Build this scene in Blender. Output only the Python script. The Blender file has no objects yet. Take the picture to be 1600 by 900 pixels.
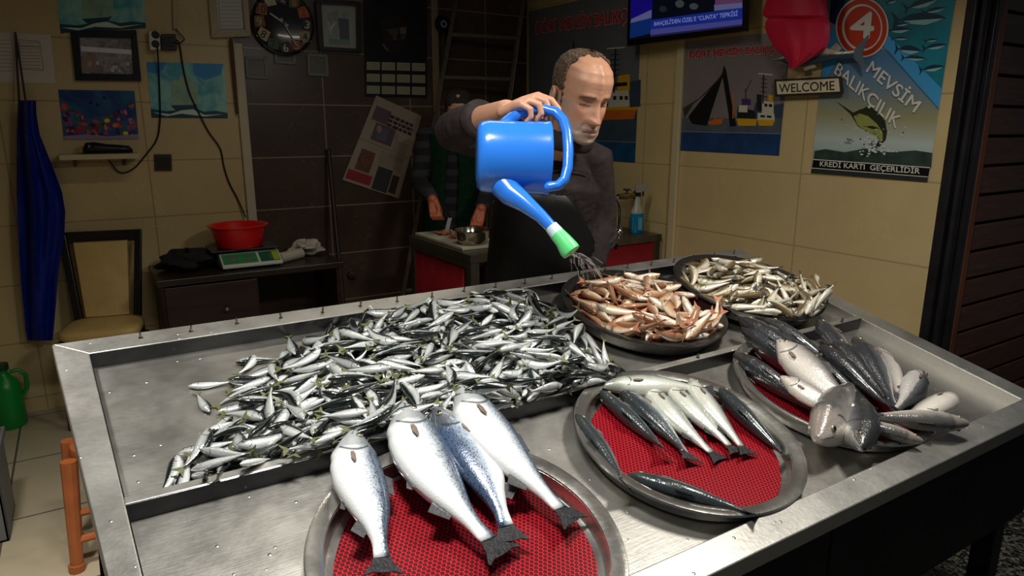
import bpy, bmesh, math, random
from mathutils import Vector, Matrix, Quaternion, kdtree
random.seed(7)
S = bpy.context.scene
COL = S.collection
R = math.radians

# ------------------------------------------------------------------ camera
H = 1.58
FPX = 1070.0
PITCH = math.atan(255.0 / FPX)
YAW = math.atan((800 - 111) * math.cos(PITCH) / FPX)
FW = Vector((math.sin(YAW) * math.cos(PITCH), math.cos(YAW) * math.cos(PITCH), -math.sin(PITCH)))
RT = Vector((math.cos(YAW), -math.sin(YAW), 0))
UP = RT.cross(FW)
CAM = Vector((0, 0, H))
cd = bpy.data.cameras.new('camera')
co = bpy.data.objects.new('camera', cd)
COL.objects.link(co)
cd.sensor_width = 36.0
cd.lens = 36.0 * FPX / 1600.0
cd.clip_start = 0.05
co.matrix_world = Matrix((RT, UP, -FW)).transposed().to_4x4()
co.location = CAM
S.camera = co

# ------------------------------------------------------------------ world, lamps, exposure
S.view_settings.view_transform = 'Standard'
S.view_settings.look = 'None'
S.view_settings.gamma = 1.0
S.view_settings.exposure = 0.0
S.view_settings.use_curve_mapping = False
W = bpy.data.worlds.new('world')
S.world = W
W.use_nodes = True
W.node_tree.nodes['Background'].inputs[0].default_value = (0.75, 0.85, 1.0, 1)
W.node_tree.nodes['Background'].inputs[1].default_value = 0.045

def area(name, loc, target, sx, sy, energy, color, spread=180):
    l = bpy.data.lights.new(name, 'AREA')
    l.shape = 'RECTANGLE'
    l.size = sx
    l.size_y = sy
    l.energy = energy
    l.color = color
    l.spread = R(spread)
    o = bpy.data.objects.new(name, l)
    COL.objects.link(o)
    o.location = loc
    d = (Vector(target) - Vector(loc)).normalized()
    o.rotation_euler = d.to_track_quat('-Z', 'Y').to_euler()
    return o
# two lamps strung under the awning above the stall and one tube in the shop
area('stall_lamp', (0.40, 1.00, 2.45), (0.45, 1.15, 0.9), 0.40, 0.20, 16, (1.0, 0.98, 0.92), 125)
area('stall_lamp', (1.75, 0.85, 2.50), (1.60, 1.25, 0.9), 0.40, 0.20, 16, (1.0, 0.95, 0.86), 140)
area('stall_lamp', (-0.45, 1.75, 2.60), (-0.28, 2.35, 0.0), 0.22, 0.22, 6, (1.0, 0.97, 0.90), 62)
area('shop_tube', (1.3, 2.75, 2.85), (1.3, 2.75, 0), 1.2, 0.10, 6, (1.0, 0.93, 0.78), 165)

# ------------------------------------------------------------------ points on real surfaces
def ray(x, y):
    return FW + RT * ((x - 800) / FPX) - UP * ((y - 450) / FPX)
def onY(x, y, Y):
    r = ray(x, y); return CAM + r * (Y / r.y)
def onX(x, y, X):
    r = ray(x, y); return CAM + r * (X / r.x)
def onZ(x, y, z):
    r = ray(x, y); return CAM + r * ((z - H) / r.z)
def at(x, y, d):
    return CAM + ray(x, y) * d
YB = 4.5      # back wall
XR = 2.95     # right wall
TILT = R(13.5)
T0 = Vector((0, 1.868, 1.08))
TN = Vector((0, -math.sin(TILT), math.cos(TILT)))
TV = Vector((0, -math.cos(TILT), -math.sin(TILT)))
TU = Vector((1, 0, 0))
def tb(u, v, o=0.0):
    return T0 + TU * u + TV * v + TN * o
def onT(x, y, o=0.0):
    r = ray(x, y)
    k = ((T0 + TN * o) - CAM).dot(TN) / r.dot(TN)
    return CAM + r * k
def tuv(x, y, o=0.0):
    p = onT(x, y, o) - T0
    return p.dot(TU), p.dot(TV)
TABLE_ROT = Matrix((TU, -TV, TN)).transposed()      # local x = along, y = up the slope, z = normal

# ------------------------------------------------------------------ building helpers
ROOTM = {}
def tag(o, label=None, cat=None, group=None, kind=None):
    if label: o['label'] = label
    if cat: o['category'] = cat
    if group: o['group'] = group
    if kind: o['kind'] = kind
    return o
def thing(name, label, cat, loc=(0, 0, 0), rot=None, group=None):
    o = bpy.data.objects.new(name, None)
    o.empty_display_size = 0.05
    COL.objects.link(o)
    m = Matrix.Translation(Vector(loc))
    if rot is not None:
        m = m @ rot.to_4x4()
    o.matrix_world = m
    ROOTM[o.as_pointer()] = m.copy()
    return tag(o, label, cat, group)
def rootm(o):
    return ROOTM.get(o.as_pointer(), Matrix.Identity(4))

class MB:
    """collects geometry in world (or local) coordinates and links it as one mesh"""
    def __init__(s):
        s.v = []; s.f = []; s.m = []; s.uv = {}
    def face(s, pts, mi=0):
        b = len(s.v); s.v += [Vector(p) for p in pts]
        s.f.append(tuple(range(b, b + len(pts)))); s.m.append(mi)
    def grid(s, rows, mi=0, closed_u=False, cap0=False, cap1=False):
        b = len(s.v); n = len(rows); k = len(rows[0])
        for r in rows: s.v += [Vector(p) for p in r]
        for i in range(n - 1):
            for j in range(k if closed_u else k - 1):
                j2 = (j + 1) % k
                s.f.append((b + i * k + j, b + i * k + j2, b + (i + 1) * k + j2, b + (i + 1) * k + j)); s.m.append(mi)
        if cap0: s.f.append(tuple(b + j for j in reversed(range(k)))); s.m.append(mi)
        if cap1: s.f.append(tuple(b + (n - 1) * k + j for j in range(k))); s.m.append(mi)
        return b
    def box(s, lo, hi, mi=0, M=None):
        x0, y0, z0 = lo; x1, y1, z1 = hi
        p = [Vector(q) for q in ((x0, y0, z0), (x1, y0, z0), (x1, y1, z0), (x0, y1, z0), (x0, y0, z1), (x1, y0, z1), (x1, y1, z1), (x0, y1, z1))]
        if M is not None: p = [M @ q for q in p]
        b = len(s.v); s.v += p
        for f in ((3, 2, 1, 0), (4, 5, 6, 7), (0, 1, 5, 4), (1, 2, 6, 5), (2, 3, 7, 6), (3, 0, 4, 7)):
            s.f.append(tuple(b + i for i in f)); s.m.append(mi)
    def prism(s, pts, vec, mi=0):
        """polygon pts extruded by vec"""
        vec = Vector(vec); n = len(pts); b = len(s.v)
        pts = [Vector(p) for p in pts]
        nrm = Vector((0, 0, 0))
        for i in range(n): nrm += pts[i].cross(pts[(i + 1) % n])
        if nrm.dot(vec) > 0: pts = pts[::-1]
        s.v += pts + [p + vec for p in pts]
        s.f.append(tuple(b + i for i in range(n))); s.m.append(mi)
        s.f.append(tuple(b + n + i for i in reversed(range(n)))); s.m.append(mi)
        for i in range(n):
            j = (i + 1) % n
            s.f.append((b + j, b + i, b + n + i, b + n + j)); s.m.append(mi)
    def tube(s, path, rad, k=10, mi=0, flat=1.0, flat_axis=None, round_ends=False):
        path = [Vector(p) for p in path]
        if not isinstance(rad, (list, tuple)): rad = [rad] * len(path)
        rad = list(rad)
        if round_ends:
            d0 = (path[0] - path[1]).normalized(); d1 = (path[-1] - path[-2]).normalized()
            h0 = [(path[0] + d0 * rad[0] * math.sin(a), rad[0] * math.cos(a)) for a in (R(88), R(65), R(35))]
            h1 = [(path[-1] + d1 * rad[-1] * math.sin(a), rad[-1] * math.cos(a)) for a in (R(35), R(65), R(88))]
            path = [q for q, _ in h0] + path + [q for q, _ in h1]
            rad = [q for _, q in h0] + rad + [q for _, q in h1]
        rows = []; prev = None
        for i, p in enumerate(path):
            t = (path[min(i + 1, len(path) - 1)] - path[max(i - 1, 0)])
            t = t.normalized() if t.length > 1e-9 else Vector((0, 0, 1))
            if prev is None:
                a = flat_axis if flat_axis is not None else (Vector((0, 0, 1)) if abs(t.z) < .9 else Vector((1, 0, 0)))
            else: a = prev
            a = Vector(a); a = (a - t * a.dot(t)).normalized(); prev = a; c = t.cross(a)
            rows.append([p + (a * math.cos(2 * math.pi * j / k) * flat + c * math.sin(2 * math.pi * j / k)) * rad[i] for j in range(k)])
        s.grid(rows, mi, True, True, True)
    def lathe(s, prof, M=None, k=48, mi=0, sx=1.0, sy=1.0):
        """prof: (r,z) list"""
        rows = []
        for r, z in prof:
            rows.append([Vector((r * math.cos(2 * math.pi * j / k) * sx, r * math.sin(2 * math.pi * j / k) * sy, z)) for j in range(k)])
        if M is not None: rows = [[M @ q for q in r] for r in rows]
        s.grid(rows, mi, True, prof[0][0] > 1e-4, prof[-1][0] > 1e-4)
    def ball(s, c, r, M=None, k=16, n=10, mi=0):
        if not isinstance(r, (tuple, list)): r = (r, r, r)
        rows = []
        for i in range(n + 1):
            a = math.pi * (i + .02 * (i == 0) - .02 * (i == n)) / n
            rows.append([Vector((r[0] * math.sin(a) * math.cos(2 * math.pi * j / k), r[1] * math.sin(a) * math.sin(2 * math.pi * j / k), -r[2] * math.cos(a))) for j in range(k)])
        if M is not None: rows = [[M @ q for q in rr] for rr in rows]
        c = Vector(c)
        s.grid([[q + c for q in rr] for rr in rows], mi, True, True, True)
    def mesh(s, name, mats, M=None, smooth=True):
        me = bpy.data.meshes.new(name)
        vs = s.v if M is None else [M @ q for q in s.v]
        me.from_pydata([tuple(q) for q in vs], [], s.f)
        if not isinstance(mats, (list, tuple)): mats = [mats]
        for m in mats: me.materials.append(m)
        me.polygons.foreach_set('material_index', s.m)
        me.polygons.foreach_set('use_smooth', [smooth] * len(s.f))
        me.update()
        return me
    def build(s, name, mats, parent=None, smooth=False, bevel=0, seg=2, local=False, subsurf=0, sharp=35, solid=0):
        M = None
        if parent is not None and not local: M = rootm(parent).inverted()
        me = s.mesh(name, mats, M, smooth)
        if smooth:
            try: me.set_sharp_from_angle(angle=R(sharp))
            except Exception: pass
        o = bpy.data.objects.new(name, me)
        COL.objects.link(o)
        if parent is not None:
            o.parent = parent
            pm = rootm(parent)
            ROOTM[o.as_pointer()] = pm
        if solid:
            md = o.modifiers.new('solid', 'SOLIDIFY'); md.thickness = solid; md.offset = 0
        if bevel:
            md = o.modifiers.new('bevel', 'BEVEL'); md.width = bevel; md.segments = seg; md.limit_method = 'ANGLE'; md.angle_limit = R(40)
        if subsurf:
            md = o.modifiers.new('sub', 'SUBSURF'); md.levels = subsurf; md.render_levels = subsurf
        return o
def copy_tree(o, M, label=None):
    c = o.copy(); COL.objects.link(c); c.matrix_world = M
    if label: c['label'] = label
    for ch in o.children:
        d = ch.copy(); COL.objects.link(d); d.parent = c
        for g in ch.children:
            e = g.copy(); COL.objects.link(e); e.parent = d
    return c
def struct(o):
    o['kind'] = 'structure'; return o

# ------------------------------------------------------------------ materials
MATS = {}
def nodes(m):
    return m.node_tree.nodes, m.node_tree.links
def srgb(c):
    return tuple(((x / 255.0) / 12.92 if x / 255.0 <= 0.04045 else ((x / 255.0 + 0.055) / 1.055) ** 2.4) for x in c) + (1,)
def mat(name, rgb, rough=0.5, metal=0.0, noise=0.0, nscale=20.0, bump=0.0, bscale=60.0, coat=0.0, spec=0.5, trans=0.0, emit=0.0, aniso=0.0, stretch=None, alpha=1.0, ior=1.45, sss=0.0):
    key = name
    if key in MATS: return MATS[key]
    m = bpy.data.materials.new(name); m.use_nodes = True
    N, L = nodes(m); b = N['Principled BSDF']
    c = srgb(rgb)
    b.inputs['Base Color'].default_value = c
    b.inputs['Roughness'].default_value = rough
    b.inputs['Metallic'].default_value = metal
    b.inputs['Coat Weight'].default_value = coat
    b.inputs['Coat Roughness'].default_value = 0.08
    b.inputs['Specular IOR Level'].default_value = spec
    b.inputs['Transmission Weight'].default_value = trans
    b.inputs['IOR'].default_value = ior
    b.inputs['Alpha'].default_value = alpha
    b.inputs['Anisotropic'].default_value = aniso
    if sss: b.inputs['Subsurface Weight'].default_value = sss; b.inputs['Subsurface Scale'].default_value = 0.01
    if emit:
        b.inputs['Emission Color'].default_value = c; b.inputs['Emission Strength'].default_value = emit
    tc = N.new('ShaderNodeTexCoord'); vec = tc.outputs['Object']
    if stretch:
        mp = N.new('ShaderNodeMapping'); mp.inputs['Scale'].default_value = stretch
        L.new(vec, mp.inputs['Vector']); vec = mp.outputs['Vector']
    if noise:
        nz = N.new('ShaderNodeTexNoise'); nz.inputs['Scale'].default_value = nscale; nz.inputs['Detail'].default_value = 5
        L.new(vec, nz.inputs['Vector'])
        mx = N.new('ShaderNodeMix'); mx.data_type = 'RGBA'
        mx.inputs['A'].default_value = tuple(max(0, x * (1 - noise)) for x in c[:3]) + (1,)
        mx.inputs['B'].default_value = tuple(min(1, x * (1 + noise)) for x in c[:3]) + (1,)
        rp = N.new('ShaderNodeMapRange'); rp.inputs['From Min'].default_value = .3; rp.inputs['From Max'].default_value = .7
        L.new(nz.outputs['Fac'], rp.inputs['Value']); L.new(rp.outputs['Result'], mx.inputs['Factor'])
        L.new(mx.outputs['Result'], b.inputs['Base Color'])
    if bump:
        nb = N.new('ShaderNodeTexNoise'); nb.inputs['Scale'].default_value = bscale; nb.inputs['Detail'].default_value = 4
        L.new(vec, nb.inputs['Vector'])
        bp = N.new('ShaderNodeBump'); bp.inputs['Strength'].default_value = bump; bp.inputs['Distance'].default_value = 0.01
        L.new(nb.outputs['Fac'], bp.inputs['Height']); L.new(bp.outputs['Normal'], b.inputs['Normal'])
    MATS[key] = m
    return m
def mth(N, L, op, a, b=None, c=None):
    n = N.new('ShaderNodeMath'); n.operation = op
    for i, q in enumerate((a, b, c)):
        if q is None: continue
        if isinstance(q, (int, float)): n.inputs[i].default_value = q
        else: L.new(q, n.inputs[i])
    return n.outputs[0]
def mixc(N, L, fac, a, b):
    n = N.new('ShaderNodeMix'); n.data_type = 'RGBA'
    for k, q in (('Factor', fac), ('A', a), ('B', b)):
        if isinstance(q, (int, float)): n.inputs[k].default_value = q
        elif isinstance(q, tuple): n.inputs[k].default_value = q
        else: L.new(q, n.inputs[k])
    return n.outputs['Result']
def tile_mat(name, rgb, mortar, axes, w, h, ox, oz, rough=0.35, vein=0.0, veincol=(120, 110, 100), noise=0.12, mort=0.004):
    m = bpy.data.materials.new(name); m.use_nodes = True
    N, L = nodes(m); b = N['Principled BSDF']
    tc = N.new('ShaderNodeTexCoord'); sp = N.new('ShaderNodeSeparateXYZ'); L.new(tc.outputs['Object'], sp.inputs[0])
    cb = N.new('ShaderNodeCombineXYZ')
    L.new(mth(N, L, 'ADD', sp.outputs[axes[0]], 50 * w - ox), cb.inputs[0])
    L.new(mth(N, L, 'ADD', sp.outputs[axes[1]], 50 * h - oz), cb.inputs[1])
    br = N.new('ShaderNodeTexBrick'); br.offset = 0.0; br.squash = 1.0
    L.new(cb.outputs[0], br.inputs['Vector'])
    br.inputs['Scale'].default_value = 1.0
    br.inputs['Brick Width'].default_value = w; br.inputs['Row Height'].default_value = h
    br.inputs['Mortar Size'].default_value = mort; br.inputs['Mortar Smooth'].default_value = 0.1; br.inputs['Bias'].default_value = 0
    c = srgb(rgb)
    nz = N.new('ShaderNodeTexNoise'); nz.inputs['Scale'].default_value = 3.5; nz.inputs['Detail'].default_value = 6; nz.inputs['Distortion'].default_value = 0.8
    L.new(tc.outputs['Object'], nz.inputs['Vector'])
    base = mixc(N, L, nz.outputs['Fac'], tuple(x * (1 - noise) for x in c[:3]) + (1,), tuple(min(1, x * (1 + noise)) for x in c[:3]) + (1,))
    if vein:
        wv = N.new('ShaderNodeTexNoise'); wv.inputs['Scale'].default_value = 1.6; wv.inputs['Detail'].default_value = 3; wv.inputs['Distortion'].default_value = 2.5
        L.new(tc.outputs['Object'], wv.inputs['Vector'])
        d = mth(N, L, 'ABSOLUTE', mth(N, L, 'SUBTRACT', wv.outputs['Fac'], 0.56))
        k = mth(N, L, 'LESS_THAN', d, 0.0035)
        base = mixc(N, L, mth(N, L, 'MULTIPLY', k, vein), base, srgb(veincol))
    out = mixc(N, L, br.outputs['Fac'], base, srgb(mortar))
    L.new(out, b.inputs['Base Color'])
    b.inputs['Roughness'].default_value = rough
    bp = N.new('ShaderNodeBump'); bp.inputs['Strength'].default_value = 0.4; bp.inputs['Distance'].default_value = 0.003
    L.new(mth(N, L, 'SUBTRACT', 1.0, br.outputs['Fac']), bp.inputs['Height']); L.new(bp.outputs['Normal'], b.inputs['Normal'])
    return m
def steel(name, rgb=(150, 150, 148), rough=0.32, stretch=(3, 60, 3), streak=0.25, metal=.93, drops=0.0):
    m = bpy.data.materials.new(name); m.use_nodes = True
    N, L = nodes(m); b = N['Principled BSDF']
    tc = N.new('ShaderNodeTexCoord'); mp = N.new('ShaderNodeMapping'); mp.inputs['Scale'].default_value = stretch
    L.new(tc.outputs['Object'], mp.inputs[0])
    n1 = N.new('ShaderNodeTexNoise'); n1.inputs['Scale'].default_value = 8; n1.inputs['Detail'].default_value = 6
    L.new(mp.outputs[0], n1.inputs['Vector'])
    n2 = N.new('ShaderNodeTexNoise'); n2.inputs['Scale'].default_value = 7; n2.inputs['Detail'].default_value = 6; n2.inputs['Roughness'].default_value = .65
    L.new(tc.outputs['Object'], n2.inputs['Vector'])
    n3 = N.new('ShaderNodeTexNoise'); n3.inputs['Scale'].default_value = 110; n3.inputs['Detail'].default_value = 2
    L.new(tc.outputs['Object'], n3.inputs['Vector'])
    c = srgb(rgb)
    fac = mth(N, L, 'ADD', mth(N, L, 'MULTIPLY', n1.outputs['Fac'], .5), mth(N, L, 'MULTIPLY', n2.outputs['Fac'], .5))
    L.new(mixc(N, L, fac, tuple(x * (1 - streak) for x in c[:3]) + (1,), tuple(min(1, x * (1 + streak)) for x in c[:3]) + (1,)), b.inputs['Base Color'])
    b.inputs['Metallic'].default_value = metal
    rr = N.new('ShaderNodeMapRange'); rr.inputs['From Min'].default_value = .35; rr.inputs['From Max'].default_value = .65
    rr.inputs['To Min'].default_value = max(.04, rough - .05); rr.inputs['To Max'].default_value = rough + .06
    L.new(n2.outputs['Fac'], rr.inputs['Value']); L.new(rr.outputs['Result'], b.inputs['Roughness'])
    bp = N.new('ShaderNodeBump'); bp.inputs['Strength'].default_value = 0.06; bp.inputs['Distance'].default_value = 0.004
    hgt = mth(N, L, 'ADD', n1.outputs['Fac'], n3.outputs['Fac'])
    L.new(hgt, bp.inputs['Height']); last = bp.outputs['Normal']
    if drops:      # water drops left standing on the sheet
        vo = N.new('ShaderNodeTexVoronoi'); vo.inputs['Scale'].default_value = 80; L.new(tc.outputs['Object'], vo.inputs['Vector'])
        sp = N.new('ShaderNodeSeparateXYZ'); L.new(vo.outputs['Color'], sp.inputs[0])
        k = N.new('ShaderNodeMapRange'); k.inputs['From Min'].default_value = .30; k.inputs['From Max'].default_value = .12; L.new(vo.outputs['Distance'], k.inputs['Value'])
        dr = mth(N, L, 'MULTIPLY', k.outputs['Result'], mth(N, L, 'GREATER_THAN', sp.outputs[0], 1 - drops))
        b2 = N.new('ShaderNodeBump'); b2.inputs['Strength'].default_value = .45; b2.inputs['Distance'].default_value = .004
        L.new(dr, b2.inputs['Height']); L.new(last, b2.inputs['Normal']); last = b2.outputs['Normal']
    L.new(last, b.inputs['Normal'])
    return m
# ================================================================== the room
M_BEIGE = tile_mat('beige_wall_tile', (192, 170, 122), (160, 139, 98), (0, 2), 0.66, 0.3245, 0.35, 1.055, rough=.3, vein=.25, veincol=(214, 196, 150))
M_BEIGE_R = tile_mat('beige_side_wall_tile', (206, 184, 134), (178, 158, 114), (1, 2), 1.10, 0.35, 2.09, 1.35, rough=.28, vein=.25, veincol=(222, 204, 160))
M_DARK = tile_mat('dark_marble_tile', (72, 58, 49), (134, 118, 100), (0, 2), 0.60, 0.3245, 1.393, 1.055, rough=.25, vein=.22, veincol=(120, 105, 92), noise=.35)
M_FLOOR = tile_mat('floor_tile', (176, 164, 138), (90, 80, 66), (0, 1), 0.6, 0.6, -0.43, 4.42, rough=.3, noise=.15, mort=.005)
def asphalt():
    m = bpy.data.materials.new('wet_pebble_ground'); m.use_nodes = True
    N, L = nodes(m); b = N['Principled BSDF']
    tc = N.new('ShaderNodeTexCoord')
    v = N.new('ShaderNodeTexVoronoi'); v.inputs['Scale'].default_value = 70
    L.new(tc.outputs['Object'], v.inputs['Vector'])
    r = N.new('ShaderNodeValToRGB')
    r.color_ramp.elements[0].color = (.008, .008, .007, 1); r.color_ramp.elements[1].color = (.2, .19, .15, 1)
    r.color_ramp.elements[0].position = .35
    sp = N.new('ShaderNodeSeparateXYZ'); L.new(v.outputs['Color'], sp.inputs[0])
    L.new(sp.outputs[0], r.inputs[0]); L.new(r.outputs[0], b.inputs['Base Color'])
    b.inputs['Roughness'].default_value = .35
    bp = N.new('ShaderNodeBump'); bp.inputs['Strength'].default_value = .9; bp.inputs['Distance'].default_value = .012; bp.invert = True
    L.new(v.outputs['Distance'], bp.inputs['Height']); L.new(bp.outputs['Normal'], b.inputs['Normal'])
    return m
XS = 0.877     # where the dark tile starts on the back wall
b = MB(); b.box((-1.6, YB, 0), (XS, YB + .1, 3.0)); struct(b.build('wall_back_left', M_BEIGE))
b = MB(); b.box((XS, YB, 0), (XR + .1, YB + .1, 3.0)); struct(b.build('wall_back_right', M_DARK))
b = MB(); b.box((XR, 1.445, 0), (XR + .1, YB, 3.0)); struct(b.build('wall_right', M_BEIGE_R))
b = MB(); b.box((-1.7, 0.9, 0), (-1.6, YB + .1, 3.0)); struct(b.build('wall_left', M_BEIGE))
b = MB(); b.box((-1.7, 1.6, -.05), (XR + .1, YB + .1, 0)); struct(b.build('floor', M_FLOOR))
b = MB(); b.box((-3, -2.5, -.06), (6, 1.6, -.005)); struct(b.build('ground', asphalt()))
b = MB(); b.box((-1.7, 0.6, 3.0), (XR + .1, YB + .1, 3.06)); struct(b.build('ceiling', mat('ceiling_paint', (120, 112, 98), .8)))
# brown board shutter to the right of the stall
M_BOARD = mat('brown_board', (92, 58, 42), .45, noise=.3, nscale=6, stretch=(1, 1, 14))
b = MB()
z = 0.0
while z < 2.95:
    b.box((3.078, 1.37, z + .006), (5.2, 1.40, z + .112)); z += .118
b.box((3.078, 1.402, 0), (5.2, 1.43, 2.97), 1)
struct(b.build('wall_front', [M_BOARD, mat('board_gap', (14, 10, 8), .8)], bevel=.004))
M_CHAN = mat('black_steel_channel', (40, 39, 42), .35, metal=.3, noise=.25, nscale=12)
b = MB(); b.box((2.944, 1.405, 0), (2.985, 1.4445, 3.0)); b.box((2.985, 1.375, 0), (3.03, 1.4445, 3.0)); b.box((2.995, 1.352, 0), (3.03, 1.375, 3.0))
b.tube([(2.972, 1.388, 0), (2.972, 1.388, 3.0)], .014, 14)
struct(b.build('trim_1', M_CHAN, smooth=True, bevel=.006))
b = MB(); b.box((3.0305, 1.352, 0), (3.076, 1.43, 3.0)); struct(b.build('trim_2', mat('rust_brown_wood', (112, 64, 34), .5, noise=.3, nscale=5, stretch=(4, 4, .5)), bevel=.006))
# pale plastic strip between beige and dark tiles, and the strip on the right wall
M_STRIP = mat('cream_plastic_strip', (188, 176, 150), .45)
b = MB(); b.box((XS - .012, YB - .02, 0), (XS + .042, YB - .0005, 2.05)); struct(b.build('trim_3', M_STRIP, bevel=.005))
p = onX(1058, 230, XR)
b = MB(); b.box((XR - .022, p.y - .03, 0), (XR - .0005, p.y + .025, 3.0)); struct(b.build('trim_4', mat('cream_wall_strip', (206, 190, 150), .4), bevel=.006))
p = onY(681, 100, YB)
b = MB(); b.box((p.x - .03, YB - .015, 0), (p.x + .02, YB - .0005, 3.0)); struct(b.build('trim_5', mat('dim_beige_strip', (128, 116, 92), .5), bevel=.004))
# ================================================================== the steel fish counter
M_STEEL = steel('brushed_steel_sheet', (184, 181, 175), .38, (2, 30, 2), .16, drops=.025)
M_STEEL2 = steel('worn_steel_ledge', (196, 194, 188), .40, (12, 12, 12), .2, metal=.90, drops=.03)
M_SHADEST = steel('shade_toned_steel', (84, 84, 85), .24, (2, 20, 2), .25)  # steel with a darkened colour, standing in for shaded, dark-reflecting faces
M_PIN = mat('screw_steel', (120, 112, 100), .35, metal=1)
cnt = thing('fish_counter', 'sloping stainless steel fish counter with a raised rim, inside dividers and dark front panels', 'counter', tb(1.1, .6, -.6))
LEFT = lambda v: -0.102 + 0.062 * v / .77      # the left edge runs slightly inward
LI = lambda v: -0.033 + 0.052 * v
VF = 1.187; VFI = 1.122; UR = 2.285; URI = 2.205; DEP = -.040
def slab(b, pts, top=0.0, bot=-.05, mi=0):
    b.prism([tb(u, v, top) for u, v in pts], TN * (bot - top), mi)
b = MB(); slab(b, [(LEFT(0), 0), (UR, -.008), (UR, .050), (LI(.07), .070)]); b.build('back_ledge', M_STEEL2, cnt, bevel=.003)
b = MB(); slab(b, [(LEFT(0), 0), (LI(.07), .070), (LI(VFI), VFI), (LEFT(VF), VF)]); b.build('side_ledge', M_STEEL2, cnt, bevel=.003)
b = MB(); slab(b, [(UR, .050), (UR, VF), (URI, VFI), (URI, .0506)]); b.build('side_ledge', M_STEEL2, cnt, bevel=.003)
b = MB(); slab(b, [(LEFT(VF), VF), (LI(VFI), VFI), (URI, VFI), (UR, VF)]); b.build('front_ledge', M_STEEL2, cnt, bevel=.003)
b = MB(); slab(b, [(LEFT(.03), .03), (UR - .02, .03), (UR - .02, VF - .03), (LEFT(VF) + .02, VF - .03)], DEP, DEP - .006); b.build('basin_floor', M_STEEL, cnt)
b = MB(); slab(b, [(LI(.6), .598), (URI, .592), (URI, .612), (LI(.6), .618)], .001, DEP, 0)
b.prism([tb(LI(.62), .6182, .0), tb(URI, .6122, .0), tb(URI, .6122, DEP), tb(LI(.62), .6182, DEP)], TV * .002, 1)  # thin strip on the divider front, its shade put into the colour
b.build('long_divider', [M_STEEL2, M_SHADEST], cnt, bevel=.0015)
b = MB(); slab(b, [(1.152, .052), (1.170, .052), (1.170, .597), (1.152, .597)], .001, DEP); b.build('cross_divider', M_SHADEST, cnt, bevel=.002)
for nm, q in (('inner_shade_plate', [(LI(.07), .0703), (URI, .0508), (URI, .0520), (LI(.07), .0716)]), ('inner_shade_plate', [(LI(.072) + .0002, .072), (LI(.6) + .0002, .598), (LI(.6) + .0014, .598), (LI(.072) + .0014, .072)]), ('inner_shade_plate', [(LI(.62) + .0002, .620), (LI(VFI) + .0002, VFI), (LI(VFI) + .0014, VFI), (LI(.62) + .0014, .620)])):
    b = MB(); slab(b, q, -.0015, DEP); b.build(nm, M_SHADEST, cnt)  # added thin plates whose dark colour paints the shade on the inner faces
for i in range(20):
    u = .08 + i * .112
    b = MB(); p = tb(u, .030 + .004 * math.sin(i * 2.1), -.002)
    d = (TN + TU * .12 * math.sin(i * 1.7)).normalized()
    b.tube([p, p + d * .018], .0026, 8); b.tube([p, p + d * .003], .0055, 8)
    b.build('screw', M_PIN, cnt, smooth=True)
for u in (.13, .37, .62, .86, 1.06, 1.42, 2.1):
    b = MB(); p = tb(u, .606, .0); b.tube([p, p + TN * .014], .003, 8); b.tube([p, p + TN * .003], .0055, 8); b.build('screw', M_PIN, cnt, smooth=True)
M_PANEL = mat('dark_painted_panel', (34, 33, 32), .55, noise=.3, nscale=4, spec=.2)
fp = tb(0, VF - .02, -.05)
seams = [(-.03, .62), (.625, 1.27), (1.275, 2.26)]
for x0, x1 in seams:
    b = MB(); b.box((x0, fp.y - .004, .46), (x1, fp.y + .016, fp.z)); b.build('front_panel', M_PANEL, cnt, bevel=.003)
bk = tb(0, .03, -.05)
for x in (-.05, 2.235):
    b = MB(); b.prism([(x, fp.y + .02, .46), (x, fp.y + .02, fp.z), (x, bk.y, bk.z), (x, bk.y, .46)], (.02, 0, 0)); b.build('side_panel', M_PANEL, cnt)
M_LEG = mat('counter_leg_black', (22, 21, 21), .5, metal=.3)
for x in (-.03, 1.09, 2.19):
    for y, zt in ((fp.y + .03, fp.z - .02), (bk.y - .08, bk.z - .04)):
        b = MB(); b.box((x, y, 0), (x + .06, y + .06, zt)); b.build('leg', M_LEG, cnt, bevel=.004)

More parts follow.
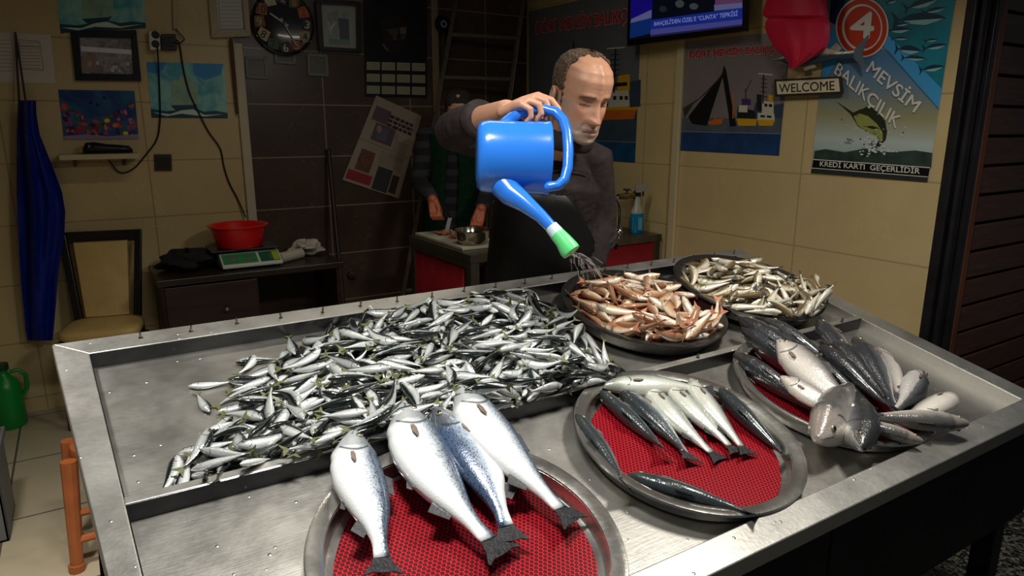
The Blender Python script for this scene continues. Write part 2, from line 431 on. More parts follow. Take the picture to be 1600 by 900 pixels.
# ------------------------------------------------------------------ round trays
M_TRAY = steel('polished_tray_steel', (206, 204, 198), .20, (6, 6, 6), .08)
M_TRAYD = steel('dull_tray_steel', (112, 110, 106), .26, (6, 6, 6), .2)
def liner_mat():
    m = bpy.data.materials.new('red_plastic_mesh'); m.use_nodes = True
    N, L = nodes(m); b = N['Principled BSDF']
    tc = N.new('ShaderNodeTexCoord'); sp = N.new('ShaderNodeSeparateXYZ'); L.new(tc.outputs['Object'], sp.inputs[0])
    P = .0098
    def lat(ox, oy):
        x = mth(N, L, 'ADD', mth(N, L, 'DIVIDE', sp.outputs[0], P), 100 + ox); y = mth(N, L, 'ADD', mth(N, L, 'DIVIDE', sp.outputs[1], P * 1.5), 100 + oy)
        fx = mth(N, L, 'SUBTRACT', mth(N, L, 'FRACT', x), .5); fy = mth(N, L, 'MULTIPLY', mth(N, L, 'SUBTRACT', mth(N, L, 'FRACT', y), .5), 1.5)
        return mth(N, L, 'SQRT', mth(N, L, 'ADD', mth(N, L, 'MULTIPLY', fx, fx), mth(N, L, 'MULTIPLY', fy, fy)))
    d = mth(N, L, 'MINIMUM', lat(0, 0), lat(.5, .5))
    rr = N.new('ShaderNodeMapRange'); rr.inputs['From Min'].default_value = .26; rr.inputs['From Max'].default_value = .38; L.new(d, rr.inputs['Value'])
    L.new(mixc(N, L, rr.outputs['Result'], (.05, .006, .008, 1), srgb((188, 18, 36))), b.inputs['Base Color'])
    b.inputs['Roughness'].default_value = .3
    bp = N.new('ShaderNodeBump'); bp.inputs['Strength'].default_value = 1.0; bp.inputs['Distance'].default_value = .003
    L.new(rr.outputs['Result'], bp.inputs['Height']); L.new(bp.outputs['Normal'], b.inputs['Normal'])
    return m
M_LINER = liner_mat()
def tray(u, v, r, depth, base, rf, label, m, liner_label=None, liner=.9, tilt=(0, 0)):
    rot = TABLE_ROT @ Matrix.Rotation(R(tilt[0]), 3, 'X') @ Matrix.Rotation(R(tilt[1]), 3, 'Y')
    t = thing('round_tray', label, 'tray', tb(u, v, base), rot, 'round steel fish trays')
    b = MB()
    prof = [(.001, .0), (rf, .0), (rf + .012, .004), (r - .03, depth - .006), (r - .012, depth), (r - .002, depth - .001), (r, depth - .005), (r - .003, depth - .009),
            (r - .012, depth - .006), (r - .031, depth - .010), (rf + .012, -.0005), (rf, -.003), (.001, -.003)]
    prof = prof[::-1]
    b.lathe(prof, k=96)
    o = b.build('bowl', m, t, smooth=True, local=True, sharp=50)
    if liner_label:
        b = MB(); n = 96
        rim = [(rf * liner * (1 + .006 * math.sin(9 * a) + .008 * math.sin(4 * a + 1)), a) for a in [2 * math.pi * i / n for i in range(n)]]
        b.prism([(q * math.cos(a), q * math.sin(a), .0015) for q, a in rim], (0, 0, .004))
        lo = thing('mesh_liner', liner_label, 'tray liner', tb(u, v, base), rot, 'red plastic mesh liners')
        b.build('mesh_sheet', M_LINER, lo, local=True)
    return t
tray(.507, .945, .282, .045, DEP + .004, .235, 'round steel tray nearest the camera holding four big salmon', M_TRAY, 'red mesh liner under the four salmon', .995)
tray(1.125, .862, .268, .045, DEP + .004, .225, 'round steel tray in the front middle with dark trout spread on red mesh', M_TRAY, 'red mesh liner under the trout', .985)
tray(1.685, .855, .266, .043, DEP + .004, .225, 'round steel tray at front right heaped with sea bass', M_TRAY, 'red mesh liner mostly hidden under the sea bass', 1.0)
tray(1.475, .308, .266, .050, DEP + .008, .218, 'deep dull steel tray at the back filled with reddish mullet', M_TRAYD, 'red liner under the reddish mullet in the deep dull tray', .99)
tray(1.945, .325, .262, .050, DEP + .026, .215, 'round steel tray in the back right corner heaped with pale small whiting', M_TRAYD)
# ================================================================== fish
def lerp_prof(prof, t):
    for i in range(len(prof) - 1):
        a, c = prof[i], prof[i + 1]
        if t <= c[0]:
            k = (t - a[0]) / (c[0] - a[0]); 
            return [a[j] + (c[j] - a[j]) * k for j in range(1, len(a))]
    return list(prof[-1][1:])
def smooth_prof(prof, t):
    q = [lerp_prof(prof, min(1, max(0, t + d))) for d in (-.035, -.0175, 0, .0175, .035)]
    w = (1, 2, 3, 2, 1)
    if t < .03: return lerp_prof(prof, t)
    return [sum(q[i][j] * w[i] for i in range(5)) / 9 for j in range(len(q[0]))]
# t, top, bottom, half width  (fractions of the body length)
P_SALMON = [(0, .012, .014, .016), (.02, .034, .034, .036), (.06, .056, .052, .052), (.12, .080, .080, .063), (.2, .100, .110, .070), (.32, .118, .135, .075), (.45, .120, .138, .076), (.58, .106, .118, .066), (.7, .082, .086, .052), (.8, .056, .054, .036), (.9, .038, .036, .024), (1, .042, .042, .012)]
P_TROUT = [(0, .012, .012, .016), (.02, .030, .028, .030), (.06, .050, .046, .046), (.13, .074, .070, .060), (.22, .092, .096, .066), (.36, .106, .115, .075), (.5, .102, .112, .072), (.64, .082, .088, .058), (.76, .058, .060, .042), (.88, .038, .036, .026), (1, .040, .040, .010)]
P_BASS = [(0, .012, .012, .014), (.02, .030, .028, .028), (.07, .056, .050, .046), (.15, .090, .082, .066), (.25, .115, .105, .078), (.38, .122, .118, .082), (.52, .112, .108, .074), (.66, .084, .082, .056), (.78, .056, .056, .038), (.9, .036, .036, .024), (1, .042, .042, .010)]
P_MACK = [(0, .010, .012, .010), (.03, .034, .034, .026), (.09, .062, .060, .042), (.18, .090, .088, .056), (.3, .105, .108, .062), (.45, .100, .106, .058), (.6, .078, .084, .046), (.75, .050, .052, .030), (.88, .028, .028, .018), (1, .020, .020, .010)]
P_MULL = [(0, .016, .014, .014), (.03, .048, .030, .030), (.09, .080, .050, .044), (.18, .100, .078, .058), (.3, .106, .094, .062), (.45, .096, .090, .058), (.6, .076, .072, .046), (.75, .052, .050, .032), (.88, .034, .034, .020), (1, .034, .034, .010)]
P_WHIT = [(0, .012, .012, .014), (.03, .036, .032, .030), (.1, .066, .066, .050), (.2, .085, .098, .060), (.32, .090, .108, .062), (.48, .080, .088, .052), (.64, .060, .062, .038), (.8, .040, .040, .024), (.92, .026, .026, .014), (1, .028, .028, .008)]

def plump(p, h, w):
    return [(q[0],) + tuple(x * (1 + (h - 1) * min(1, q[0] / .22 + .1) * (1 if q[0] < .75 else max(.25, (1 - q[0]) / .25))) for x in q[1:3]) + (q[3] * w,) for q in p]
P_SALMON = plump(P_SALMON, 1.24, 1.15); P_TROUT = plump(P_TROUT, 1.18, 1.2); P_BASS = plump(P_BASS, 1.2, 1.2)
P_MACK = plump(P_MACK, 1.32, 1.3); P_MULL = plump(P_MULL, 1.42, 1.4); P_WHIT = plump(P_WHIT, 1.5, 1.45)

def fish_mat(name, back, side, belly, dark_from=.62, spots=0.0, spot_scale=260, spot_col=(30, 36, 44), metal=.25, rough=.28, head=None, line=None, band=.08, tint=.12, bump=.25, scale_sz=320, blotch=None):
    m = bpy.data.materials.new(name); m.use_nodes = True
    N, L = nodes(m); b = N['Principled BSDF']
    uv = N.new('ShaderNodeUVMap'); sp = N.new('ShaderNodeSeparateXYZ'); L.new(uv.outputs[0], sp.inputs[0])
    t, v = sp.outputs[0], sp.outputs[1]
    tc = N.new('ShaderNodeTexCoord')
    oi = N.new('ShaderNodeObjectInfo')
    off = N.new('ShaderNodeVectorMath'); off.operation = 'ADD'
    cb = N.new('ShaderNodeCombineXYZ'); L.new(mth(N, L, 'MULTIPLY', oi.outputs['Random'], 7.3), cb.inputs[0])
    L.new(tc.outputs['Object'], off.inputs[0]); L.new(cb.outputs[0], off.inputs[1])
    nz = N.new('ShaderNodeTexNoise'); nz.inputs['Scale'].default_value = 45; nz.inputs['Detail'].default_value = 5; L.new(off.outputs[0], nz.inputs['Vector'])
    nf = N.new('ShaderNodeTexNoise'); nf.inputs['Scale'].default_value = 400; nf.inputs['Detail'].default_value = 3; L.new(off.outputs[0], nf.inputs['Vector'])
    vj = mth(N, L, 'ADD', v, mth(N, L, 'MULTIPLY', mth(N, L, 'SUBTRACT', nz.outputs['Fac'], .5), .16))
    vj = mth(N, L, 'ADD', vj, mth(N, L, 'MULTIPLY', mth(N, L, 'SUBTRACT', nf.outputs['Fac'], .5), .18))
    rp = N.new('ShaderNodeValToRGB'); e = rp.color_ramp.elements
    e[0].position = .0; e[0].color = srgb(belly); e[1].position = 1.0; e[1].color = srgb(back)
    q = e.new(.34); q.color = srgb(belly); q = e.new(max(.36, dark_from - band)); q.color = srgb(side); q = e.new(min(.98, dark_from + band)); q.color = srgb(back)
    L.new(vj, rp.inputs[0]); c = rp.outputs[0]
    if line:
        d = mth(N, L, 'ABSOLUTE', mth(N, L, 'SUBTRACT', vj, line[0])); k = N.new('ShaderNodeMapRange'); k.inputs['From Min'].default_value = line[1]; k.inputs['From Max'].default_value = 0; L.new(d, k.inputs['Value'])
        c = mixc(N, L, mth(N, L, 'MULTIPLY', k.outputs['Result'], line[3]), c, srgb(line[2]))
    if spots:
        vo = N.new('ShaderNodeTexVoronoi'); vo.inputs['Scale'].default_value = spot_scale; L.new(off.outputs[0], vo.inputs['Vector'])
        k = N.new('ShaderNodeMapRange'); k.inputs['From Min'].default_value = .42; k.inputs['From Max'].default_value = .22; L.new(vo.outputs['Distance'], k.inputs['Value'])
        mk = N.new('ShaderNodeMapRange'); mk.inputs['From Min'].default_value = dark_from - .22; mk.inputs['From Max'].default_value = dark_from + .05; L.new(vj, mk.inputs['Value'])
        c = mixc(N, L, mth(N, L, 'MULTIPLY', mth(N, L, 'MULTIPLY', k.outputs['Result'], mk.outputs['Result']), spots), c, srgb(spot_col))
    if head:
        k = N.new('ShaderNodeMapRange'); k.inputs['From Min'].default_value = head[1] + .02; k.inputs['From Max'].default_value = head[1] - .03; L.new(mth(N, L, 'ADD', t, mth(N, L, 'MULTIPLY', mth(N, L, 'SUBTRACT', nz.outputs['Fac'], .5), .06)), k.inputs['Value'])
        c = mixc(N, L, mth(N, L, 'MULTIPLY', k.outputs['Result'], head[2]), c, srgb(head[0]))
    # gill slit: a dark arc behind the head, and the mouth line
    vv = mth(N, L, 'SUBTRACT', v, .45)
    tg = mth(N, L, 'SUBTRACT', .248, mth(N, L, 'MULTIPLY', mth(N, L, 'MULTIPLY', vv, vv), .45))
    g = N.new('ShaderNodeMapRange'); g.inputs['From Min'].default_value = .013; g.inputs['From Max'].default_value = .003; L.new(mth(N, L, 'ABSOLUTE', mth(N, L, 'SUBTRACT', t, tg)), g.inputs['Value'])
    gm = mth(N, L, 'LESS_THAN', mth(N, L, 'ABSOLUTE', vv), .33)
    c = mixc(N, L, mth(N, L, 'MULTIPLY', mth(N, L, 'MULTIPLY', g.outputs['Result'], gm), .85), c, (.03, .028, .026, 1))
    mo = mth(N, L, 'MULTIPLY', mth(N, L, 'LESS_THAN', mth(N, L, 'ABSOLUTE', mth(N, L, 'ADD', mth(N, L, 'SUBTRACT', v, .46), mth(N, L, 'MULTIPLY', t, 1.2))), .04), mth(N, L, 'LESS_THAN', t, .09))
    c = mixc(N, L, mth(N, L, 'MULTIPLY', mo, .75), c, (.03, .025, .025, 1))
    if blotch:
        b2 = N.new('ShaderNodeTexNoise'); b2.inputs['Scale'].default_value = blotch[1]; L.new(off.outputs[0], b2.inputs['Vector'])
        k = N.new('ShaderNodeMapRange'); k.inputs['From Min'].default_value = .58; k.inputs['From Max'].default_value = .70; L.new(b2.outputs['Fac'], k.inputs['Value'])
        c = mixc(N, L, mth(N, L, 'MULTIPLY', k.outputs['Result'], blotch[2]), c, srgb(blotch[0]))
    hv = N.new('ShaderNodeHueSaturation'); L.new(c, hv.inputs['Color'])
    L.new(mth(N, L, 'ADD', mth(N, L, 'MULTIPLY', oi.outputs['Random'], 2 * tint), 1 - tint), hv.inputs['Value'])
    L.new(hv.outputs[0], b.inputs['Base Color'])
    b.inputs['Metallic'].default_value = metal; b.inputs['Roughness'].default_value = rough
    b.inputs['Coat Weight'].default_value = .55; b.inputs['Coat Roughness'].default_value = .07
    sv = N.new('ShaderNodeTexVoronoi'); sv.inputs['Scale'].default_value = scale_sz; L.new(tc.outputs['Object'], sv.inputs['Vector'])
    bp = N.new('ShaderNodeBump'); bp.inputs['Strength'].default_value = bump; bp.inputs['Distance'].default_value = .0012
    L.new(mth(N, L, 'ADD', sv.outputs['Distance'], mth(N, L, 'MULTIPLY', nz.outputs['Fac'], 2.5)), bp.inputs['Height']); L.new(bp.outputs['Normal'], b.inputs['Normal'])
    return m
M_FIN = mat('fin_grey', (72, 72, 74), .35, noise=.4, nscale=220, coat=.4)
M_FIN_DARK = mat('fin_black', (34, 34, 38), .55, noise=.7, nscale=110, bump=.6, bscale=160)
M_FIN_YEL = mat('fin_yellow_green', (98, 100, 62), .4, noise=.3, nscale=200)
M_FIN_PINK = mat('fin_pinkish', (186, 128, 100), .4, noise=.3, nscale=200)
M_PECT = mat('fin_brown_grey', (120, 104, 92), .4, noise=.4, nscale=200)
M_EYEW = mat('eye_silver', (150, 140, 112), .2, metal=.3, coat=.8)
M_EYEB = mat('eye_pupil', (8, 8, 10), .08, coat=1)

def spine(L, bend, kink):
    """side bend of the backbone (towards +y dorsal) as a function of t"""
    def f(t):
        s = t - .45
        return bend * L * s * s + kink * L * max(0, t - .5) ** 2
    return f
def fish_body(L, prof, mtl, bend=0, kink=0, droop=None, n=34, k=20, mouth=0.0):
    f = spine(L, bend, kink)
    b = MB(); rows = []; uvs = []
    for i in range(n):
        t = (i / (n - 1)) ** 1.15
        top, bot, w = smooth_prof(prof, t)
        # gill cover: the head is a hair fuller than the body right behind it
        g = 1 + .05 * math.exp(-((t - .228) / .03) ** 2) - .03 * math.exp(-((t - .268) / .018) ** 2)
        x = (.5 - t) * L; y0 = f(t); dz = droop(t) if droop else 0
        sl = (f(min(1, t + .01)) - f(max(0, t - .01))) / (.02 * L) if t > 0 else 0
        row = []; uvr = []
        for j in range(k):
            a = 2 * math.pi * (j + .5) / k
            c, s = math.cos(a), math.sin(a)
            yy = (top if c > 0 else bot) * L * c * g
            zz = w * L * (abs(s) ** .9) * (1 if s > 0 else -1) * g
            row.append(Vector((x + yy * sl, y0 + yy, zz + dz))); uvr.append((t, (c + 1) / 2))
        rows.append(row); uvs.append(uvr)
    b.grid(rows, 0, True, True, True)
    me = b.mesh('fish_body', mtl, None, True)
    ul = me.uv_layers.new(name='UVMap')
    flat = [q for r in uvs for q in r]
    for lp in me.loops: ul.data[lp.index].uv = flat[lp.vertex_index]
    return me, f
def fin_mesh(name, outline, y0, thick, mtl, droopz=0, ribs=True):
    """outline: list of (x,y) in the plane z=0; thin plate with a slightly wavy surface"""
    b = MB(); 
    n = len(outline)
    cx = sum(p[0] for p in outline) / n; cy = sum(p[1] for p in outline) / n
    top = [Vector((x, y, thick * .5)) for x, y in outline]; bot = [Vector((x, y, -thick * .5)) for x, y in outline]
    ct = Vector((cx, cy, thick * .9)); cb_ = Vector((cx, cy, -thick * .9))
    i0 = len(b.v); b.v += top + bot + [ct, cb_]
    area2 = sum(outline[i][0] * outline[(i + 1) % n][1] - outline[(i + 1) % n][0] * outline[i][1] for i in range(n))
    for i in range(n):
        j = (i + 1) % n
        fs = [(i0 + i, i0 + j, i0 + 2 * n), (i0 + n + j, i0 + n + i, i0 + 2 * n + 1), (i0 + j, i0 + i, i0 + n + i, i0 + n + j)]
        for q in fs:
            b.f.append(q if area2 > 0 else tuple(reversed(q))); b.m.append(0)
    return b.mesh(name, mtl, None, False)
def eye_mesh(r, whole=True):
    b = MB()
    b.ball((0, 0, 0), (r, r, r * .55), k=14, n=8, mi=0)
    if whole: b.ball((0, 0, r * .30), (r * .72, r * .72, r * .36), k=12, n=6, mi=1)
    return b.mesh('eye', [M_EYEW, M_EYEB], None, True)
def link_part(name, me, parent, loc=(0, 0, 0), rot=None):
    o = bpy.data.objects.new(name, me); COL.objects.link(o); o.parent = parent
    m = Matrix.Translation(Vector(loc))
    if rot is not None: m = m @ rot.to_4x4()
    o.matrix_local = m
    return o
def make_fish(name, label, cat, L, prof, mtl, M, group=None, bend=0, kink=0, droop=None, tail=(.13, .12, .35), tail_mat=None, fin_mat=None, eye_r=.016, eye_t=.085, fins=True, detail=1, both=True, gape=False):
    root = bpy.data.objects.new(name, None); root.empty_display_size = .03; COL.objects.link(root)
    tag(root, label, cat, group)
    n, k = (40, 24) if detail > 1 else (24, 14) if detail == 1 else (16, 10)
    me, f = fish_body(L, prof, mtl, bend, kink, droop, n, k)
    link_part('body', me, root)
    dz1 = droop(1.0) if droop else 0
    # tail fin
    tl, th, fork = tail
    x0 = -.5 * L; y0 = f(1.0)
    sl = (f(1.0) - f(.96)) / (.04 * L)
    pts = []
    hb = prof[-1][1] * L
    up = [(0.012 * L, hb * .9), (-tl * L * .45, th * L * .62), (-tl * L * .92, th * L * .98), (-tl * L, th * L * .93), (-tl * L * .86, th * L * .55), (-tl * L * (1 - fork), 0)]
    pts = up + [(x, -y) for x, y in reversed(up[:-1])]
    pts = [(x0 + x + y * sl, y0 + y + (-x) * sl) for x, y in pts]
    link_part('tail_fin', fin_mesh('tail_fin', pts, 0, .006 * L, tail_mat or M_FIN), root, (0, 0, dz1))
    def prof_at(t): return lerp_prof(prof, t)
    fm = fin_mat or M_FIN
    if fins:
        t0, t1 = .40, .55
        y = lambda t: f(t) + prof_at(t)[0] * L * .94
        yb = lambda t: f(t) - prof_at(t)[1] * L * .94
        X = lambda t: (.5 - t) * L
        D = (lambda t: droop(t)) if droop else (lambda t: 0)
        link_part('dorsal_fin', fin_mesh('dorsal_fin', [(X(t0), y(t0)), (X(t1), y(t1)), (X(t1 + .035), y(t1) + .035 * L), (X(t1 - .05), y(t1) + .05 * L), (X(t0 + .045), y(t0) + .052 * L)], 0, .005 * L, fm), root, (0, 0, D(.5)))
        t0, t1 = .72, .82
        link_part('anal_fin', fin_mesh('anal_fin', [(X(t0), yb(t0)), (X(t1), yb(t1)), (X(t1 + .035), yb(t1) - .03 * L), (X(t0 + .07), yb(t0) - .058 * L)], 0, .005 * L, fm), root, (0, 0, D(.77)))
        t0, t1 = .52, .57
        link_part('pelvic_fin', fin_mesh('pelvic_fin', [(X(t0), yb(t0) + .012 * L), (X(t1), yb(t1) + .012 * L), (X(t1 + .055), yb(t1) - .004 * L), (X(t1 + .04), yb(t1) - .028 * L)], 0, .006 * L, fm), root, (0, 0, D(.55) + .02 * L))
        for s in (1, -1):
            w = prof_at(.28)[2] * L
            rot = Matrix.Rotation(R(6 * s), 3, 'Y')
            link_part('pectoral_fin', fin_mesh('pectoral_fin', [(0, .008 * L), (-.03 * L, .012 * L), (-.088 * L, .002 * L), (-.098 * L, -.012 * L), (-.06 * L, -.022 * L), (0, -.012 * L)], 0, .006 * L, M_PECT if detail > 1 else fm), root, ((.5 - .268) * L, f(.265) - .040 * L, s * w * 1.04 + D(.23)), rot)
    big = detail > 1
    ey = eye_mesh(eye_r * L, not big)
    if big:
        pb = MB(); r_ = eye_r * L; pb.ball((0, 0, r_ * .30), (r_ * .72, r_ * .72, r_ * .36), k=12, n=6); pup = pb.mesh('pupil', M_EYEB, None, True)
    top, bot, w = smooth_prof(prof, eye_t)
    dz0 = droop(eye_t) if droop else 0
    for s in ((1, -1) if both else (1,)):
        cy = .30
        zz = w * L * (abs(math.sin(math.acos(cy))) ** .9)
        rot = Matrix.Rotation(R(0 if s > 0 else 180), 3, 'X')
        rot = Matrix.Rotation(R(-8 * s), 3, 'X') @ Matrix.Rotation(R(12 * s), 3, 'Y') @ rot
        eo = link_part('eye', ey, root, ((.5 - eye_t) * L, f(eye_t) + top * L * cy, s * zz * .99 + dz0), rot)
        if big: link_part('pupil', pup, eo)
    root.matrix_world = M
    return root
M_MACK = fish_mat('horse_mackerel_skin', (34, 40, 38), (170, 177, 177), (220, 223, 221), .64, metal=.35, rough=.22, band=.05, tint=.2, spots=.25, spot_scale=300)
M_MULL = fish_mat('red_mullet_skin', (158, 112, 82), (208, 174, 138), (236, 224, 204), .68, metal=.1, rough=.3, band=.2, tint=.18, line=(.52, .05, (222, 190, 110), .5), blotch=((160, 84, 58), 40, .5))
M_WHIT = fish_mat('whiting_skin', (112, 96, 66), (196, 184, 152), (234, 228, 210), .64, metal=.2, rough=.26, band=.12, tint=.2, blotch=((120, 100, 70), 60, .3))
M_SALM = fish_mat('salmon_skin', (84, 98, 116), (206, 213, 220), (238, 240, 240), .66, metal=.12, rough=.26, band=.11, tint=.02, spots=.9, spot_scale=190, spot_col=(34, 42, 58), head=((128, 134, 136), .225, .7), scale_sz=260)
M_SALM2 = fish_mat('salmon_skin_bluer', (70, 88, 116), (190, 202, 216), (232, 236, 238), .54, metal=.15, rough=.26, band=.13, tint=.02, spots=.9, spot_scale=190, spot_col=(30, 40, 60), head=((84, 88, 90), .225, .75), scale_sz=260)
M_TROUT = fish_mat('trout_skin', (56, 62, 64), (142, 152, 158), (190, 194, 184), .60, metal=.25, rough=.24, band=.2, tint=.1, spots=.5, spot_scale=330, spot_col=(16, 20, 18), head=((50, 56, 54), .2, .6), bump=.3)
M_TROUTP = fish_mat('trout_pale_side', (70, 80, 72), (172, 179, 172), (216, 218, 206), .70, metal=.22, rough=.24, band=.14, tint=.08, spots=.5, spot_scale=330, spot_col=(36, 42, 34), head=((130, 134, 122), .15, .5), bump=.3)
M_BASSK = fish_mat('sea_bass_skin', (50, 52, 56), (116, 117, 120), (200, 196, 192), .54, metal=.2, rough=.32, band=.16, tint=.14, head=((50, 50, 50), .16, .5), scale_sz=230, bump=.7)
M_BASSP = fish_mat('sea_bass_pale', (88, 86, 84), (176, 170, 164), (226, 220, 210), .78, metal=.15, rough=.28, band=.14, tint=.08, head=((196, 180, 170), .2, .4), scale_sz=230, bump=.4)
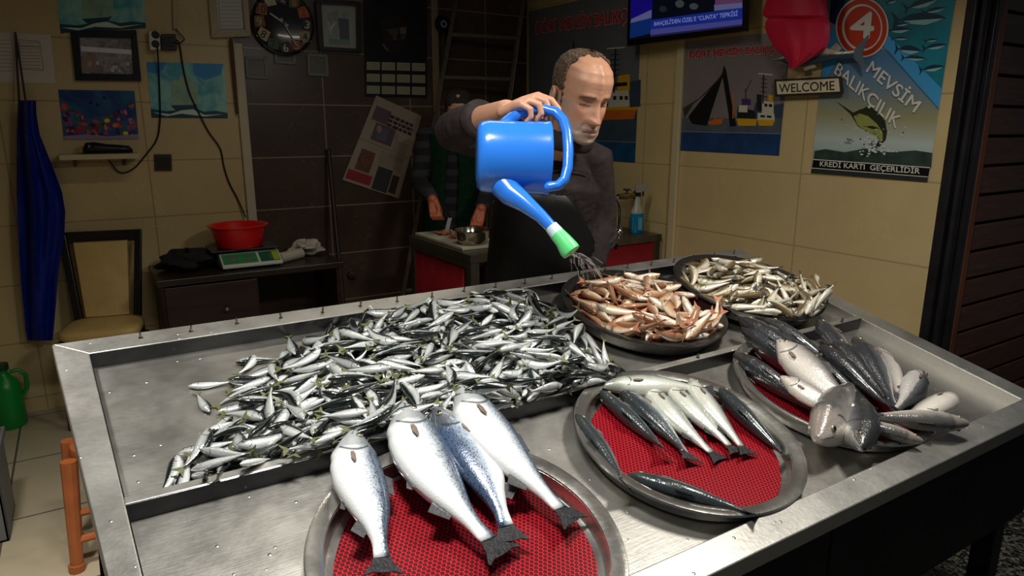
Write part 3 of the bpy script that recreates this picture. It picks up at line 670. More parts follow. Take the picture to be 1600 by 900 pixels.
# settled poses of the loose fish: along, down-slope, height (0.1 mm), quaternion (1/1000), bend variant, size (%)
FISH_MACK = [(2520,5545,181,8,28,-961,-276,2,110),(3951,6203,148,726,687,-14,31,1,103),(1393,5035,-38,196,-857,-465,-103,0,106),(983,5517,-252,195,-538,817,73,1,100),(4547,6119,575,88,-986,-120,-81,0,109),(1598,5655,27,108,221,963,-110,1,106),(4791,6155,187,723,660,-185,83,3,97),(1739,5491,11,266,-151,-605,735,0,101),(5420,6135,575,3,-29,984,178,1,104),(7118,6210,734,28,-64,-661,-747,1,106),(6026,6157,393,387,68,912,117,2,103),(1626,5838,-305,31,-82,993,76,1,88),(4716,4225,413,92,19,-145,985,2,105),(5191,4139,453,963,174,-50,-198,1,103),(3280,6051,243,941,306,104,99,1,104),(5651,5580,511,702,73,-126,697,2,111),(5415,6136,185,39,-198,623,756,2,95),(2438,4219,-41,864,101,-98,-483,0,106),(4066,5713,540,985,82,-27,-150,1,95),(9062,5536,562,117,375,877,278,3,100),(4110,4827,196,50,987,-140,68,2,110),(6649,6155,87,993,104,-40,39,3,108),(4034,2931,195,979,113,-138,101,3,103),(4697,4745,396,55,33,-86,-994,1,109),(5962,2715,373,820,248,-33,-514,3,105),(5553,2778,212,365,-928,-17,69,1,110),(3055,5747,371,64,512,842,158,1,90),(4831,3461,316,815,328,-90,-470,1,103),(2783,5895,260,380,-246,230,862,1,101),(3679,3905,90,894,390,-134,178,2,99),(7459,6160,139,57,-36,915,398,0,88),(7833,4373,465,215,-11,-65,974,0,111),(3655,5565,315,312,-5,85,-946,3,98),(2798,3829,-31,29,86,-141,986,1,98),(3388,4168,179,140,-774,615,-48,3,97),(3670,6099,366,41,-117,982,-145,1,93),(5152,5509,465,97,376,-765,-513,3,111),(4187,6175,362,27,998,7,64,1,89),(2807,2606,-271,46,-47,-621,-781,2,95),(2228,5537,-50,81,141,980,118,2,101),(5060,2539,256,14,8,1,-1000,1,108),(2885,4225,0,387,-491,759,-180,0,104),(6145,3494,406,48,-980,178,-72,2,103),(2845,3397,-100,53,997,59,2,1,99),(5681,4934,485,983,-59,-62,-160,2,105),(4045,3198,134,953,35,-130,-271,2,99),(2846,2787,-275,989,118,-83,-1,1,93),(7609,6080,596,894,377,181,-161,0,103),(8838,6220,354,785,-617,-4,59,1,100),(4993,4831,236,723,139,122,-666,0,104),(840,5272,-317,821,118,-98,550,2,104),(2608,4860,36,202,261,-434,-838,2,94),(3329,4855,217,747,-91,84,-653,0,105),(7208,5304,511,54,-148,-976,-149,1,106),(1963,4715,-26,49,966,-229,112,3,86),(1528,4845,-201,18,47,999,18,1,109),(10009,4616,644,3,916,-401,0,3,108),(2887,4949,85,909,21,-75,410,2,111),(6899,5549,511,196,981,9,6,3,104),(5487,2404,358,27,-481,-874,-60,1,108),(2245,5980,81,104,311,-921,210,1,90),(6125,5457,498,82,152,985,10,3,100),(7068,3093,490,13,63,-63,996,0,104),(8288,5828,448,404,-26,143,903,0,108),(9340,4825,458,129,-194,-825,515,0,105),(4009,5676,406,940,94,58,-324,2,92),(3370,2707,-67,83,-777,-624,-36,2,104),(10316,6222,195,26,-26,-810,585,2,91),(6763,1250,222,11,97,965,245,2,106),(4113,5771,251,23,-103,988,112,2,109),(3001,5187,192,234,-12,-386,-893,1,95),(10459,5222,511,160,-584,-775,-179,1,99),(9894,5646,543,149,989,-22,1,0,111),(3537,4176,65,133,-25,976,171,2,97),(1741,3088,-329,752,64,50,-654,1,86),(8058,5146,389,194,-295,929,-110,1,110),(10067,4139,512,33,-73,384,-920,0,102),(7021,4508,354,393,-918,30,-32,1,102),(3906,3249,-30,105,331,918,-192,0,101),(10899,2727,370,353,616,356,608,3,104),(3515,4544,-35,939,-297,-152,-88,0,105),(2390,3534,-311,12,-13,995,96,1,92),(5878,4133,379,104,-239,-959,-114,1,93),(11029,4479,529,158,-920,-355,-55,1,111),(1884,4526,-166,172,251,137,-943,2,94),(8582,3397,333,167,80,665,723,1,103),(9963,3271,446,928,265,-171,198,2,107),(8366,4382,630,21,315,935,-158,2,102),(4717,1425,-168,274,444,825,216,2,100),(6337,4865,586,994,30,87,50,1,92),(6812,5764,216,692,156,-105,-697,3,107),(3500,2862,-195,142,-162,976,7,0,103),(6131,5710,518,20,128,-976,174,0,93),(7937,1882,362,798,176,-167,551,1,107),(8871,4636,618,2,98,-984,150,1,110),(3005,1850,-305,864,86,-35,494,2,95),(5169,4169,179,54,-79,351,-931,1,94),(6739,5252,670,564,70,-5,-822,0,95),(4171,1327,-301,666,58,41,-743,1,108),(6231,4997,382,147,-22,-14,-989,3,93),(6399,5810,454,948,-135,-50,-284,1,90),(8308,5636,547,134,195,-953,-187,3,95),(11537,3235,410,515,509,535,435,3,110),(7878,2357,367,983,81,-131,100,1,101),(8759,1227,208,143,433,860,230,3,94),(6276,3643,282,65,4,990,128,3,101),(4633,3832,276,43,-671,-734,-96,0,107),(4484,5465,365,689,121,-84,710,1,93),(7466,6117,450,180,-40,-968,-168,1,106),(6160,4079,185,175,33,157,-971,2,102),(9729,3070,322,178,40,-150,972,1,112),(9488,5081,487,932,-240,139,-233,0,89),(2540,3041,-316,118,-992,-23,-46,3,100),(10074,6135,435,27,73,181,980,1,97),(7070,6157,451,212,70,-971,-89,3,92),(6162,3952,318,92,-265,-960,-9,0,87),(9252,6187,114,341,936,-62,67,2,88),(2118,5055,-31,656,-31,3,-754,1,107),(5073,2664,87,479,-61,-136,865,3,93),(6848,4140,477,220,8,23,-975,2,92),(10703,5972,381,169,86,-951,-244,3,98),(11172,5132,260,665,-114,532,-511,1,104),(10199,1290,319,252,853,-456,-34,3,107),(7736,3370,409,881,33,-28,470,1,111),(10291,2035,408,899,44,80,-429,2,104),(8829,5657,384,93,-551,828,53,1,111),(9129,2131,440,787,116,-191,-576,3,102),(2067,4281,-248,100,-83,365,-922,0,92),(3145,5722,212,100,-937,-330,-55,3,92),(4055,4300,109,200,-669,715,30,0,89),(7810,4773,364,154,-312,147,926,2,109),(6194,4862,485,278,85,23,956,0,93),(9617,5907,233,262,-14,74,962,1,99),(9475,4065,528,937,304,15,172,3,87),(8941,3934,472,142,103,260,-949,1,104),(3276,5294,144,147,-982,82,-83,3,91),(3072,2350,-308,988,116,-56,82,1,106),(7105,4066,297,31,-138,967,-214,1,107),(4401,3675,102,105,-231,967,33,3,103),(4431,4598,194,289,102,-94,947,2,97),(9970,2565,450,136,-473,-865,-96,0,112),(9154,2336,326,28,-991,-123,49,0,111),(6437,5864,186,70,-521,851,-3,3,105),(9917,2877,566,491,99,28,-865,3,99),(8649,3589,436,932,-224,-89,-272,0,89),(9894,5429,384,280,-919,-264,-88,0,101),(1298,5750,-117,43,612,725,-312,0,90),(8634,2523,305,44,799,-586,-127,0,104),(7213,2260,363,968,-249,-7,30,1,104),(8556,2141,451,990,120,60,49,3,93),(10952,3584,433,109,-974,-195,42,1,110),(7054,2718,377,131,-42,231,963,3,109),(1679,5695,-105,179,790,584,-48,1,103),(5387,3938,349,542,16,-143,828,3,101),(5284,4689,105,287,4,86,954,3,111),(6747,3256,312,1,-13,-23,1000,0,106),(8581,5921,212,33,-231,969,-85,0,98),(11315,5400,261,605,130,441,-651,2,96),(6208,5940,381,94,260,956,100,1,90),(2073,5607,-240,191,968,-124,110,3,91),(8139,4667,281,423,84,-215,-876,3,105),(8252,4967,262,153,-976,-143,-64,1,111),(3279,5815,48,26,200,-976,-83,2,112),(10659,4192,527,219,-30,56,-974,2,105),(6417,2885,339,8,-412,-909,59,3,109),(9729,5798,475,191,930,282,-137,3,112),(9571,1510,317,767,-44,-25,-640,1,106),(8431,3119,346,102,-80,109,986,2,92),(4340,5070,180,224,967,-118,-10,1,94),(10897,1257,290,150,-958,241,-51,1,103),(10474,5775,282,388,187,64,900,1,93),(6936,3745,334,267,-857,-435,66,0,94),(3927,5322,130,104,209,539,809,1,97),(11411,4619,280,182,-683,-704,-69,1,107),(4589,3073,113,110,-326,937,66,1,101),(8991,6031,632,180,-128,121,-968,1,89),(7486,5059,275,221,-702,-618,-277,0,93),(6763,2233,199,522,144,-49,839,1,99),(9613,3802,459,279,47,-379,881,1,97),(11105,4553,360,711,140,-34,689,3,109),(4510,2809,162,162,-122,10,979,3,92),(5814,3323,206,57,-993,-98,-12,2,108),(9515,4486,388,127,124,321,-930,1,110),(5135,5939,455,948,63,-20,310,3,99),(6192,1010,-98,487,740,306,350,3,111),(7534,5941,104,989,103,42,-97,3,104),(8955,4876,454,966,-177,187,6,0,90),(7349,1695,240,932,-71,-112,338,1,97),(10659,1663,375,788,90,23,-608,2,95),(3812,2018,-158,54,-821,-554,128,0,109),(7038,1552,369,30,-349,935,59,1,88),(1472,5165,-167,242,177,925,232,1,90),(2689,4099,-169,365,50,161,-915,0,92),(7602,2757,120,519,32,64,-852,3,99),(5702,1725,167,487,573,495,437,3,107),(7743,2862,284,72,-863,-499,35,1,104),(7862,4048,373,77,248,-53,964,1,95),(5673,4126,250,825,92,-54,554,2,101),(3832,2430,-89,47,395,-913,-86,0,93),(9658,4163,375,966,69,83,-235,2,110),(9952,4669,430,192,-52,-6,-980,0,107),(3113,5623,-66,299,76,48,-950,1,105),(8575,4187,531,959,-60,52,-271,1,104),(6389,1726,197,202,-352,912,-61,0,89),(3463,4299,-107,988,84,-132,17,1,103),(8350,4165,397,43,429,890,146,1,105),(4729,4031,143,968,159,-91,173,2,106),(3705,3438,-70,72,-98,266,956,1,98),(5953,1859,136,888,51,-39,455,0,102),(10473,4735,264,948,124,5,-293,1,110),(10034,3614,560,38,265,-963,24,2,101),(9486,5840,369,69,77,57,993,1,99),(11235,4820,122,68,-591,-799,-89,2,107),(8960,5982,464,106,-944,22,313,0,97),(10980,3868,410,150,55,216,-963,1,103),(8777,5056,339,896,22,9,444,2,95),(9234,2674,354,120,-293,944,-90,1,90),(2433,4455,-275,992,88,-75,-41,0,95),(11107,6069,342,211,-251,214,-920,0,105),(4816,2202,47,99,29,234,-967,0,92),(4752,5612,354,642,33,105,-759,1,92),(6799,5868,409,985,26,-117,128,0,111),(4590,4498,112,407,-814,411,52,1,89),(8195,2896,303,255,-94,756,596,1,86),(5350,1480,-117,28,781,618,85,1,100),(10760,5761,222,194,-579,-765,-203,3,94),(8019,3649,302,297,-46,-391,-870,3,96),(10376,2738,300,668,541,-240,-451,3,98),(8696,6058,155,124,-199,919,-315,1,94),(2633,4775,-135,903,221,51,-365,1,92),(7692,1052,173,215,645,733,-39,3,110),(11532,2228,197,376,640,-569,-354,3,97),(7654,3257,175,263,-906,-331,21,3,108),(6578,3887,100,112,-896,-419,-98,1,95),(3417,3662,-79,270,-961,42,29,1,91),(6267,3030,234,61,-993,-93,46,1,92),(6952,3326,185,859,72,34,506,1,105),(9146,3413,315,5,-247,-950,-190,1,112),(2915,3754,-248,50,3,994,98,1,93),(4019,4019,-34,255,-16,-138,957,2,96),(11063,2272,387,22,743,568,352,3,94),(7374,2811,319,968,43,-116,220,2,98),(5169,1087,-264,334,820,365,287,3,95),(8232,2362,265,414,-31,-1,-910,1,97),(6171,2914,132,81,-56,417,-903,1,93),(9763,2659,361,717,77,73,689,2,95),(6967,2482,383,695,-132,-200,-677,3,92),(5135,5786,203,929,299,3,219,2,100),(1846,4183,-321,145,-925,-344,-68,1,95),(4292,5923,59,163,986,10,32,1,111),(7493,1234,134,205,80,-11,975,1,107),(9085,2161,136,10,-8,-98,995,1,107),(4941,1976,-64,840,43,-140,522,1,102),(5507,5888,284,922,299,-80,232,3,94),(6500,4700,350,990,74,31,-119,1,112),(7923,1342,209,540,-98,79,-832,1,111),(4431,1837,-186,9,611,-790,35,3,90),(9996,3574,405,5,981,-192,-22,3,96),(5819,2299,279,993,96,-75,6,1,87),(6543,5416,413,45,-230,966,106,2,90),(7033,1625,235,953,30,37,301,2,87),(8685,4496,132,993,69,12,-94,0,105),(9444,2230,441,761,15,5,-648,1,97),(5123,3385,140,195,133,555,-797,0,89),(2715,3543,-187,15,287,-958,9,0,97),(7350,3731,307,102,-242,914,-309,1,103),(6892,1624,43,94,-991,80,-43,2,111),(6933,5822,40,28,-25,-994,-104,3,100),(7680,5701,454,164,234,-907,309,3,92),(6231,2185,190,119,201,-161,-959,3,88),(3086,4345,-93,84,-958,204,-184,2,87),(2840,3235,-219,16,-130,884,449,1,92),(11196,2172,278,499,-26,-85,862,2,105),(9846,5042,197,144,-103,-971,-159,1,103),(5498,2509,30,107,-940,-314,-85,1,109),(5745,1960,23,132,41,-110,984,2,101),(9424,2574,177,38,965,257,25,1,112),(3798,2400,-232,3,584,803,121,1,96),(10035,1002,57,176,-626,-759,37,0,108),(11032,6037,224,199,280,-908,-240,1,89),(8779,5282,141,154,-94,976,119,0,88),(9975,5905,136,939,155,-120,284,1,88),(5403,4982,49,16,-19,122,-992,0,100),(1728,4897,-322,993,107,-40,-14,1,93),(6734,3216,132,51,542,-816,-194,1,106),(6501,1895,107,121,-516,845,64,3,87),(5317,4386,134,1,1,-986,167,1,96),(10797,3725,279,715,134,-112,677,3,94),(5982,5864,140,200,-69,975,-66,2,87),(10732,2411,261,392,-395,749,-361,0,101),(9115,1964,218,170,-52,19,984,0,88),(4051,4822,1,97,-991,1,-88,3,92),(9310,1006,4,31,994,100,43,1,101),(11233,3067,352,860,-120,27,496,1,96),(5014,5470,248,99,170,957,211,3,86),(9056,5480,228,198,-176,850,456,1,102),(6705,5386,279,541,23,125,-831,2,103),(10727,697,52,78,50,-99,991,3,107),(5719,1093,-181,8,788,-613,59,3,93),(5648,5055,372,258,5,13,-966,0,93)]
FISH_MACK_REST = [(3354,4858,-68,0,960,269,78,1,90),(2865,5384,-69,214,-114,56,969,0,101),(7908,5787,263,35,138,984,-107,0,111),(7797,3569,182,46,-321,942,-91,1,88),(10701,4415,348,143,-883,-439,77,1,109),(11099,2812,135,463,30,22,-885,3,91),(8601,1738,292,961,122,123,215,0,101),(6527,2245,86,976,102,33,189,0,88),(8583,2924,242,898,56,212,-380,1,106),(10527,1378,153,65,326,-943,9,0,111),(6611,994,19,35,645,-718,-260,2,100),(8529,5820,47,28,-987,-152,-43,3,97),(7878,4864,91,433,26,111,-894,1,97),(7950,4532,351,838,-377,-9,394,1,89),(11568,1350,154,426,539,-451,-570,1,101),(10908,2654,177,764,217,-71,604,3,92),(8175,1656,291,41,-682,-726,-84,1,98),(6341,733,-296,11,18,-11,-1000,1,94),(10573,3277,187,935,308,24,-176,2,111),(7246,5168,398,140,-394,-874,-246,1,89),(10613,5809,84,54,343,-902,-257,1,100),(7537,1618,63,773,18,52,-632,3,101),(9183,3062,144,185,-884,-429,-33,2,92),(8552,5561,233,39,48,988,140,0,97),(5449,5927,136,108,102,62,-987,2,87),(7349,4755,237,320,132,555,-756,1,87),(5775,5365,172,196,-963,-154,-105,3,90),(11298,1357,144,13,487,-871,-63,3,110),(9267,3997,293,82,-140,-978,-131,3,100),(6830,4787,173,145,-914,-378,20,3,110),(10273,1221,123,920,-9,78,383,1,103),(6894,1237,20,717,-97,14,690,3,89),(3839,5497,67,15,-894,445,57,3,89),(4633,3250,-9,81,-993,15,-90,0,87),(10290,5096,345,991,85,-85,57,0,100),(7214,4950,295,45,-699,613,366,3,92),(1781,5205,-249,131,-135,969,-158,1,109),(8258,2373,124,40,-666,744,39,1,102),(8111,5370,349,214,881,422,5,2,89),(10609,2091,241,607,58,142,-780,0,102),(9010,4202,235,17,211,972,-106,3,110),(9365,4351,119,5,-22,134,-991,1,100),(8817,4351,391,913,9,-112,393,1,88),(5886,5635,200,26,-142,979,140,1,90),(4275,2711,-56,835,179,10,-520,2,94),(4594,2136,-109,814,37,-138,563,1,101),(9073,1282,76,14,119,-979,-164,0,100),(10381,5325,194,734,-673,87,-40,2,104),(8322,1153,126,641,129,-143,743,0,94),(8758,5167,235,92,-18,990,-106,1,86),(9637,4731,218,126,-38,324,937,3,98),(2383,4721,-273,43,-3,996,84,1,90),(7664,4485,175,39,197,-960,-195,2,96),(9186,5311,129,688,253,85,-675,1,98),(2361,5416,-170,122,262,955,75,1,103),(4696,3733,20,105,-988,94,-57,1,97),(9745,5539,202,8,-23,962,272,1,106),(7813,4004,226,10,-539,842,-21,1,92),(4671,2849,-12,912,162,-44,-375,3,97),(7277,1972,165,185,134,951,208,1,87),(6783,4343,212,71,38,977,199,1,109),(9159,4894,96,979,139,-18,-149,1,108),(7626,5941,441,213,81,-778,586,0,95),(2638,5126,-49,177,76,15,-981,1,101),(6360,4859,223,52,-728,671,130,3,107),(5612,3902,63,115,-941,-305,-92,1,107),(10346,5706,52,115,-933,-340,-37,2,90),(11449,3309,207,625,182,172,739,1,101),(8598,3809,201,157,822,526,150,1,107),(8241,5810,148,931,-59,30,359,3,88),(10605,5112,250,114,-954,276,-1,2,89),(9978,2214,295,187,-796,571,-70,3,90),(9341,5884,67,210,0,-50,-976,2,105),(9987,2624,167,927,158,21,339,2,107),(9406,1768,249,33,242,969,35,2,86),(9431,1474,103,332,-939,-91,11,0,97),(7343,2585,146,654,-11,-48,755,3,97),(10289,3862,285,591,107,95,-794,2,109),(9342,3634,164,1,67,134,989,2,108),(8452,916,-30,17,996,82,43,3,109),(4525,5029,21,967,120,-67,215,1,91),(10457,4324,116,3,218,-969,-114,3,95),(10303,4382,434,25,-908,-414,57,3,102),(4472,5750,148,160,970,173,61,2,95),(4259,5261,116,88,-969,230,-23,1,108),(10953,4210,125,20,-427,898,103,1,102),(5347,3634,72,927,374,7,35,3,93),(7202,5569,337,905,37,90,-415,1,95),(7758,5362,155,986,68,-12,153,0,95),(8398,2839,132,507,28,77,-858,1,92),(5837,2579,46,955,92,-34,281,1,94),(5979,3171,57,15,16,-101,995,1,92),(6246,4519,95,194,-971,132,-33,2,105),(5830,4937,228,39,574,818,25,3,97),(8387,3865,269,188,-12,982,-18,3,91),(10114,2041,254,168,-870,463,-24,1,96),(8312,5129,79,792,141,-119,582,1,103),(7518,4264,126,33,46,-990,-132,3,108),(6227,5172,85,551,233,45,800,2,107),(6247,2716,60,99,-959,-251,-84,0,106),(10767,1034,149,987,156,-2,-33,3,97),(11332,3537,193,535,138,186,812,3,91),(11398,4114,189,868,54,-25,492,3,104),(4966,4137,55,89,-308,940,118,1,93),(11333,2094,120,38,-623,780,44,3,106),(8257,1887,180,965,66,-5,254,3,104),(10144,1871,135,109,-971,-195,-81,1,99),(6925,3899,124,117,-838,-521,-110,2,111),(6979,5239,66,883,114,28,-455,1,94),(6998,893,47,307,46,-113,-944,2,90),(9397,3958,138,144,34,-130,980,1,106),(9741,5416,61,983,152,-18,-104,2,101),(8948,2578,124,12,256,-962,-90,1,89),(9980,4799,88,29,-34,145,-988,2,88),(5493,3310,51,4,-98,-979,-180,0,96),(5810,5629,56,931,20,-91,352,2,94),(5722,5329,45,168,-909,-374,-76,1,89),(10608,5126,110,971,135,63,-186,3,110),(10800,4848,90,268,78,-149,949,1,95),(10718,1906,110,63,-892,448,6,0,105),(6170,3650,95,134,-857,-492,-76,3,107)]
FISH_MULL = [(13052,3342,324,33,389,888,244,2,110),(14768,5247,440,172,173,551,-798,1,103),(16412,2586,296,478,-717,491,-131,0,103),(13032,4508,251,517,-125,262,805,1,110),(12598,3866,8,305,574,639,412,3,93),(13677,4348,329,365,218,216,879,3,104),(13714,5096,193,549,815,-17,-184,2,90),(14559,4277,493,200,710,541,405,2,96),(13977,1430,412,922,253,-133,-260,2,102),(13964,4447,387,921,-176,240,-252,1,111),(13206,1965,173,659,-81,-173,727,1,103),(13817,4893,149,379,-88,317,865,1,110),(13060,3680,197,913,150,-236,-297,1,90),(14306,4957,335,563,720,336,-228,2,107),(14823,4936,385,589,740,-6,325,2,105),(13900,2552,576,157,739,-589,-286,2,106),(12957,4152,197,562,191,431,679,3,89),(15821,4987,362,218,370,285,-857,0,97),(15000,3032,551,53,-50,176,-982,1,109),(15495,5142,325,106,-1,876,471,3,88),(12547,2278,35,271,624,-630,-375,2,111),(12422,3012,-33,42,735,-634,-238,2,97),(12618,3135,120,735,-304,-257,549,1,97),(13730,3405,456,204,-11,62,977,0,92),(15261,3737,517,871,-163,-150,439,2,105),(14691,5071,-70,939,-299,-1,-169,0,103),(15534,4268,274,426,-576,-688,-117,1,107),(13559,1983,337,790,-72,-21,608,3,110),(14773,4266,353,75,-916,395,-14,1,107),(14184,2720,526,744,195,6,-639,3,89),(16359,3740,271,320,146,-79,933,1,101),(14759,3816,382,209,-418,-861,-201,1,106),(12779,2046,24,719,137,-119,-671,2,97),(15057,3338,486,893,428,-50,129,2,87),(13610,4314,16,183,-239,939,167,0,89),(13818,1636,360,233,803,-545,-59,1,98),(15705,1329,297,153,-242,-953,-99,0,90),(13531,2497,382,590,617,232,466,3,96),(14086,3889,459,877,119,93,456,1,111),(15656,1881,344,880,251,-15,402,1,95),(15980,1980,225,163,658,-734,18,2,111),(13407,1177,-3,53,-60,34,996,1,92),(14844,2410,385,204,106,-116,966,3,101),(13153,3209,174,142,-8,972,187,0,101),(14017,2843,373,12,252,-962,-103,1,99),(15212,1942,290,162,97,-982,-25,1,109),(16347,1009,60,559,-733,252,-294,0,90),(15923,4552,372,17,-209,904,-372,2,98),(14585,3223,364,501,119,-157,843,1,89),(15729,1351,128,985,114,125,42,2,103),(16349,4176,261,289,314,-904,-34,3,99),(16768,3535,109,661,82,198,-720,3,111),(15780,3757,172,34,-109,360,-926,0,106),(14504,1854,404,53,707,702,-69,1,95),(13373,4225,153,6,835,543,86,2,97),(14140,4149,304,197,-17,-215,956,3,92),(14076,4441,-15,243,-764,589,102,0,88),(13280,3665,126,976,102,-184,-53,0,101),(16282,2031,106,833,125,-186,-506,3,106),(16288,2777,114,964,21,265,21,1,105),(16112,4035,132,919,179,249,-249,1,111),(15464,4773,178,27,504,-753,-423,0,98),(16555,1636,111,62,-690,-691,206,1,104),(14151,2064,381,818,-21,-102,566,3,92),(15483,907,-13,870,-37,171,-461,1,101),(16762,2422,-5,853,-4,-8,-521,1,100),(15861,4586,77,717,116,-99,-680,2,107),(16214,3220,148,249,-968,-38,1,1,97),(14232,918,83,119,-3,948,-294,0,95),(15585,2769,318,594,-131,486,-628,0,91),(14749,2892,394,122,-888,432,100,2,93),(16268,4593,246,33,301,-937,175,2,98),(15312,4551,85,171,576,-586,-544,3,108),(15263,3347,287,53,-623,738,254,3,105),(14894,4894,74,258,-469,-658,529,0,92),(15522,4241,-58,843,270,-51,462,1,93),(16179,2300,24,186,168,-11,968,1,107),(16878,2964,-103,866,-82,-167,464,0,100),(14208,1270,337,975,82,-61,-200,1,103),(14711,4161,118,16,60,-970,-234,0,102),(14480,4644,121,954,81,-128,260,1,106),(15559,2463,255,104,-975,-63,187,1,90),(16873,1579,-40,527,655,-357,-407,3,87),(16032,994,-63,140,968,-107,-178,2,87),(15297,1340,72,811,-113,54,-571,3,87),(14757,760,-36,59,948,-313,-9,3,110),(14649,1085,178,134,90,-66,-985,2,103),(16183,3099,-3,229,-471,-852,-23,1,99),(16510,1870,-28,608,-20,-15,793,2,99)]
FISH_MULL_REST = []
FISH_WHIT = [(17172,3898,355,451,635,-451,-436,1,104),(17675,4707,418,48,407,912,1,1,104),(18492,5241,565,284,-891,256,243,3,108),(17937,5099,392,859,-351,122,-352,1,100),(18107,2872,343,214,583,763,176,3,111),(17977,2202,245,852,179,-254,420,3,99),(19854,3675,662,420,-813,379,-135,1,97),(17951,4357,587,220,971,-94,-24,3,108),(19646,5540,650,237,27,734,-636,1,109),(19910,5649,863,744,-624,-208,-119,2,98),(17781,3230,414,155,279,946,58,1,93),(18618,5021,535,21,122,824,-553,1,112),(17414,3837,431,213,-853,371,-298,0,92),(17738,4677,185,116,503,775,365,3,105),(18568,3142,579,117,-778,588,-187,1,97),(20134,4846,586,357,561,-402,-629,2,91),(17419,2516,176,578,444,245,639,1,100),(20840,4807,615,480,653,215,545,1,111),(19150,5550,528,52,-172,811,557,2,87),(19985,4104,519,857,497,56,-124,2,100),(18829,4646,558,175,-147,973,-28,1,104),(17391,3390,76,389,358,370,764,1,92),(17749,3051,192,259,516,717,390,1,112),(19604,3299,782,985,9,-52,-167,0,95),(19011,1554,190,929,322,-82,164,3,112),(19718,4408,539,625,98,441,-637,1,90),(20191,2803,636,424,134,104,890,0,100),(18180,3710,407,289,529,679,419,3,108),(19162,3758,690,874,217,-270,340,1,87),(21112,1737,237,890,339,-170,-255,2,112),(18902,2365,628,513,118,-154,-836,2,98),(18671,4081,466,166,-902,-204,-344,3,93),(20366,4578,458,63,38,-389,919,0,108),(19201,3454,626,122,-983,128,-43,3,94),(20509,5039,716,304,775,552,-41,1,94),(18156,4750,278,357,-150,798,462,2,86),(18121,4502,299,913,322,-244,-62,1,95),(19847,5631,393,83,-44,929,-358,1,91),(18838,4310,623,338,249,-535,-733,2,95),(19134,2439,573,64,986,22,150,1,103),(19666,5283,541,968,192,95,-130,0,107),(20114,1542,225,241,-129,-840,468,0,91),(19818,4791,476,211,870,359,-264,2,95),(20610,2757,562,119,707,693,74,3,105),(17670,3996,281,22,338,939,-63,0,109),(19382,4545,372,233,-370,-852,-288,1,106),(21415,4324,684,917,198,1,347,0,98),(20366,4749,578,707,116,575,-394,0,110),(17772,3547,339,866,215,-314,-324,2,111),(18386,3626,448,808,234,-171,-512,3,88),(19640,5400,113,22,-17,-972,-235,2,107),(18733,2059,359,975,-7,-89,-205,0,94),(18046,4083,278,356,-217,-230,880,0,111),(19886,3255,639,375,66,-152,912,3,108),(17556,3679,359,829,389,-363,-171,3,92),(18407,2457,465,262,925,246,126,2,88),(18478,2767,567,187,13,-109,-976,2,89),(19023,1235,151,157,979,95,-85,0,110),(19393,2786,619,260,-21,86,-962,1,89),(21176,4083,560,37,-12,-27,-999,1,98),(18169,4709,54,866,421,-107,-247,1,89),(19248,5150,81,48,-24,-436,899,3,87),(18222,2186,195,610,-135,-27,780,1,94),(21237,3490,319,163,929,269,-195,2,107),(17712,4123,479,12,964,264,6,1,89),(19523,4991,350,203,-213,244,-924,1,88),(19407,5526,284,863,487,27,132,3,90),(20883,4351,525,472,-880,-9,-47,1,93),(18506,1441,43,103,-987,-117,-40,2,105),(20495,1598,243,89,499,852,133,3,95),(17866,1966,65,76,-411,887,199,2,92),(20288,2282,353,115,-598,-782,132,2,87),(19414,5181,263,52,74,-993,76,0,106),(20947,4219,241,245,-679,-658,-214,0,107),(21088,3184,340,211,192,-958,27,0,105),(18380,4339,317,336,-168,909,182,1,95),(19609,1452,209,125,-818,560,24,0,89),(19001,1824,251,50,42,991,-119,1,109),(20187,4460,322,378,-846,335,171,2,111),(18856,5103,395,126,982,133,38,0,90),(20330,5330,633,358,471,754,-286,1,106),(21682,3072,172,51,-635,-770,-39,1,88),(18763,4961,193,92,-475,-875,14,0,107),(20375,5347,230,963,-140,-71,220,1,97),(20748,2817,434,669,4,189,719,1,97),(20283,3480,569,883,38,215,-415,2,103),(21019,5047,644,874,-10,253,415,2,111),(21367,2507,292,569,276,133,763,1,96),(20763,4439,294,669,379,-69,-636,2,100),(19808,5090,356,966,24,40,254,1,107),(20554,5015,324,558,-520,-452,463,0,89),(20734,2121,324,182,968,-83,-150,0,108),(19008,4679,262,41,-303,-762,-571,2,102),(20628,3145,455,119,-900,-338,247,1,95),(20470,2009,180,802,-173,68,-568,1,93),(21747,3796,347,106,-656,746,-38,1,92),(21404,3756,372,847,-286,166,417,1,90),(21483,4272,216,531,300,-448,-653,2,109)]
FISH_WHIT_REST = []
# ------------------------------------------------------------------ loose small fish in heaps
BENDS = (-.35, 0, .35, .6)
def heap_protos(name, label, cat, group, L, prof, mtl, tail, tail_mat, eye_r, eye_t):
    return [dict(L=L, prof=prof, mtl=mtl, tail=tail, tail_mat=tail_mat, eye_r=eye_r, eye_t=eye_t, bend=b, name=name, label=label, cat=cat, group=group) for b in BENDS]
def pose(e, spread=None):
    u, v, n, a, b_, c, d, k, sc = e
    if spread:      # heaps that fill their tray to the rim
        cu, cv, f, up, dv = spread; u = (cu + (u / 1e4 - cu) * f) * 1e4; v = (cv + dv + (v / 1e4 - cv) * f) * 1e4; n += up * 1e4 * min(1, math.hypot(u / 1e4 - cu, v / 1e4 - cv) / .2); sc *= 1.08
    q = Quaternion((a / 1000, b_ / 1000, c / 1000, d / 1000)).normalized()
    return Matrix.LocRotScale(tb(u / 1e4, v / 1e4, n / 1e4), q, Vector((sc / 100,) * 3))
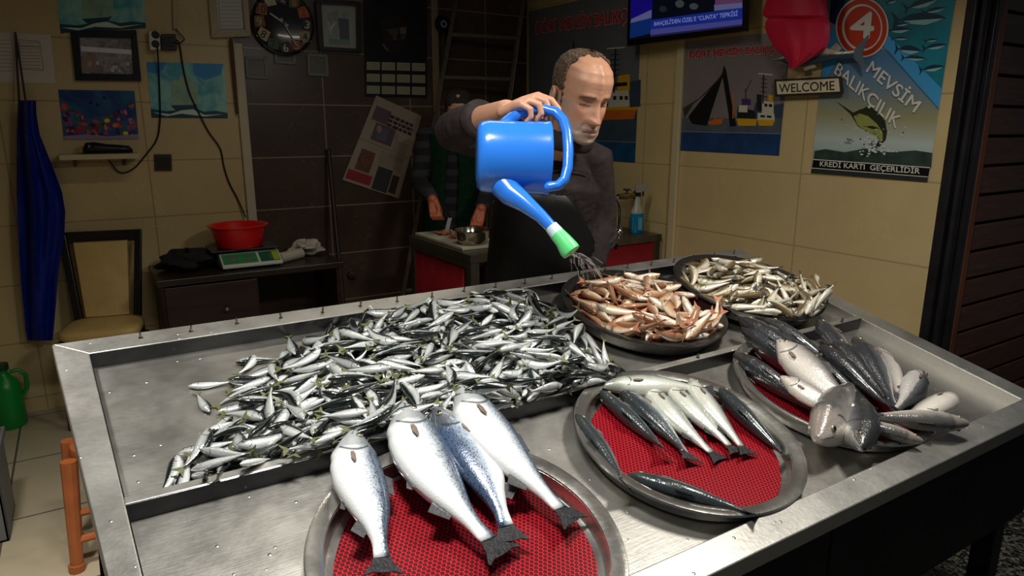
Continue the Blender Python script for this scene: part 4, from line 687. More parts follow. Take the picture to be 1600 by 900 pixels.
def lay_heap(data, protos, spread=None, skip=None):
    src = {}
    for e in data:
        if skip and skip(e): continue
        k = e[7]; M = pose(e, spread)
        if k not in src:
            p = protos[k]
            src[k] = make_fish(p['name'], p['label'], p['cat'], p['L'], p['prof'], p['mtl'], M, p['group'], bend=p['bend'], tail=p['tail'], tail_mat=p['tail_mat'], eye_r=p['eye_r'], eye_t=p['eye_t'], fins=False, detail=0)
        else:
            copy_tree(src[k], M)
mk = heap_protos('horse_mackerel', 'small silver horse mackerel in the big loose heap on the left of the counter', 'fish', 'horse mackerel heaped on the counter', .100, P_MACK, M_MACK, (.14, .13, .55), M_FIN_YEL, .032, .12)
lay_heap(FISH_MACK, mk)
ml = heap_protos('red_mullet', 'small reddish mullet in the heaped dull steel tray at the back', 'fish', 'red mullet heaped in a tray', .112, P_MULL, M_MULL, (.17, .12, .4), M_FIN_PINK, .030, .12)
lay_heap(FISH_MULL, ml, (1.475, .275, .92, .012, .030), lambda e: e[0] > 16150 and e[1] > 2500)
wh = heap_protos('whiting', 'small pale brownish whiting heaped in the tray at the back right corner', 'fish', 'whiting heaped in a tray', .105, P_WHIT, M_WHIT, (.12, .10, .2), M_FIN, .032, .12)
lay_heap(FISH_WHIT, wh, (1.965, .325, 1.05, .006, 0))
# what is left of each heap below the fish one can tell apart
def smoothstep(a, b, x):
    t = max(0, min(1, (x - a) / (b - a))); return t * t * (3 - 2 * t)
def heap_rest(name, label, data, L, prof, mtl, under):
    b = under; me_ = {}
    for e in data:
        k = e[7]
        if k not in me_:
            me, f = fish_body(L, prof, mtl, BENDS[k], 0, None, 14, 10); me_[k] = ([v.co.copy() for v in me.vertices], [tuple(p.vertices) for p in me.polygons])
        M = pose(e); i0 = len(b.v)
        b.v += [M @ v for v in me_[k][0]]; b.f += [tuple(i0 + x for x in f) for f in me_[k][1]]; b.m += [0] * len(me_[k][1])
    o = b.build(name, mtl, smooth=True)
    tag(o, label, 'fish', None, 'stuff'); return o
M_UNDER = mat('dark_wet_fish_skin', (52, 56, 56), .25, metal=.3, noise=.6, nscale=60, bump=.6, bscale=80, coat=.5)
LEFTLINE = [(.60, .09), (.548, .108), (.451, .153), (.344, .19), (.26, .25), (.193, .285), (.134, .38), (.077, .55), (.03, .66)]
def heap_left(v):
    for (v0, u0), (v1, u1) in zip(LEFTLINE, LEFTLINE[1:]):
        if v <= v0 and v >= v1: return u0 + (u1 - u0) * (v0 - v) / (v0 - v1)
    return LEFTLINE[0][1] if v > .6 else LEFTLINE[-1][1]
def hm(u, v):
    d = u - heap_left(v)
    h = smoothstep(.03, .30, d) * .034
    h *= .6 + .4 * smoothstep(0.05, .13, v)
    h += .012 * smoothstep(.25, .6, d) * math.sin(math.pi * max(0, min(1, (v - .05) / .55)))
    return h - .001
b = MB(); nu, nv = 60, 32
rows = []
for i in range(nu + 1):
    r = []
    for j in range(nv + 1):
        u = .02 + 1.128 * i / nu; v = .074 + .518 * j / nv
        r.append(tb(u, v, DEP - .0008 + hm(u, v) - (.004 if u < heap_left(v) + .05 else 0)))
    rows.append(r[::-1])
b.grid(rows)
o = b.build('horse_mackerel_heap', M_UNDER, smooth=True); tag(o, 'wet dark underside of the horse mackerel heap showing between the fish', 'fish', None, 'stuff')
if FISH_MACK_REST:
    heap_rest('horse_mackerel_remainder', 'bits of horse mackerel buried between the others in the big heap', FISH_MACK_REST, .100, P_MACK, M_MACK, MB())
def tray_under(name, label, cu, cv, rr, base, hgt, ox, oy, m):
    M = Matrix.Translation(tb(cu, cv, base)) @ TABLE_ROT.to_4x4(); n = 40; rows = []
    for p in (.001, .1, .2, .3, .4, .5, .6, .7, .78):
        rr_ = []
        for j in range(n):
            x = p * rr * math.cos(2 * math.pi * j / n); y = p * rr * math.sin(2 * math.pi * j / n)
            q = math.hypot(x + ox, y + oy) / rr
            rr_.append(M @ Vector((x, y, .0045 + hgt * (1 - smoothstep(.25, 1.0, q)))))
        rows.append(rr_)
    b = MB(); b.grid(rows, 0, True); o = b.build(name, m, smooth=True); tag(o, label, 'fish', None, 'stuff')
tray_under('red_mullet_heap', 'wet reddish underside of the mullet heap showing between the fish', 1.475, .308, .218, DEP + .008, .049, .035, -.01, mat('wet_mullet_under', (120, 66, 50), .3, noise=.5, nscale=60, bump=.5, coat=.4))
tray_under('whiting_heap', 'wet brownish underside of the whiting heap showing between the fish', 1.945, .325, .215, DEP + .026, .061, 0, 0, mat('wet_whiting_under', (92, 80, 56), .3, noise=.5, nscale=60, bump=.5, coat=.4))

# ------------------------------------------------------------------ fish laid out one by one
def lay(name, label, cat, group, prof, mtl, head, oh, tailp, ot, back, roll=0, bend=0, kink=0, droop=None, tail=(.13, .12, .35), **kw):
    """nose and tail tip given as points on the counter (u,v) with heights above its rim plane;
    back: +1 = the back lies to the left of the heading, -1 to the right"""
    h = tb(head[0], head[1], oh); t = tb(tailp[0], tailp[1], ot)
    ax = (h - t); D = ax.length; ax.normalize()
    L = D / (1 + tail[0] * .92)
    z = TN * back; z = (z - ax * z.dot(ax)).normalized()
    y = z.cross(ax)
    Mr = Matrix((ax, y, z)).transposed() @ Matrix.Rotation(R(roll), 3, 'X')
    c = h - ax * L * .5
    M = Matrix.Translation(c) @ Mr.to_4x4()
    return make_fish(name, label, cat, L, prof, mtl, M, group, bend=bend, kink=kink, droop=droop, tail=tail, **kw)
def px(x, y, o=0.0): return tuv(x, y, o)
SG = 'big salmon on the front tray'
def salmon(label, h, oh, t, ot, back, mtl, roll=0, bend=0, kink=0, prof=P_SALMON):
    return lay('salmon', label, 'fish', SG, prof, mtl, px(*h, oh), oh, px(*t, ot), ot, back, roll, bend, kink, tail=(.105, .105, .10), tail_mat=M_FIN_DARK, fin_mat=M_FIN, eye_r=.024, eye_t=.105, detail=2)
salmon('leftmost of the four salmon, white belly to the left and tail nearest the camera', (538, 676), .036, (614, 893), .006, -1, M_SALM, 8, .30, -.5)
salmon('second salmon from the left, head propped on the counter divider', (622, 634), .042, (748, 874), .008, -1, M_SALM, 10, .12, .25)
salmon('third salmon from the left, dark blue back to the left', (684, 638), .040, (822, 836), .002, 1, M_SALM2, -4, .15, .1)
salmon('rightmost salmon, pushed farthest back with its dark fin on the right', (712, 606), .052, (878, 820), .008, -1, M_SALM, 14, .10, .15)
TG = 'trout on the middle tray'
def trout(label, h, oh, t, ot, back, mtl, roll=0, bend=0, kink=0):
    return lay('trout', label, 'fish', TG, P_TROUT, mtl, px(*h, oh), oh, px(*t, ot), ot, back, roll, bend, kink, tail=(.115, .12, .18), tail_mat=M_FIN_DARK, fin_mat=M_FIN_DARK, eye_r=.023, eye_t=.10, detail=2)
o1 = -.014
trout('dark trout lying along the left rim of the middle tray', (903, 652), o1 + .012, (988, 768), o1 + .006, 1, M_TROUT, 45, .25, 0)
trout('dark trout lying along the front rim of the middle tray, tail over the rim', (982, 744), o1, (1186, 806), .004, 1, M_TROUT, 40, .15, 0)
trout('olive trout lying crosswise along the back rim of the middle tray', (942, 600), .008, (1112, 604), .006, -1, M_TROUTP, 0, -.2, 0)
trout('dark trout first from the left in the fan of trout', (940, 614), o1 + .004, (1052, 714), -.022, 1, M_TROUT, 42, .2, .2)
trout('grey trout second from the left in the fan of trout', (968, 606), o1 + .008, (1092, 720), -.020, 1, M_TROUT, 20, .15, .1)
trout('pale trout in the middle of the fan with its belly to the left', (1004, 600), o1 + .014, (1116, 720), -.018, -1, M_TROUTP, 12, .12, .1)
trout('pale trout right of the middle of the fan, its dark back on the right', (1036, 598), o1 + .016, (1152, 708), -.016, -1, M_TROUTP, 10, .1, -.1)
trout('pale yellowish trout near the right of the fan, tail straight down', (1072, 592), o1 + .022, (1166, 710), -.014, -1, M_TROUTP, 14, .25, -.2)
trout('dark trout at the right of the middle tray, apart from the fan', (1122, 608), o1 + .010, (1236, 722), -.018, 1, M_TROUT, 40, .1, -.1)
BG = 'sea bass heaped on the right tray'
def bass(label, h, oh, t, ot, back, mtl, roll=0, bend=0, kink=0, fins=True):
    return lay('sea_bass', label, 'fish', BG, P_BASS, mtl, px(*h, oh), oh, px(*t, ot), ot, back, roll, bend, kink, tail=(.12, .12, .2), tail_mat=M_FIN_DARK, fin_mat=M_FIN, eye_r=.022, eye_t=.105, detail=2, fins=fins)
b0 = -.010
bass('dark sea bass along the left rim of the right tray', (1148, 554), b0 + .018, (1292, 656), b0 + .006, 1, M_BASSK, 48, .1)
bass('dark sea bass second from the left rim, back upward', (1160, 514), b0 + .030, (1298, 620), b0 + .014, 1, M_BASSK, 46, .12)
bass('dark sea bass at the back left with its blunt head on the tray edge', (1156, 498), b0 + .046, (1316, 600), b0 + .028, 1, M_BASSK, 30, .1)
bass('dark sea bass at the very back of the heap beside the whiting tray', (1196, 500), b0 + .044, (1330, 590), b0 + .024, 1, M_BASSK, 40, .1)
bass('large pale sea bass on top at left, white belly turned up', (1212, 534), b0 + .062, (1352, 662), b0 + .052, -1, M_BASSP, -25, .1)
bass('pale sea bass lying lower left with its mouth turned up', (1218, 590), b0 + .044, (1352, 668), b0 + .040, -1, M_BASSP, -20, .1)
bass('small dark sea bass at the back of the heap pointing away', (1280, 502), b0 + .040, (1348, 592), b0 + .022, 1, M_BASSK, 20, .1)
bass('greenish dark sea bass in the middle with a shiny line along its side', (1284, 542), b0 + .062, (1402, 648), b0 + .034, 1, M_BASSK, 36, .15)
bass('dark sea bass wedged under the greenish one in the middle', (1262, 556), b0 + .036, (1378, 648), b0 + .018, 1, M_BASSK, 40, .1)
bass('dark sea bass right of the middle, partly behind the greyish one', (1304, 532), b0 + .044, (1398, 636), b0 + .020, 1, M_BASSK, 30, .1)
bass('purplish grey sea bass right of the middle, back to the left', (1338, 530), b0 + .048, (1408, 644), b0 + .026, 1, M_BASSK, 18, .12)
bass('grey sea bass at the back right, only its flank showing', (1374, 546), b0 + .026, (1412, 640), b0 + .010, 1, M_BASSP, 16, .1)
bass('dark sea bass standing tail down at the right of the heap', (1442, 582), b0 + .040, (1400, 652), b0 + .020, -1, M_BASSK, 30, -.1)
bass('cream bellied sea bass at the right, head toward the right ledge', (1496, 618), b0 + .038, (1392, 672), b0 + .018, 1, M_BASSP, -40, .1)
bass('pale sea bass lying across the front right, snout over the ledge', (1512, 662), b0 + .050, (1330, 648), b0 + .036, -1, M_BASSP, -25, .05)
bass('pale sea bass with a red bruise at the front, snout to the right', (1442, 690), b0 + .034, (1300, 646), b0 + .030, -1, M_BASSP, -20, .05)
bass('white bellied sea bass with its chin over the front rim', (1278, 690), b0 + .046, (1342, 590), b0 + .012, -1, M_BASSP, -60, .05, fins=False)
bass('grey sea bass with its head over the front rim facing the camera', (1345, 702), b0 + .050, (1330, 598), b0 + .014, 1, M_BASSK, 40, .05, fins=False)
# loose mackerel beside the heap
def loose(label, h, t, back, roll=0, off=-.033):
    lay('horse_mackerel', label, 'fish', 'loose horse mackerel beside the heap', P_MACK, M_MACK, px(*h, off), off, px(*t, off), off, back, roll, .1, tail=(.14, .13, .55), tail_mat=M_FIN_YEL, fins=False, detail=1, eye_r=.026, eye_t=.10)
loose('horse mackerel lying alone at the far left edge of the heap, head left', (294, 604), (366, 597), -1)
loose('horse mackerel standing tail up at the near left corner of the heap', (292, 752), (300, 702), 1)
loose('horse mackerel pointing left, just below the lone one', (368, 566), (440, 560), 1)
# ================================================================== people
def interp(tab, z):
    if z <= tab[0][0]: return list(tab[0][1:])
    for a, c in zip(tab, tab[1:]):
        if z <= c[0]:
            k = (z - a[0]) / (c[0] - a[0]); k = k * k * (3 - 2 * k) * .5 + k * .5
            return [a[j] + (c[j] - a[j]) * k for j in range(1, len(a))]
    return list(tab[-1][1:])
HEADTAB = [(-.122, .010, .072, .045), (-.118, .024, .086, .030), (-.106, .040, .094, .005), (-.088, .057, .095, -.03), (-.06, .065, .092, -.062), (-.03, .067, .090, -.080), (0, .072, .089, -.092), (.03, .0755, .093, -.100), (.06, .076, .092, -.101), (.085, .070, .080, -.090), (.105, .055, .058, -.070), (.118, .034, .030, -.044), (.124, .010, .004, -.014)]
def gs(x, s): return math.exp(-(x / s) ** 2)
def face_disp(x, z):
    """forward displacement of the face front at (x,z)"""
    ax = abs(x); d = 0.0
    # nose
    if z > -.062:
        k = max(0, min(1, (.022 - z) / .062)); w = .0085 + .006 * k
        d += (.007 + .026 * k ** 1.1) * gs(x, w * 1.15) * (1 if z > -.044 else gs(z + .044, .009))
    d += .010 * gs(ax - .015, .008) * gs(z + .043, .009)                 # nostril wings
    d -= .016 * gs(ax - .031, .016) * gs(z - .002, .012)                 # sockets
    d += .0085 * gs(ax - .031, .013) * gs(z + .001, .008)                # lids
    d -= .004 * gs(ax - .031, .015) * gs(z + .005, .0022)                # lid crease
    d += .008 * gs(ax - .028, .022) * gs(z - .021, .007)                 # brows
    d += .005 * gs(ax - .046, .016) * gs(z + .026, .016)                 # cheekbone
    d -= .004 * gs(ax - .045, .014) * gs(z + .068, .02)
    d += .006 * gs(x, .024) * gs(z + .069, .005) + .007 * gs(x, .020) * gs(z + .083, .006)
    d -= .008 * gs(x, .026) * gs(z + .0765, .0028)
    d += .004 * gs(x, .03) * gs(z + .075, .02)
    d += .007 * gs(x, .02) * gs(z + .107, .011)
    fx = .017 + (-.045 - z) * .55
    if -.085 < z < -.040: d -= .005 * gs(ax - fx, .0045)
    d -= .0015 * gs(z - .045, .002) * gs(x, .04) + .0015 * gs(z - .056, .002) * gs(x, .04)   # forehead lines
    return d
def head_rows(sc=1.0, grow=0.0, n=90, k=110):
    rows = []
    for i in range(n):
        z = -.122 + .246 * (i / (n - 1))
        a, yf, yb = interp(HEADTAB, z)
        cy = (yf + yb) / 2; b_ = (yf - yb) / 2
        r = []
        for j in range(k):
            t = 2 * math.pi * j / k
            c, s = math.cos(t), math.sin(t)
            e = 2 / 2.25
            x = a * (abs(s) ** e) * (1 if s > 0 else -1); y = cy + b_ * (abs(c) ** e) * (1 if c > 0 else -1)
            if c > 0: y += face_disp(x, z) * min(1, c * 2.2)
            g = 1 + grow / max(.02, math.hypot(x, y - cy))
            r.append(Vector((x * g, cy + (y - cy) * g, z * (1 + (grow / .12 if grow else 0)))) * sc)
        rows.append(r)
    return rows
def add_ear(b, M, s):
    Me = M @ Matrix.Translation((s * .0765, -.012, -.012)) @ Matrix.Rotation(R(-18 * s), 4, 'Z') @ Matrix.Rotation(R(-12), 4, 'X')
    rows = []
    for i in range(9):
        q = i / 8
        rr = [(1.0, 0), (1.04, .006), (1.0, .011), (.88, .013), (.74, .010), (.55, .006), (.35, .004), (.15, .005), (.02, .005)][i]
        row = []
        for j in range(22):
            t = 2 * math.pi * j / 22
            yy = .017 * math.cos(t) * rr[0] * (1 - .18 * math.sin(t) * -1); zz = .031 * math.sin(t) * rr[0]
            row.append(Me @ Vector((s * (rr[1] + .004), yy - .003, zz)))
        rows.append(row if s > 0 else row[::-1])
    b.grid(rows, 0, True, True, True)
def limb(b, pts, k=16):
    """pts: (Vector, radius); tapered limb with round ends"""
    b.tube([p for p, r in pts], [r for p, r in pts], k, round_ends=True)
def oval_stack(b, rows, k=28):
    """rows: (centre, half-width vector, half-depth vector)"""
    rr = []
    for c, hw, hd in rows:
        rr.append([c + hw * math.cos(2 * math.pi * j / k) + hd * math.sin(2 * math.pi * j / k) for j in range(k)])
    # orientation check
    b.grid(rr, 0, True, True, True)
def fuse(b, name, mtl, parent, voxel=.005, smooth_it=3, colf=None):
    me = b.mesh(name + '_raw', mtl)
    bm = bmesh.new(); bm.from_mesh(me); bmesh.ops.recalc_face_normals(bm, faces=bm.faces); bm.to_mesh(me); bm.free()
    o = bpy.data.objects.new(name + '_raw', me); COL.objects.link(o)
    md = o.modifiers.new('r', 'REMESH'); md.mode = 'VOXEL'; md.voxel_size = voxel; md.use_smooth_shade = True
    if smooth_it:
        sm = o.modifiers.new('s', 'SMOOTH'); sm.factor = .5; sm.iterations = smooth_it
    bpy.context.view_layer.update()
    ev = o.evaluated_get(bpy.context.evaluated_depsgraph_get())
    me2 = bpy.data.meshes.new_from_object(ev)
    bpy.data.objects.remove(o); bpy.data.meshes.remove(me)
    me2.name = name
    if colf:
        ca = me2.color_attributes.new('Col', 'FLOAT_COLOR', 'POINT')
        for i, v in enumerate(me2.vertices): ca.data[i].color = colf(v.co)
    me2.transform(rootm(parent).inverted())
    me2.polygons.foreach_set('use_smooth', [True] * len(me2.polygons))
    if not me2.materials: me2.materials.append(mtl)
    o2 = bpy.data.objects.new(name, me2); COL.objects.link(o2); o2.parent = parent
    return o2
def skin_mat(name):
    m = bpy.data.materials.new(name); m.use_nodes = True
    N, L = nodes(m); b = N['Principled BSDF']
    at_ = N.new('ShaderNodeVertexColor'); at_.layer_name = 'Col'
    tc = N.new('ShaderNodeTexCoord'); nz = N.new('ShaderNodeTexNoise'); nz.inputs['Scale'].default_value = 90; nz.inputs['Detail'].default_value = 4
    L.new(tc.outputs['Object'], nz.inputs['Vector'])
    hs = N.new('ShaderNodeHueSaturation'); L.new(at_.outputs[0], hs.inputs['Color'])
    L.new(mth(N, L, 'ADD', mth(N, L, 'MULTIPLY', nz.outputs['Fac'], .3), .85), hs.inputs['Value'])
    L.new(hs.outputs[0], b.inputs['Base Color'])
    b.inputs['Roughness'].default_value = .45; b.inputs['Subsurface Weight'].default_value = .12; b.inputs['Subsurface Scale'].default_value = .008
    bp = N.new('ShaderNodeBump'); bp.inputs['Strength'].default_value = .15; bp.inputs['Distance'].default_value = .002
    L.new(nz.outputs['Fac'], bp.inputs['Height']); L.new(bp.outputs['Normal'], b.inputs['Normal'])
    return m
M_SKIN = skin_mat('skin')
SK = srgb((196, 146, 118)); SKR = srgb((190, 122, 98)); STUB = srgb((164, 152, 142)); LIP = srgb((158, 100, 86)); BROW = srgb((78, 58, 44)); LASH = srgb((44, 32, 28)); SKD = srgb((160, 112, 88))
def lerpc(a, c, k): k = max(0, min(1, k)); return tuple(a[i] + (c[i] - a[i]) * k for i in range(4))
def face_col(Minv, sc):
    def f(co):
        p = (Minv @ co) / sc
        x, y, z = p; ax = abs(x)
        c = SK
        if p.length < .2 and z > -.2:
            n = .5 + .5 * math.sin(x * 900) * math.sin(z * 1100 + y * 700)
            if y > -.03 and -.135 < z < .02:
                # stubble: jaw, chin, upper lip
                k = max(0, min(1, (-.045 - z) / .02)) if ax > .02 else max(0, min(1, (-.052 - z) / .008))
                if ax > .045: k = max(k, max(0, min(1, (ax - .05) / .012)) * (1 if z < .0 else 0) * .8)
                c = lerpc(c, STUB, k * (.55 + .35 * n))
            if y > .03:
                c = lerpc(c, SKR, .55 * gs(x, .02) * gs(z + .038, .016)); c = lerpc(c, SKR, .4 * gs(ax - .045, .018) * gs(z + .03, .02))
                c = lerpc(c, SKD, .5 * gs(ax - .031, .018) * gs(z - .004, .012))
                c = lerpc(c, LIP, gs(x / .024, 1) * (gs(z + .070, .0045) + gs(z + .082, .005)))
                c = lerpc(c, LASH, 1.0 * gs(z + .0765, .0018) * (1 if ax < .028 else 0))
                c = lerpc(c, BROW, .9 * gs(z - .0225 + .25 * max(0, ax - .03), .005) * (1 if .012 < ax < .052 else 0))
                c = lerpc(c, LASH, .95 * gs(z + .0045 + .02 * max(0, ax - .04), .0024) * (1 if .017 < ax < .046 else 0))
        return c
    return f
def hair_cap(Mh, sc, parent, mtl, bald=True, grow=.004, seedv=3):
    rnd = random.Random(seedv)
    rows = head_rows(1.0, grow, 120, 170)
    b = MB(); idx = {}
    n, k = len(rows), len(rows[0])
    keep = [[False] * k for _ in range(n)]
    for i in range(n):
        for j in range(k):
            p = rows[i][j]; x, y, z = p; ax = abs(x)
            line = -.045 + max(0, y + .02) * 1.1          # lower hairline: nape lower, temples higher
            up = z > line and y < .055
            if ax > .05 and y > .008 and z < .0: up = z > -.03 and y < .018
            front = y < (.020 if bald else .05) - .9 * max(0, .045 - ax) * (1 if bald else 0) + .004 * math.sin(z * 260 + 1)
            if z > .05 and bald: front = y < (.014 + .022 * gs(x, .018) + .006 * max(0, (ax - .03) / .015) if ax < .045 else .020) + .004 * math.sin(ax * 300 + z * 90)
            ear = not (abs(y + .012) < .020 and -.055 < z < .016 and ax > .06)
            keep[i][j] = up and front and ear and z > -.075 and (y < -.005 or z > -.03)
    for i in range(n - 1):
        for j in range(k):
            j2 = (j + 1) % k
            if all((keep[i][j], keep[i][j2], keep[i + 1][j], keep[i + 1][j2])):
                q = []
                for a_, c_ in ((i, j), (i, j2), (i + 1, j2), (i + 1, j)):
                    if (a_, c_) not in idx:
                        p = rows[a_][c_].copy(); edge = any(not keep[min(n - 1, max(0, a_ + da))][(c_ + dc) % k] for da in (-1, 0, 1) for dc in (-1, 0, 1))
                        cc = Vector((0, -.01, .01)); dv = (p - cc).normalized()
                        p = p + dv * (-.0035 if edge else rnd.uniform(-.0015, .0035))
                        idx[(a_, c_)] = len(b.v); b.v.append(Mh @ (p * sc))
                    q.append(idx[(a_, c_)])
                b.f.append(tuple(q)); b.m.append(0)
    return b.build('hair', mtl, parent, smooth=True, sharp=180)
def hair_mat(name, a, c_):
    m = mat(name, a, .5, noise=.6, nscale=160, stretch=(1, 1, .25), bump=.9, bscale=220)
    return m
M_HAIR = hair_mat('short_brown_grey_hair', (92, 70, 52), None)
M_HAIR2 = hair_mat('dark_hair', (44, 38, 34), None)
def cloth(name, rgb, **kw):
    return mat(name, rgb, .85, noise=.25, nscale=30, bump=.5, bscale=38, spec=.15, **kw)
M_JACKET = cloth('grey_brown_jacket', (54, 47, 47))
M_APRON_B = mat('black_rubber_apron', (20, 20, 21), .45, bump=.25, bscale=14, spec=.25)
M_GREEN = cloth('dark_green_apron', (14, 44, 28))
M_TROUS = cloth('dark_trousers', (28, 28, 32))
M_SHOE = mat('black_rubber_boot', (18, 18, 18), .4)

# ---------------------------------------------------------------- the man with the watering can
dR = RT; dU = Vector((0, 0, 1)); dF = Vector((FW.x, FW.y, 0)).normalized()      # camera's right, up, away (level)
hc = at(907, 150, 2.11)
HS = 1.05
F_ = (dR * .44 - dF * .84 - dU * .34).normalized()
Xh = F_.cross((dU + dR * .06).normalized()).normalized(); Zh = Xh.cross(F_).normalized()
MH = Matrix.Translation(hc) @ Matrix((Xh, F_, Zh)).transposed().to_4x4()
foot = onZ(860, 430, 0.0)
base = Vector((at(848, 430, 2.64).x, at(848, 430, 2.64).y, 0))
man = thing('person', 'man in a dark grey jacket and black apron pouring from a blue watering can', 'person', base)
J = dict(pelvis=base + dU * .92, waist=base + dU * 1.08 - dF * .02, chest=at(864, 262, 2.44), neck=at(882, 208, 2.25), lsh=at(926, 248, 2.42), rsh=at(800, 228, 2.38))
b = MB()
b.grid([[MH @ (q * HS) for q in r] for r in head_rows()], 0, True, True, True)
for s in (1, -1): add_ear(b, MH @ Matrix.Scale(HS, 4), s)
limb(b, [(MH @ Vector((0, -.035, -.03)), .058), (J['neck'], .058), (J['chest'] + dU * .05, .075)])
# hidden trunk and legs
sw = (J['lsh'] - J['rsh']).normalized(); sd = sw.cross(dU).normalized()
oval_stack(b, [(J['pelvis'] - dU * .10, sw * .15, sd * .10), (J['pelvis'], sw * .165, sd * .115), (J['waist'] + dU * .06, sw * .155, sd * .11), (J['chest'] - dU * .04, sw * .165, sd * .115), (J['chest'] + dU * .07, sw * .14, sd * .085), (J['chest'] + dU * .11, sw * .06, sd * .05)])
for s in (-1, 1):
    hip = J['pelvis'] + sw * .09 * s - dU * .03
    kn = base + sw * .10 * s + dU * .50 - dF * .03; an = base + sw * .10 * s + dU * .08
    limb(b, [(hip, .085), ((hip + kn) / 2, .075), (kn, .055), (kn * .6 + an * .4, .056), (an, .040)])
    limb(b, [(an + dU * -.03, .038), (an - dF * .10 - dU * .045, .036), (an - dF * .16 - dU * .05, .028)])
# raised right arm
elb = at(708, 204, 2.10); wr = at(792, 172, 1.80)
fore = (wr - elb)
limb(b, [(J['rsh'], .058), ((J['rsh'] + elb) / 2, .050), (elb, .043), (elb + fore * .35, .044), (elb + fore * .7, .035), (wr, .028)])
# palm
kn_i = at(841, 150, 1.775); kn_p = at(816, 164, 1.715)
pc = (wr + (kn_i + kn_p) / 2) / 2
for q0 in (0.0, .33, .66, 1.0):
    k1 = kn_p + (kn_i - kn_p) * q0
    limb(b, [(wr + (kn_i - kn_p) * (q0 - .5) * .5, .016), (wr.lerp(k1, .55), .0165), (k1, .0115)])
def finger(pts, r):
    limb(b, [(at(*p), r * (1.06 - .11 * i)) for i, p in enumerate(pts)], 12)
finger([(816, 164, 1.715), (829, 171, 1.708), (830, 183, 1.712), (822, 191, 1.722)], .0092)
finger([(826, 157, 1.735), (843, 164, 1.728), (846, 178, 1.730), (838, 188, 1.738)], .0102)
finger([(834, 152, 1.756), (853, 159, 1.752), (859, 174, 1.752), (853, 186, 1.758)], .0105)
finger([(841, 150, 1.776), (862, 157, 1.772), (873, 171, 1.770), (874, 184, 1.772)], .0100)
finger([(802, 174, 1.80), (818, 181, 1.806), (836, 186, 1.80), (850, 188, 1.79)], .0125)
# left arm hanging beside the body
le = at(938, 338, 2.50); lw = at(926, 420, 2.52)
limb(b, [(J['lsh'], .056), ((J['lsh'] + le) / 2, .050), (le, .042), (le.lerp(lw, .4), .040), (lw, .028)])
hd_ = (lw - le).normalized()
side = hd_.cross(dF).normalized()
for i in range(4):
    k0 = lw + hd_ * .085 + side * (.027 - .018 * i)
    limb(b, [(lw + side * (.012 - .008 * i), .016), (k0, .0115)])
    limb(b, [(k0, .0100), (k0 + hd_ * .034 - dF * .012, .0092), (k0 + hd_ * (.052 if i else .045) - dF * .034, .0080)], 10)
limb(b, [(lw + side * .02 + hd_ * .02, .014), (lw + side * .042 + hd_ * .055 - dF * .02, .011), (lw + side * .044 + hd_ * .085 - dF * .03, .009)], 10)
fuse(b, 'body', M_SKIN, man, .0034, 2, face_col(MH.inverted(), HS))
hair_cap(MH, HS, man, M_HAIR, True)
# jacket
b = MB()
oval_stack(b, [(J['pelvis'] - dU * .06, sw * .185, sd * .135), (J['pelvis'] + dU * .05, sw * .19, sd * .140), (J['waist'] + dU * .08, sw * .182, sd * .138), (J['chest'] - dU * .06, sw * .184, sd * .142), (J['chest'] + dU * .05, sw * .17, sd * .11), (J['chest'] + dU * .105, sw * .085, sd * .072)])
limb(b, [(J['rsh'] + sw * .03, .068), (J['rsh'], .076), ((J['rsh'] + elb) / 2, .068), (elb, .062), (elb + fore * .25, .060), (elb + fore * .47, .055)])
cufp = elb + fore * .50
b.tube([elb + fore * .44, cufp, elb + fore * .55, elb + fore * .60], [.050, .058, .060, .050], 20)
limb(b, [(J['lsh'] - sw * .03, .068), (J['lsh'], .074), ((J['lsh'] + le) / 2, .066), (le, .060), (le.lerp(lw, .5), .055), (le.lerp(lw, .93), .046)])
# folds along the arms and front
rnd = random.Random(5)
for i in range(9):
    q = le.lerp(J['lsh'], -.5 + i * .16); w = .050 + .003 * (i % 2)
    b.tube([q + side * w * math.cos(a) - dF * w * math.sin(a) + dU * .018 * math.sin(3 * a + i) for a in [R(-20 + 28 * j) for j in range(8)]], .008, 8, round_ends=True)
for i in range(6):
    q = elb.lerp(J['rsh'], .12 + i * .13)
    b.tube([q + dU * .052 * math.cos(a) - dF * .054 * math.sin(a) + dR * .010 * math.sin(2 * a + i) for a in [R(-10 + 24 * j) for j in range(6)]], .009, 8, round_ends=True)
fuse(b, 'jacket', M_JACKET, man, .006, 3)
b = MB()
b.tube([J['neck'] + (MH.to_3x3() @ Vector((0, 0, 0))) + sw * .078 * math.cos(a) + sd * .070 * math.sin(a) - dU * (.018 + .012 * math.sin(a)) for a in [2 * math.pi * j / 24 for j in range(25)]], .019, 10, flat=1.6, flat_axis=dU)
b.build('collar', M_JACKET, man, smooth=True, sharp=180)
front = -dF
def on_chest(x, y, d): return at(x, y, d)
M_SEAM = mat('dark_seam', (34, 30, 30), .7)
def torso_depth(x, y):
    """depth of the jacket front under a point of it"""
    r = ray(x, y); best = None
    d = 1.9
    while d < 2.8:
        p = CAM + r * d
        # distance inside the oval of the trunk at this height
        zc = J['chest']; k = (p.z - J['pelvis'].z) / (zc.z - J['pelvis'].z)
        c = J['pelvis'].lerp(zc, k); e = p - c
        if (e.dot(sw) / .192) ** 2 + (e.dot(sd) / .139) ** 2 < 1: return d
        d += .004
    return 2.3
def seam(name, pts, r, m):
    b = MB(); b.tube([at(x, y, torso_depth(x, y) - .001) for x, y in pts], r, 6); b.build(name, m, man, smooth=True)
seam('chest_seam', [(862, 268), (880, 264), (900, 266), (920, 271)], .0022, M_SEAM)
seam('zip', [(884, 226), (880, 250), (877, 275), (872, 310), (868, 340)], .0028, M_SEAM)
